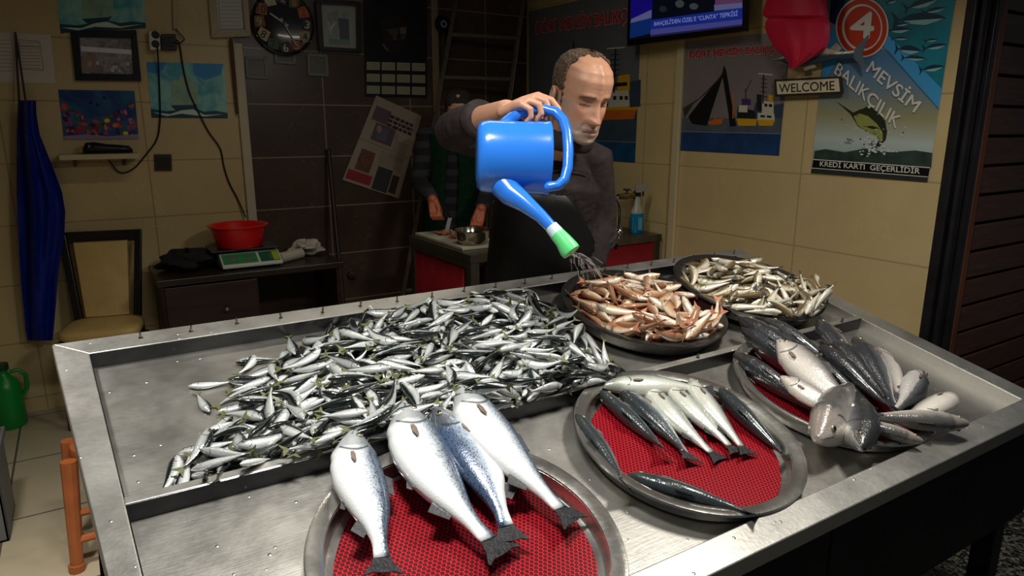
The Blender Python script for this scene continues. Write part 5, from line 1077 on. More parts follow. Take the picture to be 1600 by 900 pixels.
# apron: a stiff black sheet over the lower front
b = MB(); rows = []
for i in range(15):
    z = 1.36 - i * .066
    row = []
    for j in range(17):
        a = R(-88 + 176 * j / 16)
        kk = (z - J['pelvis'].z) / (J['chest'].z - J['pelvis'].z); c = J['pelvis'].lerp(J['chest'], max(-.3, min(1, kk)))
        c = Vector((c.x, c.y, z)); wv = .006 * math.sin(j * 1.3 + i * .5) * min(1, i / 5)
        w = .205 + .022 * min(1, i / 6); dd = .146 + .04 * min(1, i / 6) + wv
        if i < 4: a = R(-74 - 3.5 * i + (84 + 18 * i) * j / 16)
        row.append(c + sw * (w * math.sin(a)) + (sd if sd.dot(dF) < 0 else -sd) * (dd * math.cos(a)))
    rows.append(row)
b.grid(rows); b.build('apron', M_APRON_B, man, smooth=True, sharp=180, solid=.004)
b = MB()
oval_stack(b, [(J['pelvis'] - dU * .12, sw * .17, sd * .12), (J['pelvis'] + dU * .02, sw * .178, sd * .128)])
for s in (-1, 1):
    hip = J['pelvis'] + sw * .09 * s - dU * .03; kn = base + sw * .10 * s + dU * .50 - dF * .03; an = base + sw * .10 * s + dU * .08
    limb(b, [(hip, .098), ((hip + kn) / 2, .090), (kn, .072), (kn * .6 + an * .4, .070), (an, .062)])
fuse(b, 'trousers', M_TROUS, man, .009, 2)
for s in (-1, 1):
    an = base + sw * .10 * s + dU * .08
    b = MB(); limb(b, [(an + dU * .08, .058), (an - dU * .02, .056), (an - dF * .10 - dU * .035, .048), (an - dF * .18 - dU * .043, .038)])
    b.build('boot', M_SHOE, man, smooth=True)

# ---------------------------------------------------------------- the watering can
M_CAN = mat('blue_plastic', (44, 120, 222), .22, coat=.5, sss=.05)
M_ROSE = mat('light_green_plastic', (96, 214, 128), .35)
M_COLLAR = mat('pale_plastic_ring', (196, 222, 226), .35)
cc = at(801, 246, 1.715)
can = thing('watering_can', 'bright blue plastic watering can tipped on its side, pouring over the mullet tray', 'watering can', cc)
Mc = Matrix.Translation(cc) @ Matrix((dR, dF, dU)).transposed().to_4x4() @ Matrix.Rotation(R(2), 4, 'Y') @ Matrix.Rotation(R(6), 4, 'Z') @ Matrix.Rotation(R(90), 4, 'Y')
b = MB()
hl = .091; rr_ = .089
prof = [(.001, -hl), (.060, -hl), (.078, -hl + .003), (.086, -hl + .012), (rr_, -hl + .03), (rr_ - .001, -.02), (rr_, .02), (rr_ + .001, hl - .012), (rr_ + .003, hl - .006), (rr_ + .003, hl), (rr_ - .004, hl), (rr_ - .005, hl - .02), (rr_ - .005, 0), (rr_ - .006, -hl + .02), (.07, -hl + .006), (.001, -hl + .005)]
b.lathe(prof, Mc, 64, sx=1.0, sy=.82)
b.build('can_body', M_CAN, can, smooth=True, sharp=60)
b = MB()
hp = [(858, 292, 1.68), (872, 290, 1.68), (882, 280, 1.685), (887, 262, 1.69), (888, 235, 1.70), (886, 208, 1.715), (880, 188, 1.73), (868, 175, 1.74), (850, 170, 1.744), (832, 171, 1.746), (815, 176, 1.744), (800, 184, 1.74), (790, 196, 1.73)]
b.tube([at(*p) for p in hp], [.013, .0125, .0125, .013, .0135, .0135, .0135, .013, .0115, .0115, .012, .015, .020], 14, round_ends=True)
b.build('handle', M_CAN, can, smooth=True, sharp=80)
b = MB()
sp = [(788, 290, 1.70), (800, 304, 1.685), (822, 319, 1.665), (845, 338, 1.65), (866, 360, 1.64)]
b.tube([at(*p) for p in sp], [.036, .031, .022, .0165, .0145], 20)
spt = b.build('spout', M_CAN, can, smooth=True, sharp=80)
b = MB(); b.tube([at(861, 354, 1.642), at(872, 367, 1.637)], [.0165, .0185], 20); b.build('spout_ring', M_COLLAR, spt, smooth=True, sharp=50)
b = MB(); b.tube([at(870, 365, 1.638), at(880, 376, 1.634), at(889, 389, 1.63), at(893, 394, 1.628)], [.0185, .0205, .0245, .0235], 24); b.build('sprinkler_rose', M_ROSE, spt, smooth=True, sharp=50)
# thin streams of water falling from the rose
M_WATER = mat('falling_water', (236, 240, 240), .08, trans=.75, ior=1.33)
b = MB(); rnd = random.Random(11)
o0 = at(893, 396, 1.628)
land = tb(1.42, .20, .05)
for i in range(64):
    a = rnd.uniform(0, 6.28); q = math.sqrt(rnd.random()) * .021
    p0 = o0 + dR * q * math.cos(a) + dF * q * math.sin(a)
    tgt = tb(1.33 + rnd.gauss(.02, .04), .17 + rnd.gauss(.02, .05), .05)
    vel = (tgt - p0); n = 9
    u0 = rnd.random() * .7; u1 = min(1, u0 + rnd.uniform(.08, .32))
    pts = []
    for j in range(5):
        k = u0 + (u1 - u0) * j / 4
        p = p0 + Vector((vel.x * k, vel.y * k, 0)) + dU * (vel.z * (.55 * k + .45 * k * k))
        pts.append(p)
    b.tube(pts, [.0004, .0011, .0013, .0011, .0004], 6)
o = b.build('water_spray', M_WATER, smooth=True); tag(o, 'thin streams of water falling from the green rose of the watering can', 'water', None, 'stuff')

# ---------------------------------------------------------------- the second person cutting fish behind
hc2 = at(716, 172, 4.26)
F2 = (-dF * .62 - dU * .76 + dR * .05).normalized(); X2 = F2.cross(dU).normalized(); Z2 = X2.cross(F2).normalized()
MH2 = Matrix.Translation(hc2) @ Matrix((X2, F2, Z2)).transposed().to_4x4()
b2p = at(705, 300, 4.47); base2 = Vector((b2p.x, b2p.y, 0))
p2 = thing('person', 'person in a striped jumper and dark green apron cutting fish behind the man', 'person', base2)
ls, rs = at(754, 212, 4.44), at(666, 212, 4.44)
sw2 = (ls - rs).normalized(); sd2 = sw2.cross(dU).normalized()
ch2 = (ls + rs) / 2 - dU * .09; pv2 = base2 + dU * .92
b = MB()
b.grid([[MH2 @ q for q in r] for r in head_rows(1, 0, 50, 60)], 0, True, True, True)
limb(b, [(MH2 @ Vector((0, -.03, -.04)), .055), ((ls + rs) / 2 + dU * .01, .06), (ch2, .07)])
oval_stack(b, [(pv2 - dU * .1, sw2 * .15, sd2 * .10), (pv2, sw2 * .16, sd2 * .11), (pv2.lerp(ch2, .5), sw2 * .15, sd2 * .105), (ch2, sw2 * .16, sd2 * .11), (ch2 + dU * .08, sw2 * .14, sd2 * .08)])
for s in (-1, 1):
    hip = pv2 + sw2 * .09 * s; an = base2 + sw2 * .1 * s + dU * .08
    limb(b, [(hip, .085), (hip.lerp(an, .5), .058), (an, .042)]); limb(b, [(an - dU * .03, .038), (an - dF * .15 - dU * .045, .03)])
er, el_ = at(655, 285, 4.34), at(768, 285, 4.34); wr2, wl2 = at(676, 312, 3.98), at(752, 326, 4.0)
limb(b, [(rs, .055), (er, .043), (wr2, .029)]); limb(b, [(ls, .055), (el_, .043), (wl2, .029)])
for w_, s in ((wr2, 1), (wl2, -1)):
    dn = (-dU * .8 - dF * .35 + dR * .18 * s).normalized(); ac = dR * s
    for i in range(4):
        k0 = w_ + dn * .075 + ac * (.022 - .019 * i) * -1 - dF * .01
        limb(b, [(w_ + ac * (.01 - .008 * i) * -1, .018), (k0, .0125)])
        limb(b, [(k0, .0105), (k0 + dn * .022 - dF * .024, .010), (k0 + dn * .042 - dF * .006 + ac * .008, .0085)], 8)
    limb(b, [(w_ + ac * .018 + dn * .02 - dF * .01, .014), (w_ + ac * .03 + dn * .06 - dF * .025, .0115), (w_ + ac * .018 + dn * .085 - dF * .03, .0095)], 8)
SKH = srgb((176, 92, 64))
fuse(b, 'body', M_SKIN, p2, .0045, 2, lambda co: SKH if co.z < 1.25 else SK)
hair_cap(MH2, 1.0, p2, M_HAIR2, False)
def stripe_mat():
    m = bpy.data.materials.new('striped_knit'); m.use_nodes = True
    N, L = nodes(m); bb = N['Principled BSDF']; tc = N.new('ShaderNodeTexCoord'); s_ = N.new('ShaderNodeSeparateXYZ'); L.new(tc.outputs['Object'], s_.inputs[0])
    k = mth(N, L, 'GREATER_THAN', mth(N, L, 'FRACT', mth(N, L, 'MULTIPLY', s_.outputs[2], 11.5)), .55)
    L.new(mixc(N, L, k, srgb((18, 19, 25)), srgb((46, 45, 50))), bb.inputs['Base Color']); bb.inputs['Roughness'].default_value = .9
    return m
b = MB()
oval_stack(b, [(pv2 - dU * .05, sw2 * .175, sd2 * .125), (pv2.lerp(ch2, .5), sw2 * .17, sd2 * .125), (ch2, sw2 * .18, sd2 * .13), (ch2 + dU * .09, sw2 * .15, sd2 * .10), (ch2 + dU * .12, sw2 * .07, sd2 * .07)])
limb(b, [(rs, .068), (rs.lerp(er, .5), .062), (er, .058), (er.lerp(wr2, .92), .042)]); limb(b, [(ls, .068), (ls.lerp(el_, .5), .062), (el_, .058), (el_.lerp(wl2, .92), .042)])
fuse(b, 'jumper', stripe_mat(), p2, .007, 2)
# open-fronted apron: bib halves and straps, a darker gap in the middle
for s0, s1 in ((-85, -12), (14, 85)):
    b = MB(); rows = []
    for i in range(12):
        z = ch2.z + .10 - i * .075; c = pv2.lerp(ch2, max(-.4, min(1, (z - pv2.z) / (ch2.z - pv2.z)))); c = Vector((c.x, c.y, z)); row = []
        for j in range(9):
            a = R((s0 + (s1 - s0) * j / 8) * (.62 if i < 2 else .8 if i < 3 else 1))
            row.append(c + sw2 * (.190 * math.sin(a)) + (sd2 if sd2.dot(dF) < 0 else -sd2) * ((.142 + .02 * min(1, i / 4) - (.03 if i < 1 else 0)) * math.cos(a)))
        rows.append(row)
    b.grid(rows); b.build('apron_front', M_GREEN, p2, smooth=True, sharp=180, solid=.004)
b = MB(); b.tube([at(694, 322, 3.92), at(704, 340, 3.86)], [.010, .009], 8); b.build('knife_handle', mat('black_knife_grip', (16, 16, 16), .4), None)
kn = thing('kitchen_knife', 'black handled knife in the hand of the person cutting fish', 'knife', at(694, 322, 3.92))
ko = bpy.data.objects['knife_handle']; ko.parent = kn; ko.matrix_parent_inverse = kn.matrix_world.inverted()
b = MB(); p0, p1 = at(704, 340, 3.86), at(700, 362, 3.86); b.prism([p0 + dR * .008, p1 + dR * .004, p1 - dR * .02, p0 - dR * .014], dF * .002); b.build('blade', mat('knife_steel', (150, 150, 150), .25, metal=1), kn)
# ================================================================== things on the walls
def BW(x, y, o=0.0): return onY(x, y, YB - o)
def RW(x, y, o=0.0): return onX(x, y, XR - o)
def flat(name, rgb, **kw):
    kw.setdefault('rough', .35); return mat(name, rgb, **kw)
class Art:
    """a flat printed sheet: a thin backing and coloured shapes printed on it, one mesh"""
    def __init__(s, fn, o=.001, th=.0015):
        s.b = MB(); s.fn = fn; s.o = o; s.th = th; s.mats = []; s.n = 0
    def mi(s, m):
        if m not in s.mats: s.mats.append(m)
        return s.mats.index(m)
    def sheet(s, quad, m):
        f = [s.fn(x, y, s.o + s.th) for x, y in quad]; k = [s.fn(x, y, s.o) for x, y in quad]
        i = s.mi(m); n = len(f); b0 = len(s.b.v); s.b.v += f + k
        s.b.f += [tuple(b0 + j for j in range(n)), tuple(b0 + n + j for j in reversed(range(n)))]; s.b.m += [i, i]
        for j in range(n): s.b.f.append((b0 + j, b0 + n + j, b0 + n + (j + 1) % n, b0 + (j + 1) % n)); s.b.m.append(i)
    def poly(s, pts, m, lift=0):
        s.n += 1; o = s.o + s.th + .00002 * s.n + lift
        pts = [Vector(s.fn(x, y, o)) for x, y in pts]
        s.b.face(pts, s.mi(m))
    def ell(s, cx, cy, rx, ry, m, n=28, rot=0, a0=0, a1=360):
        r = R(rot)
        s.poly([(cx + rx * math.cos(a) * math.cos(r) - ry * math.sin(a) * math.sin(r), cy + rx * math.cos(a) * math.sin(r) + ry * math.sin(a) * math.cos(r)) for a in [R(a0 + (a1 - a0) * j / n) for j in range(n)]], m)
    def line(s, pts, w, m):
        for (x0, y0), (x1, y1) in zip(pts, pts[1:]):
            d = math.hypot(x1 - x0, y1 - y0) or 1; nx, ny = -(y1 - y0) / d * w / 2, (x1 - x0) / d * w / 2
            s.poly([(x0 + nx, y0 + ny), (x1 + nx, y1 + ny), (x1 - nx, y1 - ny), (x0 - nx, y0 - ny)], m)
    def build(s, name, parent):
        s.face_out(); return s.b.build(name, s.mats, parent)
    def face_out(s): pass
def text(body, fn, o, p0, p1, pt, m, parent, name='lettering', bold=0.0, extr=.0006, outline=None):
    cu = bpy.data.curves.new(name, 'FONT'); cu.body = body; cu.size = 1; cu.resolution_u = 4
    ob = bpy.data.objects.new(name + '_raw', cu); COL.objects.link(ob)
    bpy.context.view_layer.update()
    me = bpy.data.meshes.new_from_object(ob.evaluated_get(bpy.context.evaluated_depsgraph_get()))
    bpy.data.objects.remove(ob); bpy.data.curves.remove(cu)
    xs = [v.co.x for v in me.vertices]; x0, x1 = min(xs), max(xs); ch = .729 if body.upper() == body or True else .7
    P0, P1, PT = Vector(fn(*p0, o)), Vector(fn(*p1, o)), Vector(fn(*pt, o))
    ux = P1 - P0; uy = PT - P0; nn = ux.cross(uy).normalized()
    for v in me.vertices:
        v.co = P0 + ux * ((v.co.x - x0) / (x1 - x0)) + uy * (v.co.y / ch) + nn * v.co.z
    if bold:
        bm = bmesh.new(); base_v = [v.co.copy() for v in me.vertices]; base_f = [tuple(p.vertices) for p in me.polygons]
        bw = (ux.length / (x1 - x0)) * bold * .6
        un, vn = ux.normalized(), uy.normalized()
        allv, allf = [], []
        for i, (dx, dy) in enumerate(((0, 0), (1, 0), (-1, 0), (0, 1), (0, -1))):
            allf += [tuple(len(allv) + q for q in f) for f in base_f]; allv += [q + un * bw * dx + vn * bw * dy + nn * .00001 * i for q in base_v]
        bm.free(); bpy.data.meshes.remove(me); me = bpy.data.meshes.new(name); me.from_pydata([tuple(q) for q in allv], [], allf)
    if parent is not None: me.transform(rootm(parent).inverted())
    me.materials.append(m)
    o_ = bpy.data.objects.new(name, me); COL.objects.link(o_); o_.parent = parent
    return o_
def wall_thing(name, label, cat, fn, x, y, o=0.0, group=None): return thing(name, label, cat, fn(x, y, o), None, group)
def picture_frame(name, label, fn, outer, inner, mf, th=.018, group=None, back=None, lip=.004, cat='picture frame'):
    cx = sum(p[0] for p in outer) / 4; cy = sum(p[1] for p in outer) / 4
    t = wall_thing(name, label, cat, fn, cx, cy, .0, group)
    b = MB()
    for i in range(4):
        j = (i + 1) % 4
        q = [fn(*outer[i], th), fn(*outer[j], th), fn(*inner[j], th), fn(*inner[i], th)]
        k = [fn(*outer[i], .0012), fn(*outer[j], .0012), fn(*inner[j], .0012), fn(*inner[i], .0012)]
        i0 = len(b.v); b.v += [Vector(p) for p in q + k]
        for f in ((0, 1, 2, 3), (7, 6, 5, 4), (0, 4, 5, 1), (1, 5, 6, 2), (2, 6, 7, 3), (3, 7, 4, 0)): b.f.append(tuple(i0 + x for x in f)); b.m.append(0)
    b.build('frame', mf, t, bevel=.002)
    b = MB(); mid = [lerp2(o_, n_, .8) for o_, n_ in zip(outer, inner)]; b.prism([fn(x, y, th * .62) for x, y in mid], fn(cx, cy, th * .62 - .0015) - fn(cx, cy, th * .62))
    b.build('glass', mat('picture_pane', (230, 235, 235), .03, alpha=.07, spec=.9), t)
    return t
W_ = flat('print_white', (226, 224, 214)); K_ = flat('print_black', (16, 16, 18))
M_GLASS = mat('picture_glass', (255, 255, 255), .03, trans=1.0, ior=1.1)

# ---- right wall, large fishmonger poster
t = wall_thing('poster', 'big fishmonger poster with a red number 4 circle, a leaping swordfish and white Turkish lettering', 'poster', RW, 1370, 150)
a = Art(RW, .001, .002)
OUT = [(1299, -45), (1499, -45), (1450, 284), (1267, 270)]
a.sheet(OUT, flat('poster_sky', (150, 168, 172)))
def lerp2(p, q, k): return (p[0] + (q[0] - p[0]) * k, p[1] + (q[1] - p[1]) * k)
grad = [((84, 128, 170), .38), ((92, 134, 172), .46), ((108, 140, 166), .52), ((120, 140, 150), .58), ((142, 148, 132), .64), ((160, 158, 120), .70), ((176, 180, 160), .76), ((190, 204, 200), .82), ((176, 196, 192), .87), ((150, 170, 160), .895)]
fine = []
for (c, k0), (c2, k1) in zip(grad, grad[1:]):
    for i in range(5): fine.append((tuple(int(c[q] + (c2[q] - c[q]) * i / 5) for q in range(3)), k0 + (k1 - k0) * i / 5))
fine.append(grad[-1])
for (c, k0), nx in zip(fine, fine[1:] + [((0, 0, 0), .91)]):
    a.poly([lerp2(OUT[0], OUT[3], k0), lerp2(OUT[1], OUT[2], k0), lerp2(OUT[1], OUT[2], nx[1]), lerp2(OUT[0], OUT[3], nx[1])], flat('poster_tone_%d_%d_%d' % c, c))
sea = flat('poster_teal_water', (30, 132, 150), noise=.35, nscale=5)
a.poly([(1299, -45), (1499, -45), (1471, 142), (1384, 66), (1330, 10), (1296, 34)], sea)
a.poly([(1300, -10), (1340, -20), (1318, 45), (1296, 34)], flat('poster_deep_water', (24, 62, 92), noise=.4, nscale=8))
band = flat('poster_sky_blue_band', (70, 164, 222))
a.poly([(1372, 60), (1387, 54), (1471, 138), (1467, 170)], band)
a.poly([(1294, 36), (1312, 52), (1322, 70), (1290, 124), (1283, 140), (1286, 100)], band)
shadow = flat('poster_band_edge', (44, 104, 150)); a.line([(1370, 62), (1467, 171)], 1.6, shadow)
# school of tuna
tb_, tl_ = flat('tuna_back', (22, 62, 82)), flat('tuna_belly', (150, 196, 200))
def tuna(nx, ny, tx, ty, w):
    L = math.hypot(nx - tx, ny - ty); ux, uy = (nx - tx) / L, (ny - ty) / L; px_, py_ = -uy, ux
    def q(s, d): return (tx + ux * s * L + px_ * d * w, ty + uy * s * L + py_ * d * w)
    a.poly([q(.12, 0), q(.35, -.42), (q(.6, -.5)), q(.85, -.3), q(1, 0), q(.85, .22), q(.6, .5), q(.35, .38)], tb_)
    a.poly([q(.2, .08), q(.5, .05), q(.95, .03), q(.82, .22), q(.6, .46), q(.35, .34)], tl_)
    a.poly([q(.14, -.06), q(-.02, -.75), q(.04, 0), q(-.02, .75), q(.14, .06)], tb_)
for f in ((1479, 28, 1394, 32, 21), (1468, -2, 1412, 14, 15), (1479, 12, 1440, 20, 9), (1424, 46, 1384, 48, 11), (1440, 80, 1398, 76, 15), (1448, 92, 1408, 90, 9), (1480, 70, 1441, 76, 10), (1476, 104, 1436, 110, 11), (1422, 36, 1396, 40, 7), (1402, 0, 1384, 4, 8), (1421, 60, 1392, 60, 6), (1466, 62, 1444, 64, 6)): tuna(*f)
# open sea at the foot, the swordfish and its splash
a.poly([(1273, 236), (1290, 233), (1320, 238), (1350, 232), (1390, 238), (1430, 235), (1457, 239), (1455, 262), (1271, 250)], flat('poster_dark_sea', (52, 70, 62), noise=.4, nscale=20))
a.poly([(1271, 249), (1453, 262), (1449, 284), (1267, 270)], K_)
a.line([(1270, 249), (1453, 262)], 1.3, W_); a.line([(1268, 262.5), (1450, 276.5)], 1.1, W_)
a.poly([(1268, 264), (1450, 278), (1449, 284), (1267, 270)], flat('poster_foot_strip', (46, 54, 54)))
Z = lambda l: [(1200 + x / 3, y / 3) for x, y in l]
a.poly(Z([(318, 474), (400, 528), (432, 512), (480, 508), (520, 530), (550, 570), (558, 620), (552, 655), (520, 690), (478, 715), (505, 682), (520, 655), (505, 635), (460, 615), (420, 590), (398, 552), (385, 533)]), flat('swordfish_back', (44, 52, 36)))
a.poly(Z([(402, 545), (430, 532), (470, 545), (510, 580), (535, 615), (540, 650), (522, 672), (520, 650), (500, 632), (455, 612), (420, 586)]), flat('swordfish_belly', (152, 160, 84)))
a.poly(Z([(452, 592), (490, 590), (524, 602), (490, 606)]), flat('swordfish_back', (44, 52, 36)))
a.poly(Z([(440, 512), (470, 495), (520, 528), (480, 520)]), flat('swordfish_back', (44, 52, 36)))
a.poly(Z([(500, 680), (470, 730), (430, 745), (480, 700)]), flat('swordfish_back', (44, 52, 36)))
rnd = random.Random(4); spl = [flat('splash_white', (222, 228, 222)), flat('splash_dark', (70, 80, 72))]
for i in range(90):
    an = rnd.uniform(0, 6.28); q = abs(rnd.gauss(0, 1))
    a.ell(1362 + 26 * q * math.cos(an) * .8, 226 - abs(24 * q * math.sin(an)) * .9, rnd.uniform(.5, 1.5), rnd.uniform(.5, 1.6), spl[i % 3 == 0], 6)
for i in range(14): a.ell(1322 + rnd.uniform(-3, 12), 220 + rnd.gauss(0, 2), .9, .9, spl[1], 6)
for i in range(30): a.ell(1366 + rnd.gauss(0, 14), 236 + rnd.gauss(0, 4), rnd.uniform(1, 3), rnd.uniform(.6, 1.6), spl[0], 7)
red = flat('poster_orange_red', (206, 62, 34))
a.ell(1347, 43, 41.5, 47, W_, 48); a.ell(1347, 43, 39, 44.5, red, 48); a.ell(1347, 43, 31.5, 36.5, W_, 48); a.ell(1348, 43, 28.5, 33.5, red, 48)
a.build('sheet', t)
text('4', RW, .0085, (1328, 58), (1363, 60), (1332, 17), W_, t, 'numeral', .03)
text('MEVSİM', RW, .0095, (1353, 111), (1428, 176), (1364, 94), W_, t, bold=.02)
text('BALIKÇILIK', RW, .0095, (1303, 114), (1400, 201), (1311, 96), W_, t, bold=.02)
text('KREDİ KARTI  GEÇERLİDİR', RW, .0085, (1281, 259.5), (1437, 271.5), (1281.5, 251.5), W_, t, bold=.02)

# ---- right wall, boat poster and the larger one behind the man
RED_T = flat('poster_red_letter', (186, 32, 40)); PINK_H = flat('poster_letter_glow', (214, 168, 160))
def boat_poster(label, quad, horizon, txt, shipf, sky, sea1, sea2):
    t = wall_thing('boat_poster', label, 'poster', RW, sum(p[0] for p in quad) / 4, sum(p[1] for p in quad) / 4)
    a = Art(RW, .001, .002); a.sheet(quad, sky[0])
    def Q(u, v): return lerp2(lerp2(quad[0], quad[1], u), lerp2(quad[3], quad[2], u), v)
    a.poly([Q(0, 0), Q(1, 0), Q(1, .12), Q(0, .12)], sky[1])
    a.poly([Q(0, horizon), Q(1, horizon), Q(1, 1), Q(0, 1)], sea1); a.poly([Q(0, horizon + .13), Q(1, horizon + .13), Q(1, 1), Q(0, 1)], sea2)
    a.line([Q(0, horizon + .125), Q(1, horizon + .125)], 1.0, flat('poster_wave_light', (120, 138, 150)))
    a.poly([Q(.72, horizon - .13), Q(.86, horizon - .10), Q(1, horizon - .12), Q(1, horizon), Q(.7, horizon)], flat('poster_far_hill', (58, 72, 92)))
    shipf(a, Q)
    a.build('sheet', t)
    body, p0, p1, pt = txt
    text(body, RW, .0070, (p0[0], p0[1]), p1, pt, RED_T, t, bold=.03)
    text(body, RW, .0064, (p0[0] - .5, p0[1] + .7), (p1[0] + .7, p1[1] + .7), (pt[0] - .5, pt[1] - .6), PINK_H, t, 'letter_outline', bold=.08)
    return t
yel, org, wht, nav, blk, prp = flat('boat_yellow', (214, 166, 32)), flat('boat_orange', (206, 108, 34)), flat('boat_white', (206, 202, 184)), flat('boat_dark', (34, 36, 42)), flat('net_black', (26, 24, 24)), flat('boat_purple', (70, 50, 110))
def ship_full(a, Q):
    C4 = lambda l: [(980 + x / 3.4616, y / 3.4616) for x, y in l]
    a.poly(C4([(524, 352), (512, 400), (330, 630), (350, 670), (430, 682), (470, 560), (516, 420), (548, 620), (555, 685), (590, 682), (566, 560), (536, 380)]), blk)
    a.poly(C4([(300, 585), (410, 520), (500, 425), (520, 400), (360, 560), (310, 640)]), flat('net_grey', (60, 56, 56)))
    a.poly(C4([(436, 660), (470, 645), (474, 600), (478, 645), (520, 640), (510, 672), (450, 676)]), org)
    a.poly(C4([(590, 640), (702, 645), (695, 680), (600, 680)]), yel); a.poly(C4([(598, 575), (690, 600), (696, 642), (592, 640)]), nav)
    a.poly(C4([(604, 570), (650, 570), (650, 608), (602, 606)]), wht); a.poly(C4([(618, 532), (668, 536), (670, 568), (620, 568)]), prp)
    a.line(C4([(575, 500), (572, 640)]), 2, org); a.line(C4([(640, 500), (672, 432)]), 1, nav); a.line(C4([(640, 480), (642, 535)]), 1.5, nav)
    a.poly(C4([(704, 648), (800, 650), (786, 680), (712, 680)]), yel); a.poly(C4([(706, 610), (796, 616), (798, 650), (704, 648)]), wht); a.poly(C4([(730, 545), (792, 552), (792, 616), (728, 612)]), wht)
    a.poly(C4([(742, 560), (758, 562), (758, 578), (742, 576)]), nav); a.poly(C4([(766, 562), (784, 564), (784, 580), (766, 578)]), nav); a.poly(C4([(720, 622), (745, 624), (745, 636), (720, 634)]), nav); a.poly(C4([(755, 624), (780, 626), (780, 638), (755, 636)]), nav)
    a.poly(C4([(700, 510), (728, 512), (726, 600), (702, 600)]), nav); a.poly(C4([(764, 512), (792, 515), (790, 550), (764, 548)]), yel)
    a.line(C4([(738, 395), (734, 560)]), 2, nav); a.line(C4([(710, 398), (786, 404)]), 2, wht)
    for y in (425, 450, 470, 495, 520): a.line(C4([(722, y), (756, y + 4)]), 1.2, nav)
def ship_tall(a, Q):
    D = lambda l: [(660 + x / 4, y / 4) for x, y in l]
    a.poly([(925, 168), (996, 168), (990, 186), (930, 188)], org); a.poly([(925, 166), (996, 163), (996, 171), (926, 173)], yel)
    a.poly([(952, 142), (982, 140), (984, 166), (950, 168)], wht); a.poly([(966, 118), (984, 116), (984, 141), (964, 142)], yel); a.poly([(956, 130), (980, 128), (980, 134), (956, 136)], nav)
    for x in (958, 968, 976): a.poly([(x, 150), (x + 5, 150), (x + 5, 156), (x, 156)], nav)
    a.poly([(930, 110), (950, 112), (950, 166), (928, 166)], blk)
    a.line([(962, 76), (959, 145)], 2.4, nav); a.line([(948, 76), (976, 74)], 2, wht); a.line([(896, 64), (896, 88)], 2, nav)
    for y in (86, 94, 102, 110, 118): a.line([(954, y), (968, y - 1)], 1.5, nav)
    a.poly([(984, 128), (1001, 124), (1000, 166), (984, 168)], flat('poster_far_hill', (58, 72, 92)))
    a.poly([(860, 150), (925, 168), (925, 186), (860, 180)], blk)
skyA, skyB = flat('poster_grey_sky', (128, 120, 122), noise=.06, nscale=4), flat('poster_pale_sky', (146, 140, 142))
boat_poster('small boat poster under the television showing a black net and two yellow fishing boats', [(1068, 66), (1236, 48), (1217, 243), (1062, 235)], .70, ('DÖRT MEVSİM BALIKÇI', (1077, 91), (1214, 81.5), (1077.5, 80)), ship_full, (skyA, skyB), flat('poster_grey_sea', (84, 92, 104), noise=.15, nscale=14), flat('poster_blue_sea', (34, 66, 116), noise=.25, nscale=12))
boat_poster('larger boat poster in the corner behind the man with a white fishing boat', [(826, 18), (1004, -22), (992, 254), (826, 242)], .76, ('DÖRT MEVSİM BALIKÇI', (838, 52), (982, 33), (838.5, 35)), ship_tall, (flat('poster_dim_sky', (104, 108, 118), noise=.1, nscale=4), flat('poster_dim_sky_top', (112, 116, 126))), flat('poster_dim_sea', (60, 78, 96), noise=.15, nscale=12), flat('poster_dim_blue_sea', (28, 78, 118), noise=.25, nscale=10))

# ---- television on its bracket
t = wall_thing('television', 'flat television on the side wall showing a blue news ticker', 'television', RW, 1070, 20, .08)
TVF = lambda x, y, o=0.0: RW(x, y, o)
M_TVB = mat('television_black', (14, 14, 16), .3)
b = MB(); o0, o1 = .07, .105
q = [(983, -70), (1166, -88), (1163, 48), (979, 72)]
b.prism([TVF(x, y, o1) for x, y in q], Vector((o1 - o0, 0, 0))); b.build('housing', M_TVB, t, bevel=.004)
a = Art(RW, o1 + .0002, .0006)
def glow(n, c, e=.32): return mat(n, c, .2, emit=e)
a.sheet([(986, -64), (1163, -82), (1159.5, 41), (983.5, 62)], glow('screen_dark', (12, 16, 30)))
a.poly([(986, -64), (1020, -67), (1019, 26), (985, 30)], glow('screen_violet', (28, 16, 140)))
a.poly([(986, 30), (1018, 15), (1018, 28), (985, 36)], glow('screen_pale', (110, 116, 170)))
a.poly([(985, 36), (1018, 28), (1017, 52), (984, 60)], glow('screen_mid_blue', (20, 52, 130)))
a.poly([(1018, 31), (1160, 12), (1160, 30), (1017, 46)], glow('screen_ticker_blue', (30, 54, 160)))
a.poly([(1017, 46), (1160, 30), (1159.6, 38), (1016, 55)], glow('screen_ticker_pale', (84, 84, 168)))
a.poly([(1017, 55), (1159.6, 38), (1159.6, 41), (1016, 58)], glow('screen_ticker_edge', (40, 40, 90)))
a.poly([(1116, 7), (1160, 4), (1160, 12), (1116, 17)], glow('screen_pale', (110, 116, 170)))
a.poly([(1118, -10), (1160, -14), (1160, 4), (1117, 8)], glow('screen_pinkish', (110, 70, 110)))
a.ell(1062, 6, 7, 6, glow('screen_grey', (76, 78, 82))); a.ell(1084, 10, 7, 5, glow('screen_grey', (76, 78, 82))); a.ell(1036, 14, 6, 5, glow('screen_grey2', (40, 44, 50)))
a.build('screen', t)
text('BAHÇELİ\'DEN ÖZEL\'E "CUNTA" TEPKİSİ', RW, o1 + .0040, (1022, 40.5), (1152, 24.5), (1022.4, 34), glow('screen_letter', (150, 160, 215), .4), t, bold=.01)
b = MB(); b.box((XR - .069, RW(1075, 20).y - .12, RW(1075, 0).z - .05), (XR - .001, RW(1075, 20).y + .12, RW(1075, 0).z + .14)); b.build('bracket', M_TVB, t)

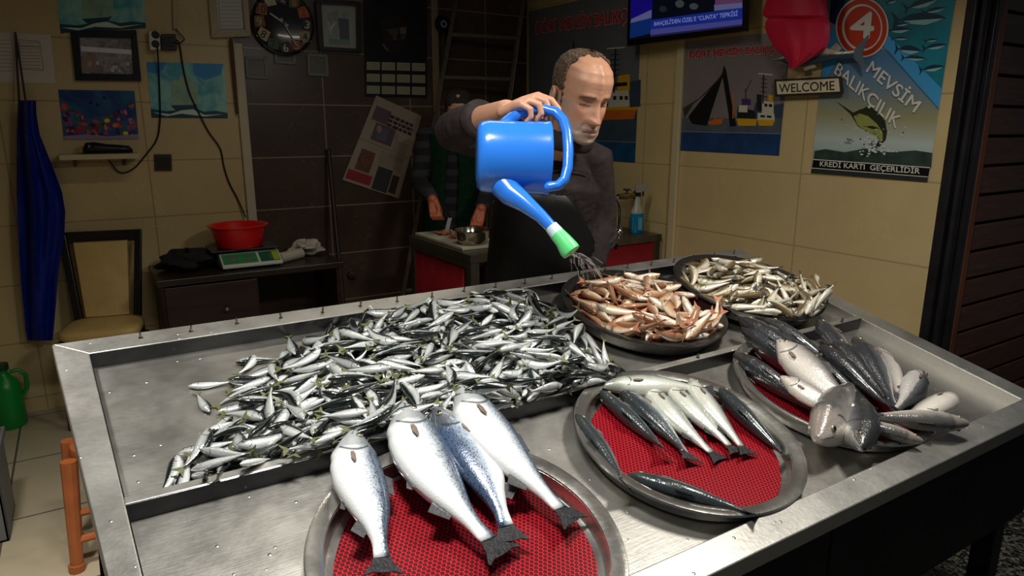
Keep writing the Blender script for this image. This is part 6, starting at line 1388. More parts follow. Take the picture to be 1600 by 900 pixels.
# ---- red hanging paper, carved fish and WELCOME sign
t = wall_thing('hanging_bag', 'crimson folded plastic bag hanging in front of the right wall posters', 'bag', RW, 1244, 0, .12)
b = MB()
prof = [(-30, 1206, 1288), (-8, 1200, 1290), (10, 1194, 1292), (24, 1191, 1294), (29, 1200, 1293), (34, 1196, 1296), (44, 1195, 1297), (60, 1201, 1296), (74, 1210, 1292), (84, 1220, 1280), (95, 1230, 1262), (108, 1235, 1242)]
fr, bk_ = [], []
for y, xl, xr in prof:
    f_, k_ = [], []
    for j in range(13):
        s_ = j / 12; x = xl + (xr - xl) * s_
        bul = .038 * math.sin(math.pi * s_) ** .6
        if y < 29: bul += .012 * (1 - abs(s_ - .5) * 2)
        if y > 34: bul *= .75 + .25 * abs(math.cos(s_ * 3 * math.pi))
        if 28 <= y <= 30: bul -= .014 * math.sin(math.pi * s_)
        f_.append(RW(x, y, .09 + bul)); k_.append(RW(x, y, .09 - .3 * bul))
    fr.append(f_ + k_[::-1])
b.grid(fr, 0, True, True, True)
b.build('bag_body', mat('crimson_plastic', (214, 34, 70), .45, sss=.1, bump=.15, bscale=14), t, smooth=True, sharp=28)
b = MB(); b.tube([RW(1247, -28, .09), RW(1247, -90, .09)], .002, 6); b.build('cord', mat('string_pale', (170, 160, 130), .8), t)

nose, tl = RW(1206, 94, .045), RW(1352, 82, .045)
ax = (nose - tl); D = ax.length; ax.normalize(); z_ = Vector((-1, 0, 0)); y_ = z_.cross(ax)
M_WF = fish_mat('painted_wood_fish', (52, 72, 96), (110, 124, 134), (222, 212, 188), .5, metal=0, rough=.5, band=.06, tint=0, bump=.1)
P_WF = [(0, .004, .004, .008), (.12, .012, .012, .014), (.2, .06, .06, .035), (.35, .095, .125, .05), (.5, .09, .12, .05), (.7, .06, .075, .035), (.85, .03, .025, .022), (1, .03, .03, .012)]
wf = make_fish('carved_fish', 'painted wooden fish with a blue back and cream belly hanging above the welcome sign', 'wall ornament', D / 1.12, P_WF, M_WF, Matrix.Translation(nose - ax * (D / 1.12) * .5) @ Matrix((ax, y_, z_)).transposed().to_4x4(), tail=(.14, .17, .55), tail_mat=mat('wood_fish_tail', (96, 110, 122), .5), fin_mat=mat('wood_fish_fin', (190, 182, 160), .5), eye_r=.012, eye_t=.22)
t = wall_thing('welcome_sign', 'small cream WELCOME sign in a dark frame below the wooden fish', 'sign', RW, 1262, 135, .02)
q = [(1209, 124), (1313.5, 119), (1316, 146), (1210.5, 151)]
b = MB(); b.prism([RW(x, y, .034) for x, y in q], Vector((.014, 0, 0))); b.build('frame_board', mat('sign_dark_wood', (52, 36, 28), .6), t, bevel=.002)
b = MB(); q2 = [(1213, 127.5), (1310, 122.5), (1312, 143), (1214.5, 147.5)]; b.prism([RW(x, y, .0365) for x, y in q2], Vector((.003, 0, 0))); b.build('cream_panel', mat('sign_cream', (222, 212, 178), .55), t, bevel=.0008)
text('WELCOME', RW, .0372, (1217.5, 145), (1304, 140.5), (1217, 131), mat('sign_dark_letter', (44, 34, 26), .6), t, bold=.015)
b = MB()
for x0, y0, x1, y1 in ((1232, 104, 1222, 124), (1318, 96, 1306, 121)): b.tube([RW(x0, y0, .04), RW(x1, y1, .034)], .0013, 6)
b.build('cord', mat('sign_cord', (60, 50, 40), .8), t)

# ---- back wall, beige side
def tone2(name, c1, c2, sc, rough=.35, dist=1.0, stretch=None):
    if name in MATS: return MATS[name]
    m = bpy.data.materials.new(name); m.use_nodes = True; N, L = nodes(m); bb = N['Principled BSDF']
    tc = N.new('ShaderNodeTexCoord'); mp = N.new('ShaderNodeMapping'); mp.inputs['Scale'].default_value = stretch or (1, 1, 1); L.new(tc.outputs['Object'], mp.inputs[0])
    nz = N.new('ShaderNodeTexNoise'); nz.inputs['Scale'].default_value = sc; nz.inputs['Detail'].default_value = 4; nz.inputs['Distortion'].default_value = dist; L.new(mp.outputs[0], nz.inputs['Vector'])
    rr = N.new('ShaderNodeMapRange'); rr.inputs['From Min'].default_value = .38; rr.inputs['From Max'].default_value = .62; L.new(nz.outputs['Fac'], rr.inputs['Value'])
    L.new(mixc(N, L, rr.outputs['Result'], srgb(c1), srgb(c2)), bb.inputs['Base Color']); bb.inputs['Roughness'].default_value = rough
    MATS[name] = m; return m
TEAL = tone2('painting_teal', (60, 150, 168), (140, 196, 186), 7); TEALD = flat('painting_deep_teal', (16, 64, 76)); BLUE = flat('painting_blue', (40, 130, 190)); SAIL = tone2('painting_sail', (150, 178, 140), (120, 160, 150), 18); CREST = flat('painting_crest', (196, 216, 206))
def ship_painting(label, quad, top):
    t = wall_thing('ship_painting', label, 'poster', BW, sum(p[0] for p in quad) / 4, sum(p[1] for p in quad) / 4)
    a = Art(BW, .001, .002); a.sheet(quad, TEAL)
    def Q(u, v): return lerp2(lerp2(quad[0], quad[1], u), lerp2(quad[3], quad[2], u), v)
    a.poly([Q(0, 0), Q(.25, 0), Q(.2, .14), Q(.1, .2), Q(0, .18)], BLUE); a.poly([Q(.6, 0), Q(.98, 0), Q(.95, .2), Q(.75, .3), Q(.6, .2)], BLUE)
    for u0, v0, u1, v1 in ((.3, .30, .42, .76), (.40, .22, .54, .76), (.50, .34, .62, .76)):
        a.poly([Q(u0 + .02, v0), Q(u1 - .01, v0 + .03), Q(u1 + .02, v1 * .6), Q(u1, v1), Q(u0 - .03, v1), Q(u0 - .02, v1 * .6)], SAIL)
    a.poly([Q(.26, .77), Q(.58, .76), Q(.62, .74), Q(.55, .86), Q(.32, .86)], TEALD)
    a.poly([Q(0, .84), Q(.2, .88), Q(.4, .85), Q(.52, .80), Q(.7, .88), Q(.85, .86), Q(1, .9), Q(1, 1), Q(0, 1)], TEALD)
    a.poly([Q(.02, .9), Q(.25, .93), Q(.4, .86), Q(.55, .84), Q(.7, .94), Q(.96, .92), Q(.7, .97), Q(.4, .92), Q(.2, .97)], CREST)
    a.build('sheet', t)
ship_painting('teal sailing ship print hanging under the wall socket with a cable across it', [(229, 97), (350, 100), (356, 185), (237, 184)], 0)
ship_painting('teal sailing ship print at the top left, cut off by the photo edge', [(86, -38), (224, -40), (228, 44), (95, 52)], 0)
# coral reef print
t = wall_thing('reef_print', 'coral reef print of red corals and blue water above the small shelf', 'poster', BW, 155, 180)
a = Art(BW, .001, .002); quad = [(91, 140), (210, 142), (217, 217), (100, 218)]
a.sheet(quad, tone2('reef_water', (18, 40, 110), (26, 96, 130), 6))
rnd = random.Random(9)
def Q(u, v): return lerp2(lerp2(quad[0], quad[1], u), lerp2(quad[3], quad[2], u), v)
cor = [flat('reef_%d' % i, c) for i, c in enumerate(((150, 40, 56), (186, 74, 70), (120, 34, 80), (190, 120, 110), (84, 28, 52), (60, 96, 60), (150, 60, 110), (44, 30, 60)))]
for i in range(120):
    u = rnd.random(); v = rnd.uniform(.12 + .45 * math.sin(math.pi * min(1, max(0, u * 1.0))) ** .8, .95); x, y = Q(u, v)
    x = min(max(x, Q(.05, v)[0]), Q(.95, v)[0]); a.ell(x, y, rnd.uniform(2, 6), rnd.uniform(1.5, 4.5), cor[rnd.randrange(8)], 9, rnd.uniform(0, 90))
a.poly([Q(0, .93), Q(.3, .9), Q(.6, .94), Q(1, .9), Q(1, 1), Q(0, 1)], flat('reef_sand', (150, 130, 170)))
for u, v, c in ((.6, .62, (226, 200, 40)), (.83, .88, (200, 206, 50)), (.7, .72, (220, 120, 60))): x, y = Q(u, v); a.ell(x, y, 4.5, 3.2, flat('reef_fish_%d' % c[1], c), 12)
for u, v in ((.5, .3), (.6, .15), (.42, .25)): x, y = Q(u, v); a.poly([(x - 3, y - 3), (x + 3, y), (x - 2, y + 3)], K_)
a.build('sheet', t)
# framed photograph
MF_BLK = mat('black_picture_frame', (20, 18, 18), .35)
outer = [(110, 49), (213, 47), (221, 127), (118, 126)]; inner = [(124, 58), (205, 60), (209, 116), (128, 115)]
t = picture_frame('framed_photo', 'black framed group photo at the left with a white glare strip painted across the print', BW, outer, inner, MF_BLK)
a = Art(BW, .004, .002); a.sheet([(121, 55), (208, 57), (212, 119), (125, 118)], tone2('photo_print', (92, 72, 70), (150, 140, 150), 22))
a.poly([(126, 88), (150, 84), (152, 112), (130, 113)], flat('photo_red', (132, 84, 64)))
rnd = random.Random(2)
for i in range(26): a.ell(150 + rnd.random() * 52, 98 + rnd.random() * 12, 2.2, 3.0, flat('photo_face_%d' % (i % 3), ((150, 120, 110), (190, 190, 196), (70, 76, 110))[i % 3]), 8)
a.ell(140, 100, 4, 5, flat('photo_skin', (176, 134, 112))); a.poly([(126, 72), (206, 78), (206, 85), (127, 80)], flat('photo_painted_glare', (224, 222, 226)))  # last band is a lamp reflection painted into the print
a.build('photo_print', t)
# pinned papers
t = wall_thing('notice_paper', 'white notice sheet with lines of print pinned at the far left of the wall', 'paper', BW, 40, 90)
a = Art(BW, .001, .001); a.sheet([(-40, 48), (79, 54), (87, 130), (-40, 128)], flat('notice_white', (196, 190, 178)))
ln = flat('notice_print', (120, 114, 106))
for i in range(9): a.line([(-34, 62 + i * 6), (20, 63 + i * 6)], .8, ln); a.line([(30, 66 + i * 5), (63, 67 + i * 5)], .8, ln)
for l in ([(29, 62), (62, 65)], [(30, 72), (64, 74)], [(32, 108), (68, 110)], [(29, 62), (33, 110)], [(62, 65), (68, 110)]): a.line(l, 1, ln)
a.build('sheet', t)
# socket, box, conduit and cables
M_WPL = mat('white_plastic', (206, 204, 196), .35); M_BPL = mat('black_plastic', (18, 17, 18), .4); M_CABLE = mat('black_cable', (14, 13, 13), .5)
t = wall_thing('plug_adaptor', 'white double plug adaptor in the wall socket between the framed photo and conduit', 'plug', BW, 242, 63)
b = MB(); b.prism([BW(x, y, .05) for x, y in ((232, 48), (249, 48), (251, 78), (234, 78))], Vector((0, .049, 0))); b.build('body', M_WPL, t, bevel=.006)
for y in (56, 70):
    p = BW(241.5, y, .0); b = MB(); b.tube([p - Vector((0, .049, 0)), p - Vector((0, .056, 0))], [.021, .017], 16); b.build('plug', M_BPL, t, smooth=True)
t = wall_thing('wall_socket', 'dark double wall socket plate right of the white adaptor', 'socket', BW, 263, 66)
b = MB(); b.prism([BW(x, y, .028) for x, y in ((252, 53), (275, 53), (277, 79), (253, 78))], Vector((0, .027, 0))); b.build('plate', mat('dark_violet_plastic', (44, 34, 44), .4), t, bevel=.004)
b = MB(); b.prism([BW(x, y, .030) for x, y in ((256, 58), (271, 58), (272, 73), (257, 73))], Vector((0, .004, 0))); b.build('insert', M_BPL, t, bevel=.002)
t = wall_thing('cable_conduit', 'pale vertical cable conduit running down from above to the socket', 'conduit', BW, 272, 10)
b = MB(); b.prism([BW(x, y, .018) for x, y in ((266, -90), (273, -90), (278, 45), (271, 46))], Vector((0, .017, 0))); b.build('cover', mat('cream_conduit', (176, 162, 126), .45), t, bevel=.003)
def cable(label, pts, r=.0042):
    b = MB(); P = [BW(x, y, o) for x, y, o in pts]; Q_ = []
    for i in range(len(P) - 1):
        p0, p1, p2, p3 = P[max(0, i - 1)], P[i], P[i + 1], P[min(len(P) - 1, i + 2)]
        for j in range(5):
            k = j / 5; Q_.append(.5 * ((2 * p1) + (p2 - p0) * k + (2 * p0 - 5 * p1 + 4 * p2 - p3) * k * k + (3 * p1 - p0 - 3 * p2 + p3) * k ** 3))
    Q_.append(P[-1]); b.tube(Q_, r, 8); o = b.build('power_cable', M_CABLE, smooth=True); tag(o, label, 'cable')
cable('black cable looping from the white adaptor down to the device on the shelf', [(246, 74, .057), (248, 110, .02), (250, 160, .014), (250, 190, .014), (245, 218, .012), (228, 242, .012), (208, 264, .012), (188, 270, .012), (174, 256, .03), (168, 246, .08)])
cable('black cable running diagonally from the wall socket down behind the red basin', [(276, 62, .03), (281, 72, .012), (287, 110, .012), (296, 145, .01), (310, 175, .01), (326, 206, .01), (344, 232, .01), (350, 260, .01), (358, 285, .01), (372, 312, .012), (384, 340, .03)])
cable('short black cable curling from the conduit end to the socket', [(275, 46, .009), (284, 56, .02), (288, 62, .02), (280, 67, .03), (272, 66, .03)], .003)
# shelf and the device on it
t = wall_thing('wall_shelf', 'narrow pale wall shelf under the reef print', 'shelf', BW, 155, 243)
p0, p1 = BW(92, 240), BW(214, 240)
b = MB(); b.box((p0.x, YB - .15, p0.z - .03), (p1.x, YB - .001, p0.z - .002)); b.build('board', mat('pale_shelf_board', (186, 172, 136), .5), t, bevel=.003)
for x in (p0.x + .06, p1.x - .08):
    b = MB(); b.prism([(x, YB - .11, p0.z - .031), (x, YB - .001, p0.z - .031), (x, YB - .001, p0.z - .07)], (.015, 0, 0)); b.build('bracket', M_BPL, t)
pd = onY(168, 234, YB - .09)
t = thing('black_device', 'black handset shaped device lying on the small wall shelf', 'device', (pd.x, pd.y, p0.z - .001))
b = MB(); zz = p0.z
rows = []
for i, (x, w, h) in enumerate(((-.115, .03, .030), (-.10, .042, .058), (-.06, .045, .062), (0, .04, .05), (.06, .036, .045), (.105, .034, .04), (.12, .02, .022))):
    rows.append([(pd.x + x, pd.y + w * math.cos(q), zz + h * .5 + h * .5 * math.sin(q)) for q in [2 * math.pi * j / 14 for j in range(14)]])
b.grid(rows, 0, True, True, True); b.build('handset', M_BPL, t, smooth=True, sharp=50)
b = MB(); b.ball((pd.x - .085, pd.y - .045, zz + .04), .007); b.build('button', mat('grey_button', (120, 120, 124), .4), t)
t = wall_thing('switch_plate', 'square dark brown blank plate on the beige wall right of the shelf', 'switch plate', BW, 255, 254)
b = MB(); b.prism([BW(x, y, .012) for x, y in ((241, 241), (268, 241), (269, 267), (242, 267))], Vector((0, .011, 0))); b.build('plate', mat('brown_plate', (48, 36, 30), .4), t, bevel=.003)
b = MB(); b.prism([BW(x, y, .014) for x, y in ((245, 245), (264, 245), (265, 263), (246, 263))], Vector((0, .003, 0))); b.build('cover', mat('brown_plate_inner', (40, 30, 26), .35), t, bevel=.002)
# certificate
MF_CRM = mat('cream_carved_frame', (172, 160, 132), .5, bump=.3, bscale=60)
t = picture_frame('framed_certificate', 'cream framed certificate above the plastic strip, left of the clock', BW, [(322, -44), (385, -46), (392, 57), (331, 59)], [(334, -32), (376, -33), (383, 47), (342, 48)], MF_CRM, .025)
a = Art(BW, .005, .002); a.sheet([(331, -36), (380, -38), (386, 51), (339, 52)], flat('certificate_paper', (196, 194, 192)))
for i in range(11): a.line([(346, -20 + i * 6), (376, -20 + i * 6)], .9, flat('certificate_print', (130, 126, 124)))
a.line([(340, -30), (344, 46), (381, 45), (375, -31)], 1, flat('certificate_border', (110, 92, 70)))
a.build('certificate', t)
t = wall_thing('brown_batten', 'thin dark brown stick hanging below the framed certificate', 'stick', BW, 366, 120)
b = MB(); b.tube([BW(361, 60, .03), BW(366, 120, .025), BW(371, 178, .02)], [.010, .010, .007], 8); b.build('stick', mat('brown_stick', (84, 60, 36), .6), t, smooth=True)

# ---- back wall, dark marble side
# clock
cxp, cyp = BW(441, 37, 0), None
cz = BW(441, 37, 0); Rk = (BW(490, 37).x - BW(393, 37).x) / 2
t = wall_thing('wall_clock', 'large round dark wall clock with patchwork number tiles', 'clock', BW, 441, 37)
Mk = Matrix.Translation((cz.x, YB - .001, cz.z)) @ Matrix.Rotation(R(90), 4, 'X')
b = MB(); b.lathe([(.001, 0), (Rk, 0), (Rk, .03), (Rk - .012, .036), (Rk - .02, .030), (.001, .030)], Mk, 64); b.build('case', mat('clock_dark_face', (26, 24, 26), .25, coat=.5), t, smooth=True, sharp=40)
def CK(x, y, o=0): return Vector((cz.x + x, YB - .032 - o, cz.z + y))
tilec = [(70, 84, 70), (170, 96, 44), (44, 42, 44), (150, 140, 120), (130, 60, 40), (48, 46, 44), (60, 82, 76), (176, 164, 130), (120, 80, 44), (150, 88, 48), (186, 180, 140), (52, 48, 54)]
numc = [(150, 110, 60), (150, 60, 44), (190, 186, 170), (44, 36, 32), (150, 140, 130), (190, 190, 180), (40, 40, 38), (40, 40, 36), (170, 160, 120), (60, 36, 24), (200, 196, 180), (170, 160, 150)]
for h in range(1, 13):
    an = R(90 - 30 * h); r0, r1 = Rk * .60, Rk * .93
    c = CK(math.cos(an) * Rk * .765, math.sin(an) * Rk * .765); rot = (0, .2, -.25, .1, -.1, .3, 0, -.5, .15, -.1, .25, -.3)[h - 1]
    b = MB(); hw, hh = Rk * .17, Rk * .17
    ux = Vector((math.cos(rot), 0, math.sin(rot))); uz = Vector((-math.sin(rot), 0, math.cos(rot)))
    b.prism([c - ux * hw - uz * hh, c + ux * hw - uz * hh, c + ux * hw + uz * hh, c - ux * hw + uz * hh], Vector((0, -.002, 0)))
    nt = b.build('number_tile', mat('clock_tile_%d' % h, tilec[h - 1], .5), t)
    wd = hw * (.75 if h < 10 else 1.3)
    fnc = lambda x, y, o, c=c, ux=ux, uz=uz: c + ux * x + uz * y + Vector((0, -.0030, 0))
    text(str(h), fnc, 0, (-wd * .6, -hh * .7), (wd * .6, -hh * .7), (-wd * .6, hh * .75), mat('clock_number_%d' % h, numc[h - 1], .5), nt, 'number', .02)
for nm, an, ln_, w in (('minute_hand', -62, .80, .010), ('hour_hand', 148, .52, .013)):
    d = Vector((math.cos(R(an)), 0, math.sin(R(an)))); n_ = Vector((-d.z, 0, d.x)); c = CK(0, 0, .004)
    b = MB(); b.prism([c - d * .03 - n_ * w * .5, c + d * Rk * ln_ * .9 - n_ * w * .35, c + d * Rk * ln_, c + d * Rk * ln_ * .9 + n_ * w * .35, c - d * .03 + n_ * w * .5], Vector((0, -.003, 0)))
    b.build(nm, mat('clock_hand_metal', (150, 150, 146), .3, metal=.6), t)
# framed print and three little frames
t = picture_frame('framed_print', 'framed pale picture in a dark frame right of the wall clock', BW, [(493, 0), (562, 4), (564, 82), (499, 79)], [(502, 6), (556, 9), (557, 76), (506, 73)], mat('charcoal_frame', (40, 38, 36), .4), .03)
a = Art(BW, .006, .002); a.sheet([(498, 4), (559, 6), (560, 79), (503, 76)], flat('mount_board', (156, 158, 150)))
a.poly([(511, 16), (545, 18), (547, 70), (514, 69)], tone2('print_misty', (110, 130, 128), (166, 176, 168), 14)); a.poly([(528, 28), (545, 30), (546, 62), (531, 62)], flat('print_navy', (42, 46, 84)))
a.ell(525, 50, 6, 12, flat('print_grey_green', (128, 152, 146))); a.poly([(514, 60), (547, 62), (547, 70), (514, 69)], flat('print_foliage', (92, 128, 110)))
a.line([(515, 48), (524, 35)], 1.5, W_); a.build('print', t)
MF_GR = mat('pewter_frame', (112, 110, 104), .4)
for i, (lab, o_, n_) in enumerate((('small square frame with a dark picture, left of the three under the clock', [(383, 88), (417, 88), (420, 124), (385, 122)], [(388, 93), (412, 93), (415, 119), (390, 118)]),
        ('small frame half hidden behind the lower rim of the clock', [(428, 66), (462, 67), (463, 101), (429, 99)], [(433, 71), (457, 72), (458, 96), (434, 94)]),
        ('small square frame with a dark picture right of the clock and under the framed print', [(480, 83), (512, 85), (514, 120), (481, 118)], [(485, 88), (507, 90), (509, 115), (486, 113)]))):
    t = picture_frame('small_frame', lab, BW, o_, n_, MF_GR, .012)
    a = Art(BW, .003, .002); a.sheet([lerp2(p, q_, .7) for p, q_ in zip(o_, n_)], tone2('small_frame_picture_%d' % i, (20, 20, 20), (36, 32, 28), 30)); x_, y_ = n_[0]
    a.ell(x_ + 12, y_ + 13, 5, 6, flat('small_frame_motif', (38, 34, 30))); a.build('picture', t)
# calendar
t = wall_thing('wall_calendar', 'black wall calendar with a shadowy portrait above twelve pale month boxes', 'calendar', BW, 618, 70)
a = Art(BW, .001, .003); a.sheet([(567, -60), (668, -62), (667, 153), (570, 151)], flat('calendar_black', (13, 13, 14)))
g1, g2, g3 = flat('portrait_shadow', (34, 32, 30)), flat('portrait_mid', (74, 66, 58)), flat('portrait_light', (104, 94, 84))
a.poly([(594, 46), (598, 30), (612, 24), (628, 28), (636, 40), (634, 50), (612, 46)], flat('portrait_fur_hat', (30, 28, 27)))
a.poly([(597, 46), (612, 44), (633, 42), (636, 56), (632, 72), (624, 84), (610, 82), (601, 70)], g1)
a.poly([(604, 46), (622, 44), (622, 54), (610, 54)], g2); a.poly([(624, 43), (635, 42), (635, 52), (626, 54)], g3); a.poly([(613, 54), (620, 54), (621, 63), (614, 63)], g2); a.poly([(626, 56), (634, 54), (632, 62), (627, 61)], g2)
a.poly([(606, 64), (630, 62), (630, 76), (620, 86), (608, 78)], flat('portrait_beard', (26, 25, 24))); a.line([(598, 68), (602, 75), (607, 79)], 2.2, g3); a.ell(622, 72, 5, 4, g1, 12)
cells = flat('calendar_cell', (150, 150, 128)); cl2 = flat('calendar_cell_print', (112, 116, 96))
for r_ in range(3):
    for c_ in range(4):
        x0 = 573 + c_ * 23.6; y0 = 96.5 + r_ * 18.6 + c_ * .6
        a.poly([(x0, y0), (x0 + 20.5, y0 + .6), (x0 + 20.5, y0 + 13), (x0, y0 + 12.4)], cells)
        for k in range(4): a.line([(x0 + 2, y0 + 3 + k * 2.5), (x0 + 18.5, y0 + 3.4 + k * 2.5)], .7, cl2)
a.build('sheet', t)
# newspaper pinned askew
t = wall_thing('newspaper', 'folded newspaper hung askew on the dark wall below the calendar', 'newspaper', BW, 595, 230)
npq = [(588, 149), (656, 180), (620, 309), (535, 281)]
paper = flat('newsprint', (150, 138, 124)); 
for k in range(3):
    a = Art(BW, .001 + k * .003, .0015); q = [(x + (2 - k) * 1.3, y + (2 - k) * .8) for x, y in npq]; a.sheet(q, paper)
    if k == 2:
        def Q(u, v): return lerp2(lerp2(npq[0], npq[1], u), lerp2(npq[3], npq[2], u), v)
        def rect(u0, v0, u1, v1, m): a.poly([Q(u0, v0), Q(u1, v0), Q(u1, v1), Q(u0, v1)], m)
        ink, mauve, brown, gred, slate = flat('news_ink', (58, 46, 48)), flat('news_mauve', (92, 74, 84)), flat('news_brown_photo', (104, 72, 52), noise=.4, nscale=60), flat('news_red', (142, 46, 54)), flat('news_slate', (60, 58, 58))
        rect(.08, .10, .42, .26, mauve)
        for i in range(3):
            u = .42
            while u < .92:
                w = random.Random(i * 50 + int(u * 100)).uniform(.05, .12); rect(u, .13 + i * .05, min(.94, u + w), .165 + i * .05, ink); u += w + .02
        rect(.2, .27, .62, .47, mauve); rect(.28, .30, .50, .44, flat('news_grey_photo', (92, 92, 100))); a.ell(*Q(.3, .33), 4, 6, flat('news_face', (150, 120, 112))); a.ell(*Q(.66, .34), 3.5, 5, flat('news_face', (150, 120, 112)))
        for i in range(10): rect(.66, .38 + i * .022, .94, .388 + i * .022, flat('news_fine', (120, 108, 100)))
        rect(.12, .60, .40, .84, brown); rect(.03, .86, .48, .97, gred); rect(.52, .72, .80, .99, slate); rect(.82, .76, .95, .97, flat('news_dark', (70, 60, 54)))
        for i in range(8): rect(.48, .55 + i * .02, .94, .556 + i * .02, flat('news_fine', (120, 108, 100)))
        a.line([Q(.0, .50), Q(1, .52)], .8, flat('news_fold', (110, 100, 90)))
    a.build('page', t)
# leaning pole, valve, charm
t = wall_thing('broom_handle', 'dark pole leaning against the dark wall below the little frames', 'pole', BW, 520, 420)
b = MB(); p0 = onY(513, 235, YB - .03); p1 = onY(531, 420, YB - .22); p2 = p0 + (p1 - p0) * ((p0.z - .02) / (p0.z - p1.z)); p2.y = YB - .40
p2 = p0.lerp(p1, 1.0) + (p1 - p0) * ((p1.z - .03) / (p0.z - p1.z)); b.tube([p0, p1, p2], .014, 12, round_ends=True); b.build('pole', mat('dark_wood_pole', (40, 32, 28), .5), t, smooth=True)
b = MB(); b.box((p2.x - .15, p2.y - .03, 0), (p2.x + .15, p2.y + .03, .06)); b.build('broom_head', mat('broom_bristle', (36, 34, 40), .9), t, bevel=.01)
t = wall_thing('wall_valve', 'round grey valve cover on the dark wall above the counter edge', 'valve', BW, 549, 428)
p = BW(549, 428); Mv = Matrix.Translation((p.x, YB - .001, p.z)) @ Matrix.Rotation(R(90), 4, 'X')
b = MB(); b.lathe([(.001, 0), (.032, 0), (.032, .02), (.024, .03), (.012, .03), (.011, .055), (.001, .055)], Mv, 24); b.build('cover', mat('dull_chrome', (96, 92, 86), .35, metal=.7), t, smooth=True, sharp=40)
t = wall_thing('bead_charm', 'dark round hanging charm with a pale ring beside the ladder', 'wall ornament', BW, 690, 38)
p = BW(692, 38, .03); Mv = Matrix.Translation((p.x, p.y, p.z)) @ Matrix.Rotation(R(90), 4, 'X')
b = MB(); b.lathe([(.001, -.01), (.055, -.008), (.06, 0), (.055, .008), (.001, .012)], Mv, 28); b.build('disc', mat('charm_dark_blue', (18, 20, 30), .2), t, smooth=True)
b = MB(); b.lathe([(.012, .012), (.024, .012), (.024, .016), (.012, .016), (.012, .012)], Mv, 24); b.build('ring', mat('charm_pale_ring', (130, 140, 150), .3), t, smooth=True, sharp=40)
b = MB(); b.tube([p + Vector((0, 0, .055)), p + Vector((0, 0, .5))], .003, 6); b.tube([p - Vector((0, 0, .055)), p - Vector((0, 0, .30))], [.012, .03], 8); b.build('cord_and_tassel', mat('charm_cord', (50, 42, 34), .8), t, smooth=True)
# aluminium ladder leaning in the corner
M_ALU = mat('dull_ladder_metal', (120, 110, 98), .4, metal=.5, noise=.2, nscale=30)
t = thing('ladder', 'dull metal ladder leaning against the dark wall in the corner', 'ladder', onY(760, 100, 4.1))
def stile(xa, ya, Ya, xb, yb, Yb):
    p0, p1 = onY(xa, ya, Ya), onY(xb, yb, Yb); return p0, p0 + (p1 - p0) * (p0.z / (p0.z - p1.z))
L0, L1 = stile(722, -50, 4.46, 676, 205, 4.36); R0, R1 = stile(856, -50, 4.40, 812, 150, 4.34)
R1 = R0 + (L1 - L0) * ((R0.z) / (L0.z)) + (R1 - R0 - (L1 - L0)) * .25
R1.z = 0; R0.x = min(R0.x, XR - .06); R1.x = min(R1.x, XR - .06)
for p0, p1 in ((L0, L1), (R0, R1)):
    b = MB(); b.tube([p0, p1], .030, 4, flat=.55); b.build('stile', M_ALU, t, bevel=.004)
def onst(p0, p1, z): return p0 + (p1 - p0) * ((p0.z - z) / (p0.z - p1.z))
zr = onY(710, 52, 4.35).z; k = 0
while zr - k * .285 > .2:
    z = zr - k * .285; b = MB(); b.tube([onst(L0, L1, z), onst(R0, R1, z)], .016, 10); b.build('rung', M_ALU, t, smooth=True); k += 1
# ================================================================== furniture and things behind the counter
# ---- chair
M_CREAM = mat('cream_leatherette', (200, 170, 108), .45, noise=.1, nscale=10, bump=.1, bscale=60)
M_DKWD = mat('black_brown_wood', (24, 17, 15), .35, noise=.3, nscale=8)
SZ = .535
c0, c1 = onZ(80, 525, SZ), onZ(218, 513, SZ)
fm = (c0 + c1) / 2; ux = (c1 - c0).normalized(); uy = Vector((-ux.y, ux.x, 0)); cw = (c1 - c0).length
ch = thing('chair', 'dark wooden chair with cream padded seat and back against the left wall', 'chair', (fm.x, fm.y + .2, 0))
def CH(x, y, z): return Vector((fm.x, fm.y, 0)) + ux * x + uy * y + Vector((0, 0, z))
hw = cw / 2; dp = min(.40, (YB - .10 - max(c0.y, c1.y)))
b = MB(); rows = []
for s_, z in ((.95, SZ - .05), (1.0, SZ - .035), (1.0, SZ - .015), (.97, SZ - .003), (.80, SZ + .006), (.4, SZ + .010), (.02, SZ + .011)):
    row = []
    for j in range(40):
        a_ = 2 * math.pi * j / 40; c_, s2 = math.cos(a_), math.sin(a_); e = .45
        x = hw * (abs(c_) ** e) * (1 if c_ > 0 else -1) * (1 - .10 * (s2 + 1) / 2); y = dp / 2 * (1 + (abs(s2) ** e) * (1 if s2 > 0 else -1))
        row.append(CH(x * s_, dp / 2 + (y - dp / 2) * s_, z))
    rows.append(row)
b.grid(rows, 0, True, True, True); b.build('seat', M_CREAM, ch, smooth=True, sharp=60)
b = MB(); b.prism([CH(-hw * .96, .01, SZ - .05), CH(hw * .96, .01, SZ - .05), CH(hw * .86, dp, SZ - .05), CH(-hw * .86, dp, SZ - .05)], (0, 0, -.05)); b.build('seat_frame', M_DKWD, ch, bevel=.005)
zt = 1.005
by = lambda z: dp - .03 + .10 * (z - SZ) / .5
for s_ in (-1, 1):
    b = MB(); b.prism([CH(s_ * hw * 1.02, by(zt), zt), CH(s_ * hw * .84, by(zt), zt - .01), CH(s_ * hw * .62, by(SZ), SZ - .02), CH(s_ * hw * .82, by(SZ), SZ - .02)], uy * .035); b.build('back_post', M_DKWD, ch, bevel=.005)
b = MB(); b.prism([CH(-hw * 1.02, by(zt), zt), CH(hw * 1.02, by(zt), zt), CH(hw * .99, by(zt), zt - .062), CH(-hw * .99, by(zt), zt - .062)], uy * .035); b.build('top_rail', M_DKWD, ch, bevel=.005)
b = MB(); rows = []
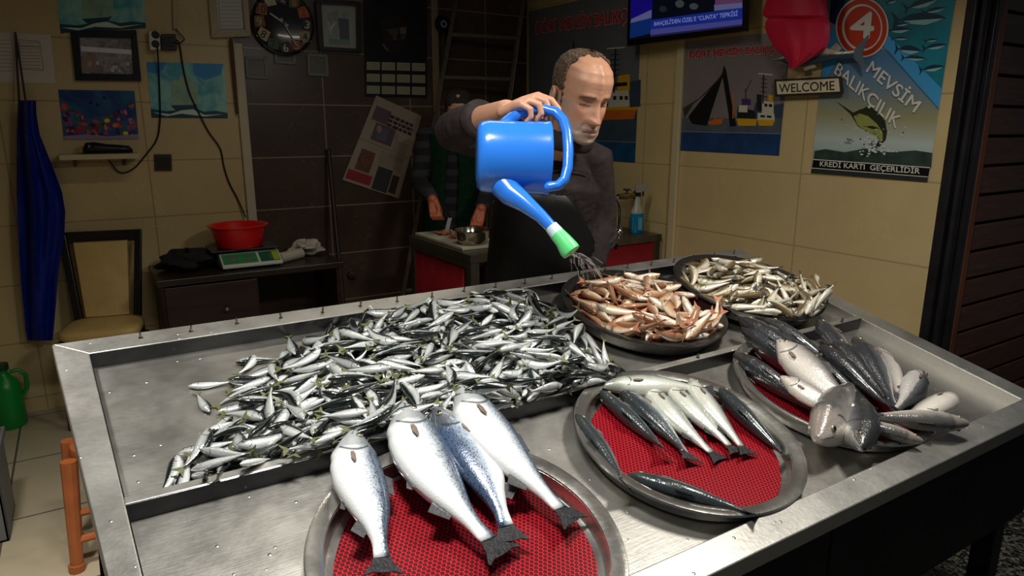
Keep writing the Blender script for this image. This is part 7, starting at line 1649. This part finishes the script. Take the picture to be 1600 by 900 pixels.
for i in range(9):
    z = SZ + .01 + (zt - .065 - SZ) * i / 8; w = hw * (.53 + .12 * i / 8); y = by(z) - .012
    rows.append([CH(w * x, y + .012 * math.cos(x * 1.5) * -1 + .02 * (1 - (i / 8)) * .5, z) for x in (-1, -.9, -.5, 0, .5, .9, 1)])
b.grid([r + [CH(0, 0, 0) * 0 + q + uy * .035 for q in r[::-1]] for r in rows], 0, True, True, True); b.build('backrest', M_CREAM, ch, smooth=True, sharp=50)
for sx in (-1, 1):
    for fy in (0.03, dp - .05):
        p = CH(sx * hw * .86, fy, SZ - .09); q = CH(sx * hw * (.90 if fy < .1 else .84), fy + (.0 if fy < .1 else .06), 0)
        b = MB(); b.tube([p, q], [.026, .018], 4); b.build('leg', M_DKWD, ch)

# ---- blue apron on a nail
t = thing('hanging_apron', 'long royal blue rubber apron hanging from a nail at the far left', 'apron', onY(40, 300, YB - .05))
b = MB(); edges = [(157, 28, 41, 56), (180, 27, 41, 57), (210, 26, 42, 62), (240, 26, 44, 74), (270, 26, 47, 86), (300, 26, 50, 97), (330, 27, 52, 102), (360, 28, 53, 101), (400, 30, 55, 95), (440, 33, 57, 90), (480, 37, 60, 87), (515, 40, 61, 84), (532, 43, 62, 82)]
fr = []
for y, xl, xm, xr in edges:
    row = []; row2 = []
    for j in range(17):
        s_ = j / 16; x = xl + (xr - xl) * s_
        o_ = .035 + .030 * math.sin(s_ * 9.5 + y * .004) ** 2 + .05 * math.exp(-((x - xm) / 7) ** 2) + .02 * math.sin(math.pi * s_)
        row.append(onY(x, y, YB - o_ - .012)); row2.append(onY(x, y, YB - o_ + .004))
    fr.append(row + row2[::-1])
b.grid(fr, 0, True, True, True); b.build('apron_sheet', mat('royal_blue_rubber', (14, 34, 128), .4, noise=.2, nscale=8, spec=.3), t, smooth=True, sharp=60)
b = MB(); b.tube([onY(24, 52, YB - .02), onY(27, 110, YB - .03), onY(30, 160, YB - .05)], .005, 6); b.tube([onY(24, 52, YB - .02), onY(33, 110, YB - .03), onY(40, 158, YB - .05)], .005, 6); b.build('neck_strap', mat('brown_strap', (58, 46, 34), .7), t, smooth=True)
b = MB(); p = onY(24, 52, YB); b.tube([p, p - Vector((0, .03, 0))], .004, 8); b.build('nail', M_BPL, t)

# ---- green jug and grey crate at the far left
p = onZ(21, 652, 0); p.y = min(p.y, 4.34)
t = thing('jug', 'green plastic jug standing on the floor below the blue apron', 'jug', (p.x, p.y, 0))
Mj = Matrix.Translation((p.x, p.y, 0)); M_GRN = mat('green_plastic', (10, 128, 48), .35)
b = MB(); b.lathe([(.001, 0), (.072, 0), (.082, .012), (.080, .12), (.078, .21), (.066, .255), (.034, .285), (.026, .30), (.026, .325), (.001, .325)], Mj, 32, sx=.92); b.build('body', M_GRN, t, smooth=True, sharp=45)
b = MB(); b.lathe([(.001, .318), (.032, .318), (.032, .352), (.001, .354)], Mj, 20); b.build('cap', mat('dark_green_cap', (14, 60, 34), .4), t, smooth=True, sharp=45)
b = MB(); b.tube([p + Vector((x, 0, z)) for x, z in ((.03, .30), (.07, .305), (.098, .27), (.096, .2), (.076, .165))], .011, 8); b.build('handle', M_GRN, t, smooth=True)
p = onZ(16, 845, 0)
t = thing('crate', 'grey plastic crate at the left edge of the photo on the tiled floor', 'crate', (p.x - .2, p.y + .15, 0))
M_CRT = mat('grey_crate_plastic', (104, 102, 104), .5)
x1, y0 = p.x, p.y
b = MB(); hgt = .36
for x0_, x1_, ya, yb in ((x1 - .40, x1, y0, y0 + .012), (x1 - .40, x1, y0 + .288, y0 + .30), (x1 - .012, x1, y0, y0 + .30), (x1 - .40, x1 - .388, y0, y0 + .30)): b.box((x0_, ya, .0), (x1_, yb, hgt))
b.box((x1 - .40, y0, .0), (x1, y0 + .3, .012)); b.build('body', M_CRT, t, bevel=.003)
b = MB()
for ya, yb in ((y0 - .012, y0), (y0 + .30, y0 + .312)): b.box((x1 - .412, ya, hgt - .03), (x1 + .012, yb, hgt))
for xa, xb in ((x1, x1 + .012), (x1 - .412, x1 - .40)): b.box((xa, y0, hgt - .03), (xb, y0 + .3, hgt))
b.build('rim', M_CRT, t, bevel=.003)

# ---- orange plastic stool behind the counter's left end
p = onZ(104, 852, 0); sc = Vector((p.x + .185, p.y - .10, 0))
t = thing('stool', 'orange plastic stool on the floor tiles behind the left end of the counter', 'stool', sc)
M_ORG = mat('orange_plastic', (160, 88, 46), .45, noise=.15, nscale=12)
lp = []
for sx, sy in ((-1, 1), (1, 1), (1, -1), (-1, -1)):
    top = sc + Vector((sx * .125, sy * .095, .425)); bot = sc + Vector((sx * .150, sy * .105, .0)); lp.append((top, bot))
    b = MB(); b.tube([top, top.lerp(bot, .93), bot + Vector((0, 0, .028)), bot + Vector((0, 0, .0))], [.026, .021, .027, .027], 10); b.build('leg', M_ORG, t, smooth=True)
for i in range(4):
    a_, c_ = lp[i], lp[(i + 1) % 4]
    b = MB(); b.tube([a_[0].lerp(a_[1], .72), c_[0].lerp(c_[1], .72)], .015, 8); b.build('brace', M_ORG, t, smooth=True)
b = MB(); b.lathe([(.001, .41), (.10, .41), (.120, .40), (.126, .415), (.120, .44), (.10, .447), (.001, .447)], Matrix.Translation(sc), 40); b.build('seat', M_ORG, t, smooth=True, sharp=40)

# ---- dark cabinet with things on it
CX0, CX1, CY0, CY1, CZ = .30, 1.27, 3.98, 4.46, .78
M_CAB = mat('dark_walnut_cabinet', (44, 26, 20), .45, noise=.35, nscale=5, stretch=(1, 1, 6)); M_CABT = mat('cabinet_top_dark', (46, 36, 30), .35, noise=.2, nscale=6)
t = thing('cabinet', 'low dark brown cabinet with one door and an open bay at the back wall', 'cabinet', ((CX0 + CX1) / 2, (CY0 + CY1) / 2, 0))
b = MB(); b.box((CX0 - .02, CY0 - .02, CZ - .035), (CX1 + .02, CY1, CZ)); b.build('top', M_CABT, t, bevel=.004)
b = MB()
for x in (CX0, (CX0 + CX1) / 2 - .02, CX1 - .025): b.box((x, CY0, .04), (x + .025, CY1, CZ - .035))
b.box((CX0, CY1 - .02, .04), (CX1, CY1, CZ - .035)); b.box((CX0, CY0, .04), (CX1, CY1, .07)); b.build('carcass', M_CAB, t, bevel=.002)
d0, d1 = CX0 + .012, (CX0 + CX1) / 2 - .004
b = MB(); b.box((d0, CY0 - .018, .40), (d1, CY0 - .001, CZ - .045)); dr = b.build('drawer', M_CAB, t, bevel=.003)
b = MB(); b.box((d0, CY0 - .018, .08), (d1, CY0 - .001, .39)); dr2 = b.build('door', M_CAB, t, bevel=.003)
for par, z in ((dr, .585), (dr2, .30)):
    b = MB(); q = Vector(((d0 + d1) / 2 + .06, CY0 - .019, z)); b.tube([q, q - Vector((0, .012, 0))], .006, 10); b.ball(q - Vector((0, .018, 0)), .012); b.build('knob', mat('grey_knob', (128, 122, 112), .35, metal=.6), par, smooth=True)
for x in (CX0 + .03, CX1 - .03):
    for y in (CY0 + .03, CY1 - .03):
        b = MB(); b.box((x - .025, y - .025, 0), (x + .025, y + .025, .04)); b.build('foot', M_CAB, t)
def crumple(name, label, cat, c, r, m, seed, lumps=9, parent=None):
    rnd = random.Random(seed); b = MB(); rows = []
    ph = [(rnd.uniform(2, 5), rnd.uniform(0, 6), rnd.uniform(2, 6), rnd.uniform(0, 6)) for _ in range(lumps)]
    n, k = 16, 28
    for i in range(n + 1):
        th = math.pi * (i + .02 * (i == 0) - .02 * (i == n)) / n; row = []
        for j in range(k):
            f = 2 * math.pi * j / k
            d = 1 + sum(.09 * math.sin(round(a_) * f + b_) * math.sin(c_ * th + d_) for a_, b_, c_, d_ in ph)
            row.append(Vector((c[0] + r[0] * d * math.sin(th) * math.cos(f), c[1] + r[1] * d * math.sin(th) * math.sin(f), max(c[2] - r[2] * math.cos(th) * d * 1.0, c[2] - r[2]))))
        rows.append(row)
    b.grid(rows, 0, True, True, True)
    o = b.build(name, m, parent, smooth=True, sharp=24)
    if label: tag(o, label, cat)
    return o
crumple('bag_bundle', 'dim grey plastic bag bundle inside the open bay of the cabinet', 'bag', (1.06, 4.2, .07 + .10), (.14, .12, .10), mat('dim_grey_bag', (92, 88, 98), .4), 3)
crumple('black_cloth', 'black cloth heaped on the left end of the cabinet', 'cloth', (.46, 4.22, CZ + .055), (.15, .14, .055), mat('black_cloth_fabric', (20, 20, 24), .8), 5)
crumple('folded_jacket', 'dark folded jacket on the cabinet just left of the scale', 'cloth', (.60, 4.32, CZ + .045), (.09, .10, .045), mat('dark_slate_fabric', (26, 27, 33), .8), 8)
# scale
s0, s1 = onY(338, 414, CY0 - .0), onY(437, 406, CY0 - .0)
sx0 = .70; sx1 = 1.04
sx0, sx1 = onZ(340, 414, CZ + .01).x, onZ(436, 408, CZ + .01).x
sy0 = CY0 + .05
t = thing('weighing_scale', 'white and green shop scale on the cabinet under the red basin', 'scale', ((sx0 + sx1) / 2, sy0 + .12, CZ))
M_SCW = mat('scale_white', (190, 192, 180), .4)
b = MB(); b.prism([(sx0, sy0, CZ + .012), (sx0, sy0, CZ + .030), (sx0, sy0 + .10, CZ + .082), (sx0, sy0 + .27, CZ + .082), (sx0, sy0 + .27, CZ + .012)], (sx1 - sx0, 0, 0)); b.build('housing', M_SCW, t, bevel=.005)
sl = Vector((0, .10, .052)).normalized(); nn = Vector((0, -.052, .10)).normalized()
def SF(u, v, o=0.0): return Vector((sx0 + (sx1 - sx0) * u, sy0, CZ + .030)) + sl * (v * .112) + nn * (.0008 + o)
b = MB(); M_SG, M_SG2, M_LCD, M_YEL2 = mat('scale_green', (40, 140, 74), .4), mat('scale_dark_green', (24, 92, 66), .4), mat('scale_display', (86, 104, 92), .25), mat('scale_yellow_green', (150, 176, 40), .4)
def sq(u0, v0, u1, v1, m, o=0): b.face([SF(u0, v0, o), SF(u1, v0, o), SF(u1, v1, o), SF(u0, v1, o)], m)
sq(.03, .10, .60, .92, 0); sq(.64, .10, .97, .92, 1, .0); sq(.08, .2, .30, .42, 2, .0004); sq(.08, .56, .30, .80, 2, .0004); sq(.36, .2, .57, .42, 2, .0004); sq(.36, .56, .57, .8, 2, .0004); sq(.86, .15, .965, .88, 3, .0004)
sq(.80, .3, .86, .7, 4, .0004)
b.build('front_panel', [M_SG, M_SG2, M_LCD, M_YEL2, mat('scale_brown', (110, 80, 60), .4)], t)
for sx in (sx0 + .03, sx1 - .03):
    for sy in (sy0 + .03, sy0 + .24):
        b = MB(); b.tube([(sx, sy, CZ), (sx, sy, CZ + .012)], .014, 10); b.build('foot', M_BPL, t)
b = MB(); b.box((sx0 - .04, sy0 + .08, CZ + .094), (sx1 + .0, sy0 + .31, CZ + .104)); b.box((sx0 + .12, sy0 + .18, CZ + .08), (sx0 + .18, sy0 + .24, CZ + .095)); b.build('weighing_plate', mat('scale_plate_dark', (58, 52, 48), .4, metal=.6), t, bevel=.003)
bc = Vector(((sx0 + sx1) / 2 - .03, sy0 + .19, CZ + .1045))
t = thing('basin', 'bright red plastic basin on the scale', 'basin', bc)
b = MB(); b.lathe([(.001, .0), (.118, .0), (.126, .008), (.150, .115), (.166, .122), (.168, .130), (.160, .132), (.146, .124), (.120, .014), (.112, .007), (.001, .007)], Matrix.Translation(bc), 48); b.build('bowl', mat('red_plastic', (214, 22, 22), .35, sss=.1), t, smooth=True, sharp=50)
# paper roll and crumpled bags
q0, q1 = onZ(436, 404, CZ + .03), onZ(476, 394, CZ + .03)
t = thing('paper_roll', 'roll of pale plastic bags lying on the right end of the cabinet', 'roll', (q0.x, q0.y, CZ))
q0.y = max(q0.y, CY0 + .03); q1 = q0 + (q1 - q0).normalized() * .19; q1.x = min(q1.x, CX1 - .01)
b = MB(); b.tube([q0, q1], .032, 24); b.build('sheet_roll', mat('roll_white', (186, 176, 160), .6, bump=.3, bscale=90), t, smooth=True, sharp=40)
b = MB(); dd = (q0 - q1).normalized(); b.tube([q0 + dd * .0015, q0 + dd * .004], .014, 14); b.build('core', mat('roll_core', (60, 44, 34), .7), t)
crumple('crumpled_bag', 'crumpled pale plastic bags behind the roll at the right end of the cabinet', 'bag', (1.16, 4.30, CZ + .045), (.10, .08, .045), mat('white_thin_plastic', (190, 182, 170), .3), 12, 14)

# ---- preparation counter with sink
PX0, PX1, PY0, PY1, PZ = 1.62, 2.93, 2.98, 3.74, .94
t = thing('prep_counter', 'steel topped sink counter with red curtain panels behind the man', 'counter', ((PX0 + PX1) / 2, (PY0 + PY1) / 2, 0))
M_PST = mat('dull_counter_steel', (104, 98, 86), .35, metal=.8, noise=.2, nscale=10)
b = MB(); SX0, SX1, SY0, SY1 = 2.28, 2.66, 3.12, 3.50
for q in (((PX0, PY0, PZ - .04), (SX0, PY1, PZ)), ((SX1, PY0, PZ - .04), (PX1, PY1, PZ)), ((SX0, PY0, PZ - .04), (SX1, SY0, PZ)), ((SX0, SY1, PZ - .04), (SX1, PY1, PZ))): b.box(*q)
b.build('worktop', M_PST, t)
b = MB(); 
for q in (((SX0, SY0, PZ - .2), (SX1, SY1, PZ - .19)), ((SX0 - .006, SY0, PZ - .2), (SX0, SY1, PZ - .005)), ((SX1, SY0, PZ - .2), (SX1 + .006, SY1, PZ - .005)), ((SX0, SY0 - .006, PZ - .2), (SX1, SY0, PZ - .005)), ((SX0, SY1, PZ - .2), (SX1, SY1 + .006, PZ - .005))): b.box(*q)
b.build('sink_bowl', M_PST, t)
M_REDC = mat('dark_red_curtain', (132, 14, 28), .5, noise=.1, nscale=6)
b = MB(); b.grid([[(PX0 + .10 + (PX1 - PX0 - .14) * i / 40, PY0 + .012 + .0012 * math.sin(i * 1.1), z) for z in (.06, .4, PZ - .045)] for i in range(41)]); b.build('front_curtain', M_REDC, t, smooth=True, sharp=180, solid=.004)
b = MB(); b.grid([[(PX0 + .015 + .0012 * math.sin(i * 1.3), PY0 + .10 + (PY1 - PY0 - .12) * i / 24, z) for z in (.06, .4, PZ - .07)] for i in range(25)]); b.build('side_curtain', M_REDC, t, smooth=True, sharp=180, solid=.004)
b = MB(); b.box((PX0 + .003, PY0 + .02, PZ - .075), (PX0 + .012, PY1 - .01, PZ - .040)); b.build('apron_rail', M_PST, t)
for x in (PX0 + .005, PX1 - .055):
    for y in (PY0 + .005, PY1 - .055):
        b = MB(); b.box((x, y, 0), (x + .05, y + .05, PZ - .04)); b.build('leg', M_PST, t, bevel=.004)
# faucet
p = onZ(968, 366, PZ); f0 = Vector((p.x, max(p.y, PY0 + .10), PZ)); 
t = thing('faucet', 'chrome gooseneck faucet standing on the sink counter', 'faucet', f0)
M_CHR = mat('chrome', (190, 190, 188), .12, metal=1)
k_ = (f0 - CAM).dot(FW)
b = MB(); b.lathe([(.001, 0), (.026, 0), (.026, .012), (.017, .022), (.016, .05), (.001, .05)], Matrix.Translation(f0), 20); b.build('base', M_CHR, t, smooth=True, sharp=40)
b = MB(); top = f0 + Vector((0, 0, .19)); pts = [f0 + Vector((0, 0, .03)), f0 + Vector((0, 0, .12))]
for i in range(11):
    a_ = R(180 * i / 10 * .78); pts.append(f0 + Vector((0, 0, .15)) - RT * (.068 * (1 - math.cos(a_))) + Vector((0, 0, .075 * math.sin(a_))))
b.tube(pts, .0115, 12, round_ends=True); b.build('spout', M_CHR, t, smooth=True)
b = MB(); b.tube([f0 + Vector((0, 0, .03)) + RT * -.012, f0 + Vector((0, 0, .05)) - RT * .075], [.011, .007], 10, round_ends=True); b.build('lever', M_CHR, t, smooth=True)
# wall tap
p = RW(996, 305, 0)
t = thing('wall_tap', 'old brass and chrome tap valve fixed to the side wall above the sink', 'tap', p)
M_BRS = mat('aged_brass', (160, 140, 96), .3, metal=.9)
b = MB(); b.tube([p - Vector((.001, 0, 0)), p - Vector((.012, 0, 0))], .033, 18); b.build('rose', M_BRS, t, smooth=True, sharp=40)
b = MB(); b.tube([p - Vector((.01, 0, 0)), p - Vector((.09, 0, 0))], [.016, .016], 14); b.tube([p - Vector((.09, -.0, 0)), p - Vector((.16, 0, .0))], [.022, .016], 14); b.build('body', M_BRS, t, smooth=True, sharp=40)
b = MB(); q = p - Vector((.085, 0, 0)); b.tube([q, q + Vector((0, 0, .035))], .009, 10); b.tube([q + Vector((0, -.03, .038)), q + Vector((0, .03, .038))], .007, 8, round_ends=True); b.build('handle', M_CHR, t, smooth=True)
b = MB(); q = p - Vector((.15, 0, 0)); b.tube([q, q - Vector((.02, 0, .01)), q - Vector((.03, 0, .05)), q - Vector((.03, 0, .28))], .008, 8); b.build('pipe', mat('white_pipe', (176, 168, 140), .4), t, smooth=True)
# spray bottle
p = onZ(1004, 362, PZ); p.y = min(max(p.y, PY0 + .05), PY1 - .06); p.x = min(p.x, PX1 - .08)
t = thing('spray_bottle', 'half full blue trigger spray bottle on the sink counter by the wall', 'spray bottle', p)
Mb = Matrix.Translation(p)
M_BLIQ = mat('blue_cleaner', (20, 132, 176), .15, trans=.15); M_CLR = mat('cloudy_plastic', (170, 170, 156), .25)
b = MB(); b.lathe([(.001, 0), (.043, 0), (.047, .006), (.047, .105), (.045, .118)], Mb, 32, sy=.7); b.build('liquid_half', M_BLIQ, t, smooth=True, sharp=40)
b = MB(); b.lathe([(.045, .118), (.042, .135), (.026, .165), (.021, .20), (.016, .212), (.015, .225), (.001, .225)], Mb, 32, sy=.7); b.build('upper_half', M_CLR, t, smooth=True, sharp=40)
b = MB(); q = p + Vector((0, 0, .105)); b.box((-.030, -.0345, .02), (.026, -.0325, .095), 0, Mb @ Matrix.Rotation(YAW * -1, 4, 'Z') @ Matrix.Rotation(0, 4, 'Z')); b.build('label', mat('bottle_label_pale', (90, 160, 180), .4), t)
Mh_ = Matrix((RT, Vector((-RT.y, RT.x, 0)), Vector((0, 0, 1)))).transposed().to_4x4(); Mh_ = Mb @ Mh_
b = MB(); b.lathe([(.001, .222), (.018, .222), (.018, .242), (.001, .242)], Mb, 18); b.build('collar', M_BPL, t, smooth=True, sharp=40)
b = MB(); b.prism([Mh_ @ Vector(v) for v in ((-.016, -.011, .242), (.020, -.011, .242), (.052, -.011, .270), (.046, -.011, .285), (.006, -.011, .292), (-.020, -.011, .280))], (Mh_.to_3x3() @ Vector((0, .022, 0)))); sh = b.build('spray_head', mat('grey_spray_head', (150, 146, 138), .4), t, bevel=.003)
b = MB(); b.prism([Mh_ @ Vector(v) for v in ((.026, -.006, .247), (.034, -.006, .254), (.036, -.006, .225), (.028, -.006, .218))], (Mh_.to_3x3() @ Vector((0, .012, 0)))); b.build('trigger', M_BPL, sh, bevel=.002)
# cutting board, fish pieces, bowl
q = [onZ(652, 364, PZ + .02), onZ(700, 362, PZ + .02), onZ(742, 384, PZ + .02), onZ(726, 392, PZ + .02)]
bx0, bx1, by0, by1 = PX0 + .03, PX0 + .30, PY0 + .14, PY1 - .02
t = thing('cutting_board', 'white plastic cutting board on the end of the steel counter', 'cutting board', ((bx0 + bx1) / 2, (by0 + by1) / 2, PZ))
b = MB(); b.box((bx0, by0, PZ + .0005), (bx1, by1, PZ + .018)); b.build('board', mat('board_white', (176, 170, 150), .5, noise=.15, nscale=9), t, bevel=.004)
rnd = random.Random(21); M_MEAT = mat('raw_fish_meat', (176, 92, 62), .3, noise=.35, nscale=50, coat=.4)
for i in range(7):
    c = (bx0 + .09 + rnd.uniform(0, .15), by0 + .28 + rnd.uniform(0, .22), PZ + .0185 + .012)
    crumple('fish_piece', None, None, c, (rnd.uniform(.03, .05), rnd.uniform(.02, .035), .012), M_MEAT, 30 + i, 5)
k = 0
for o in [o for o in bpy.data.objects if o.name.startswith('fish_piece')]:
    tag(o, 'raw reddish fish piece among the cut pieces on the white cutting board', 'fish piece', 'cut fish pieces on the board')
p = onZ(737, 384, PZ + .004); p.x = max(p.x, PX0 + .32); p = Vector((PX0 + .22, PY0 + .085, PZ + .0008)); p = onZ(738, 386, PZ)
p.z = PZ + .0008; p.y = max(p.y, PY0 + .11)
t = thing('steel_bowl', 'shiny steel mixing bowl at the front edge of the cutting board', 'bowl', p)
b = MB(); b.lathe([(.001, .0), (.045, .0), (.066, .012), (.088, .05), (.098, .09), (.106, .094), (.106, .097), (.096, .096), (.085, .052), (.062, .015), (.043, .004), (.001, .004)], Matrix.Translation(p), 48); b.build('bowl', mat('bowl_steel', (170, 164, 150), .15, metal=1), t, smooth=True, sharp=50)
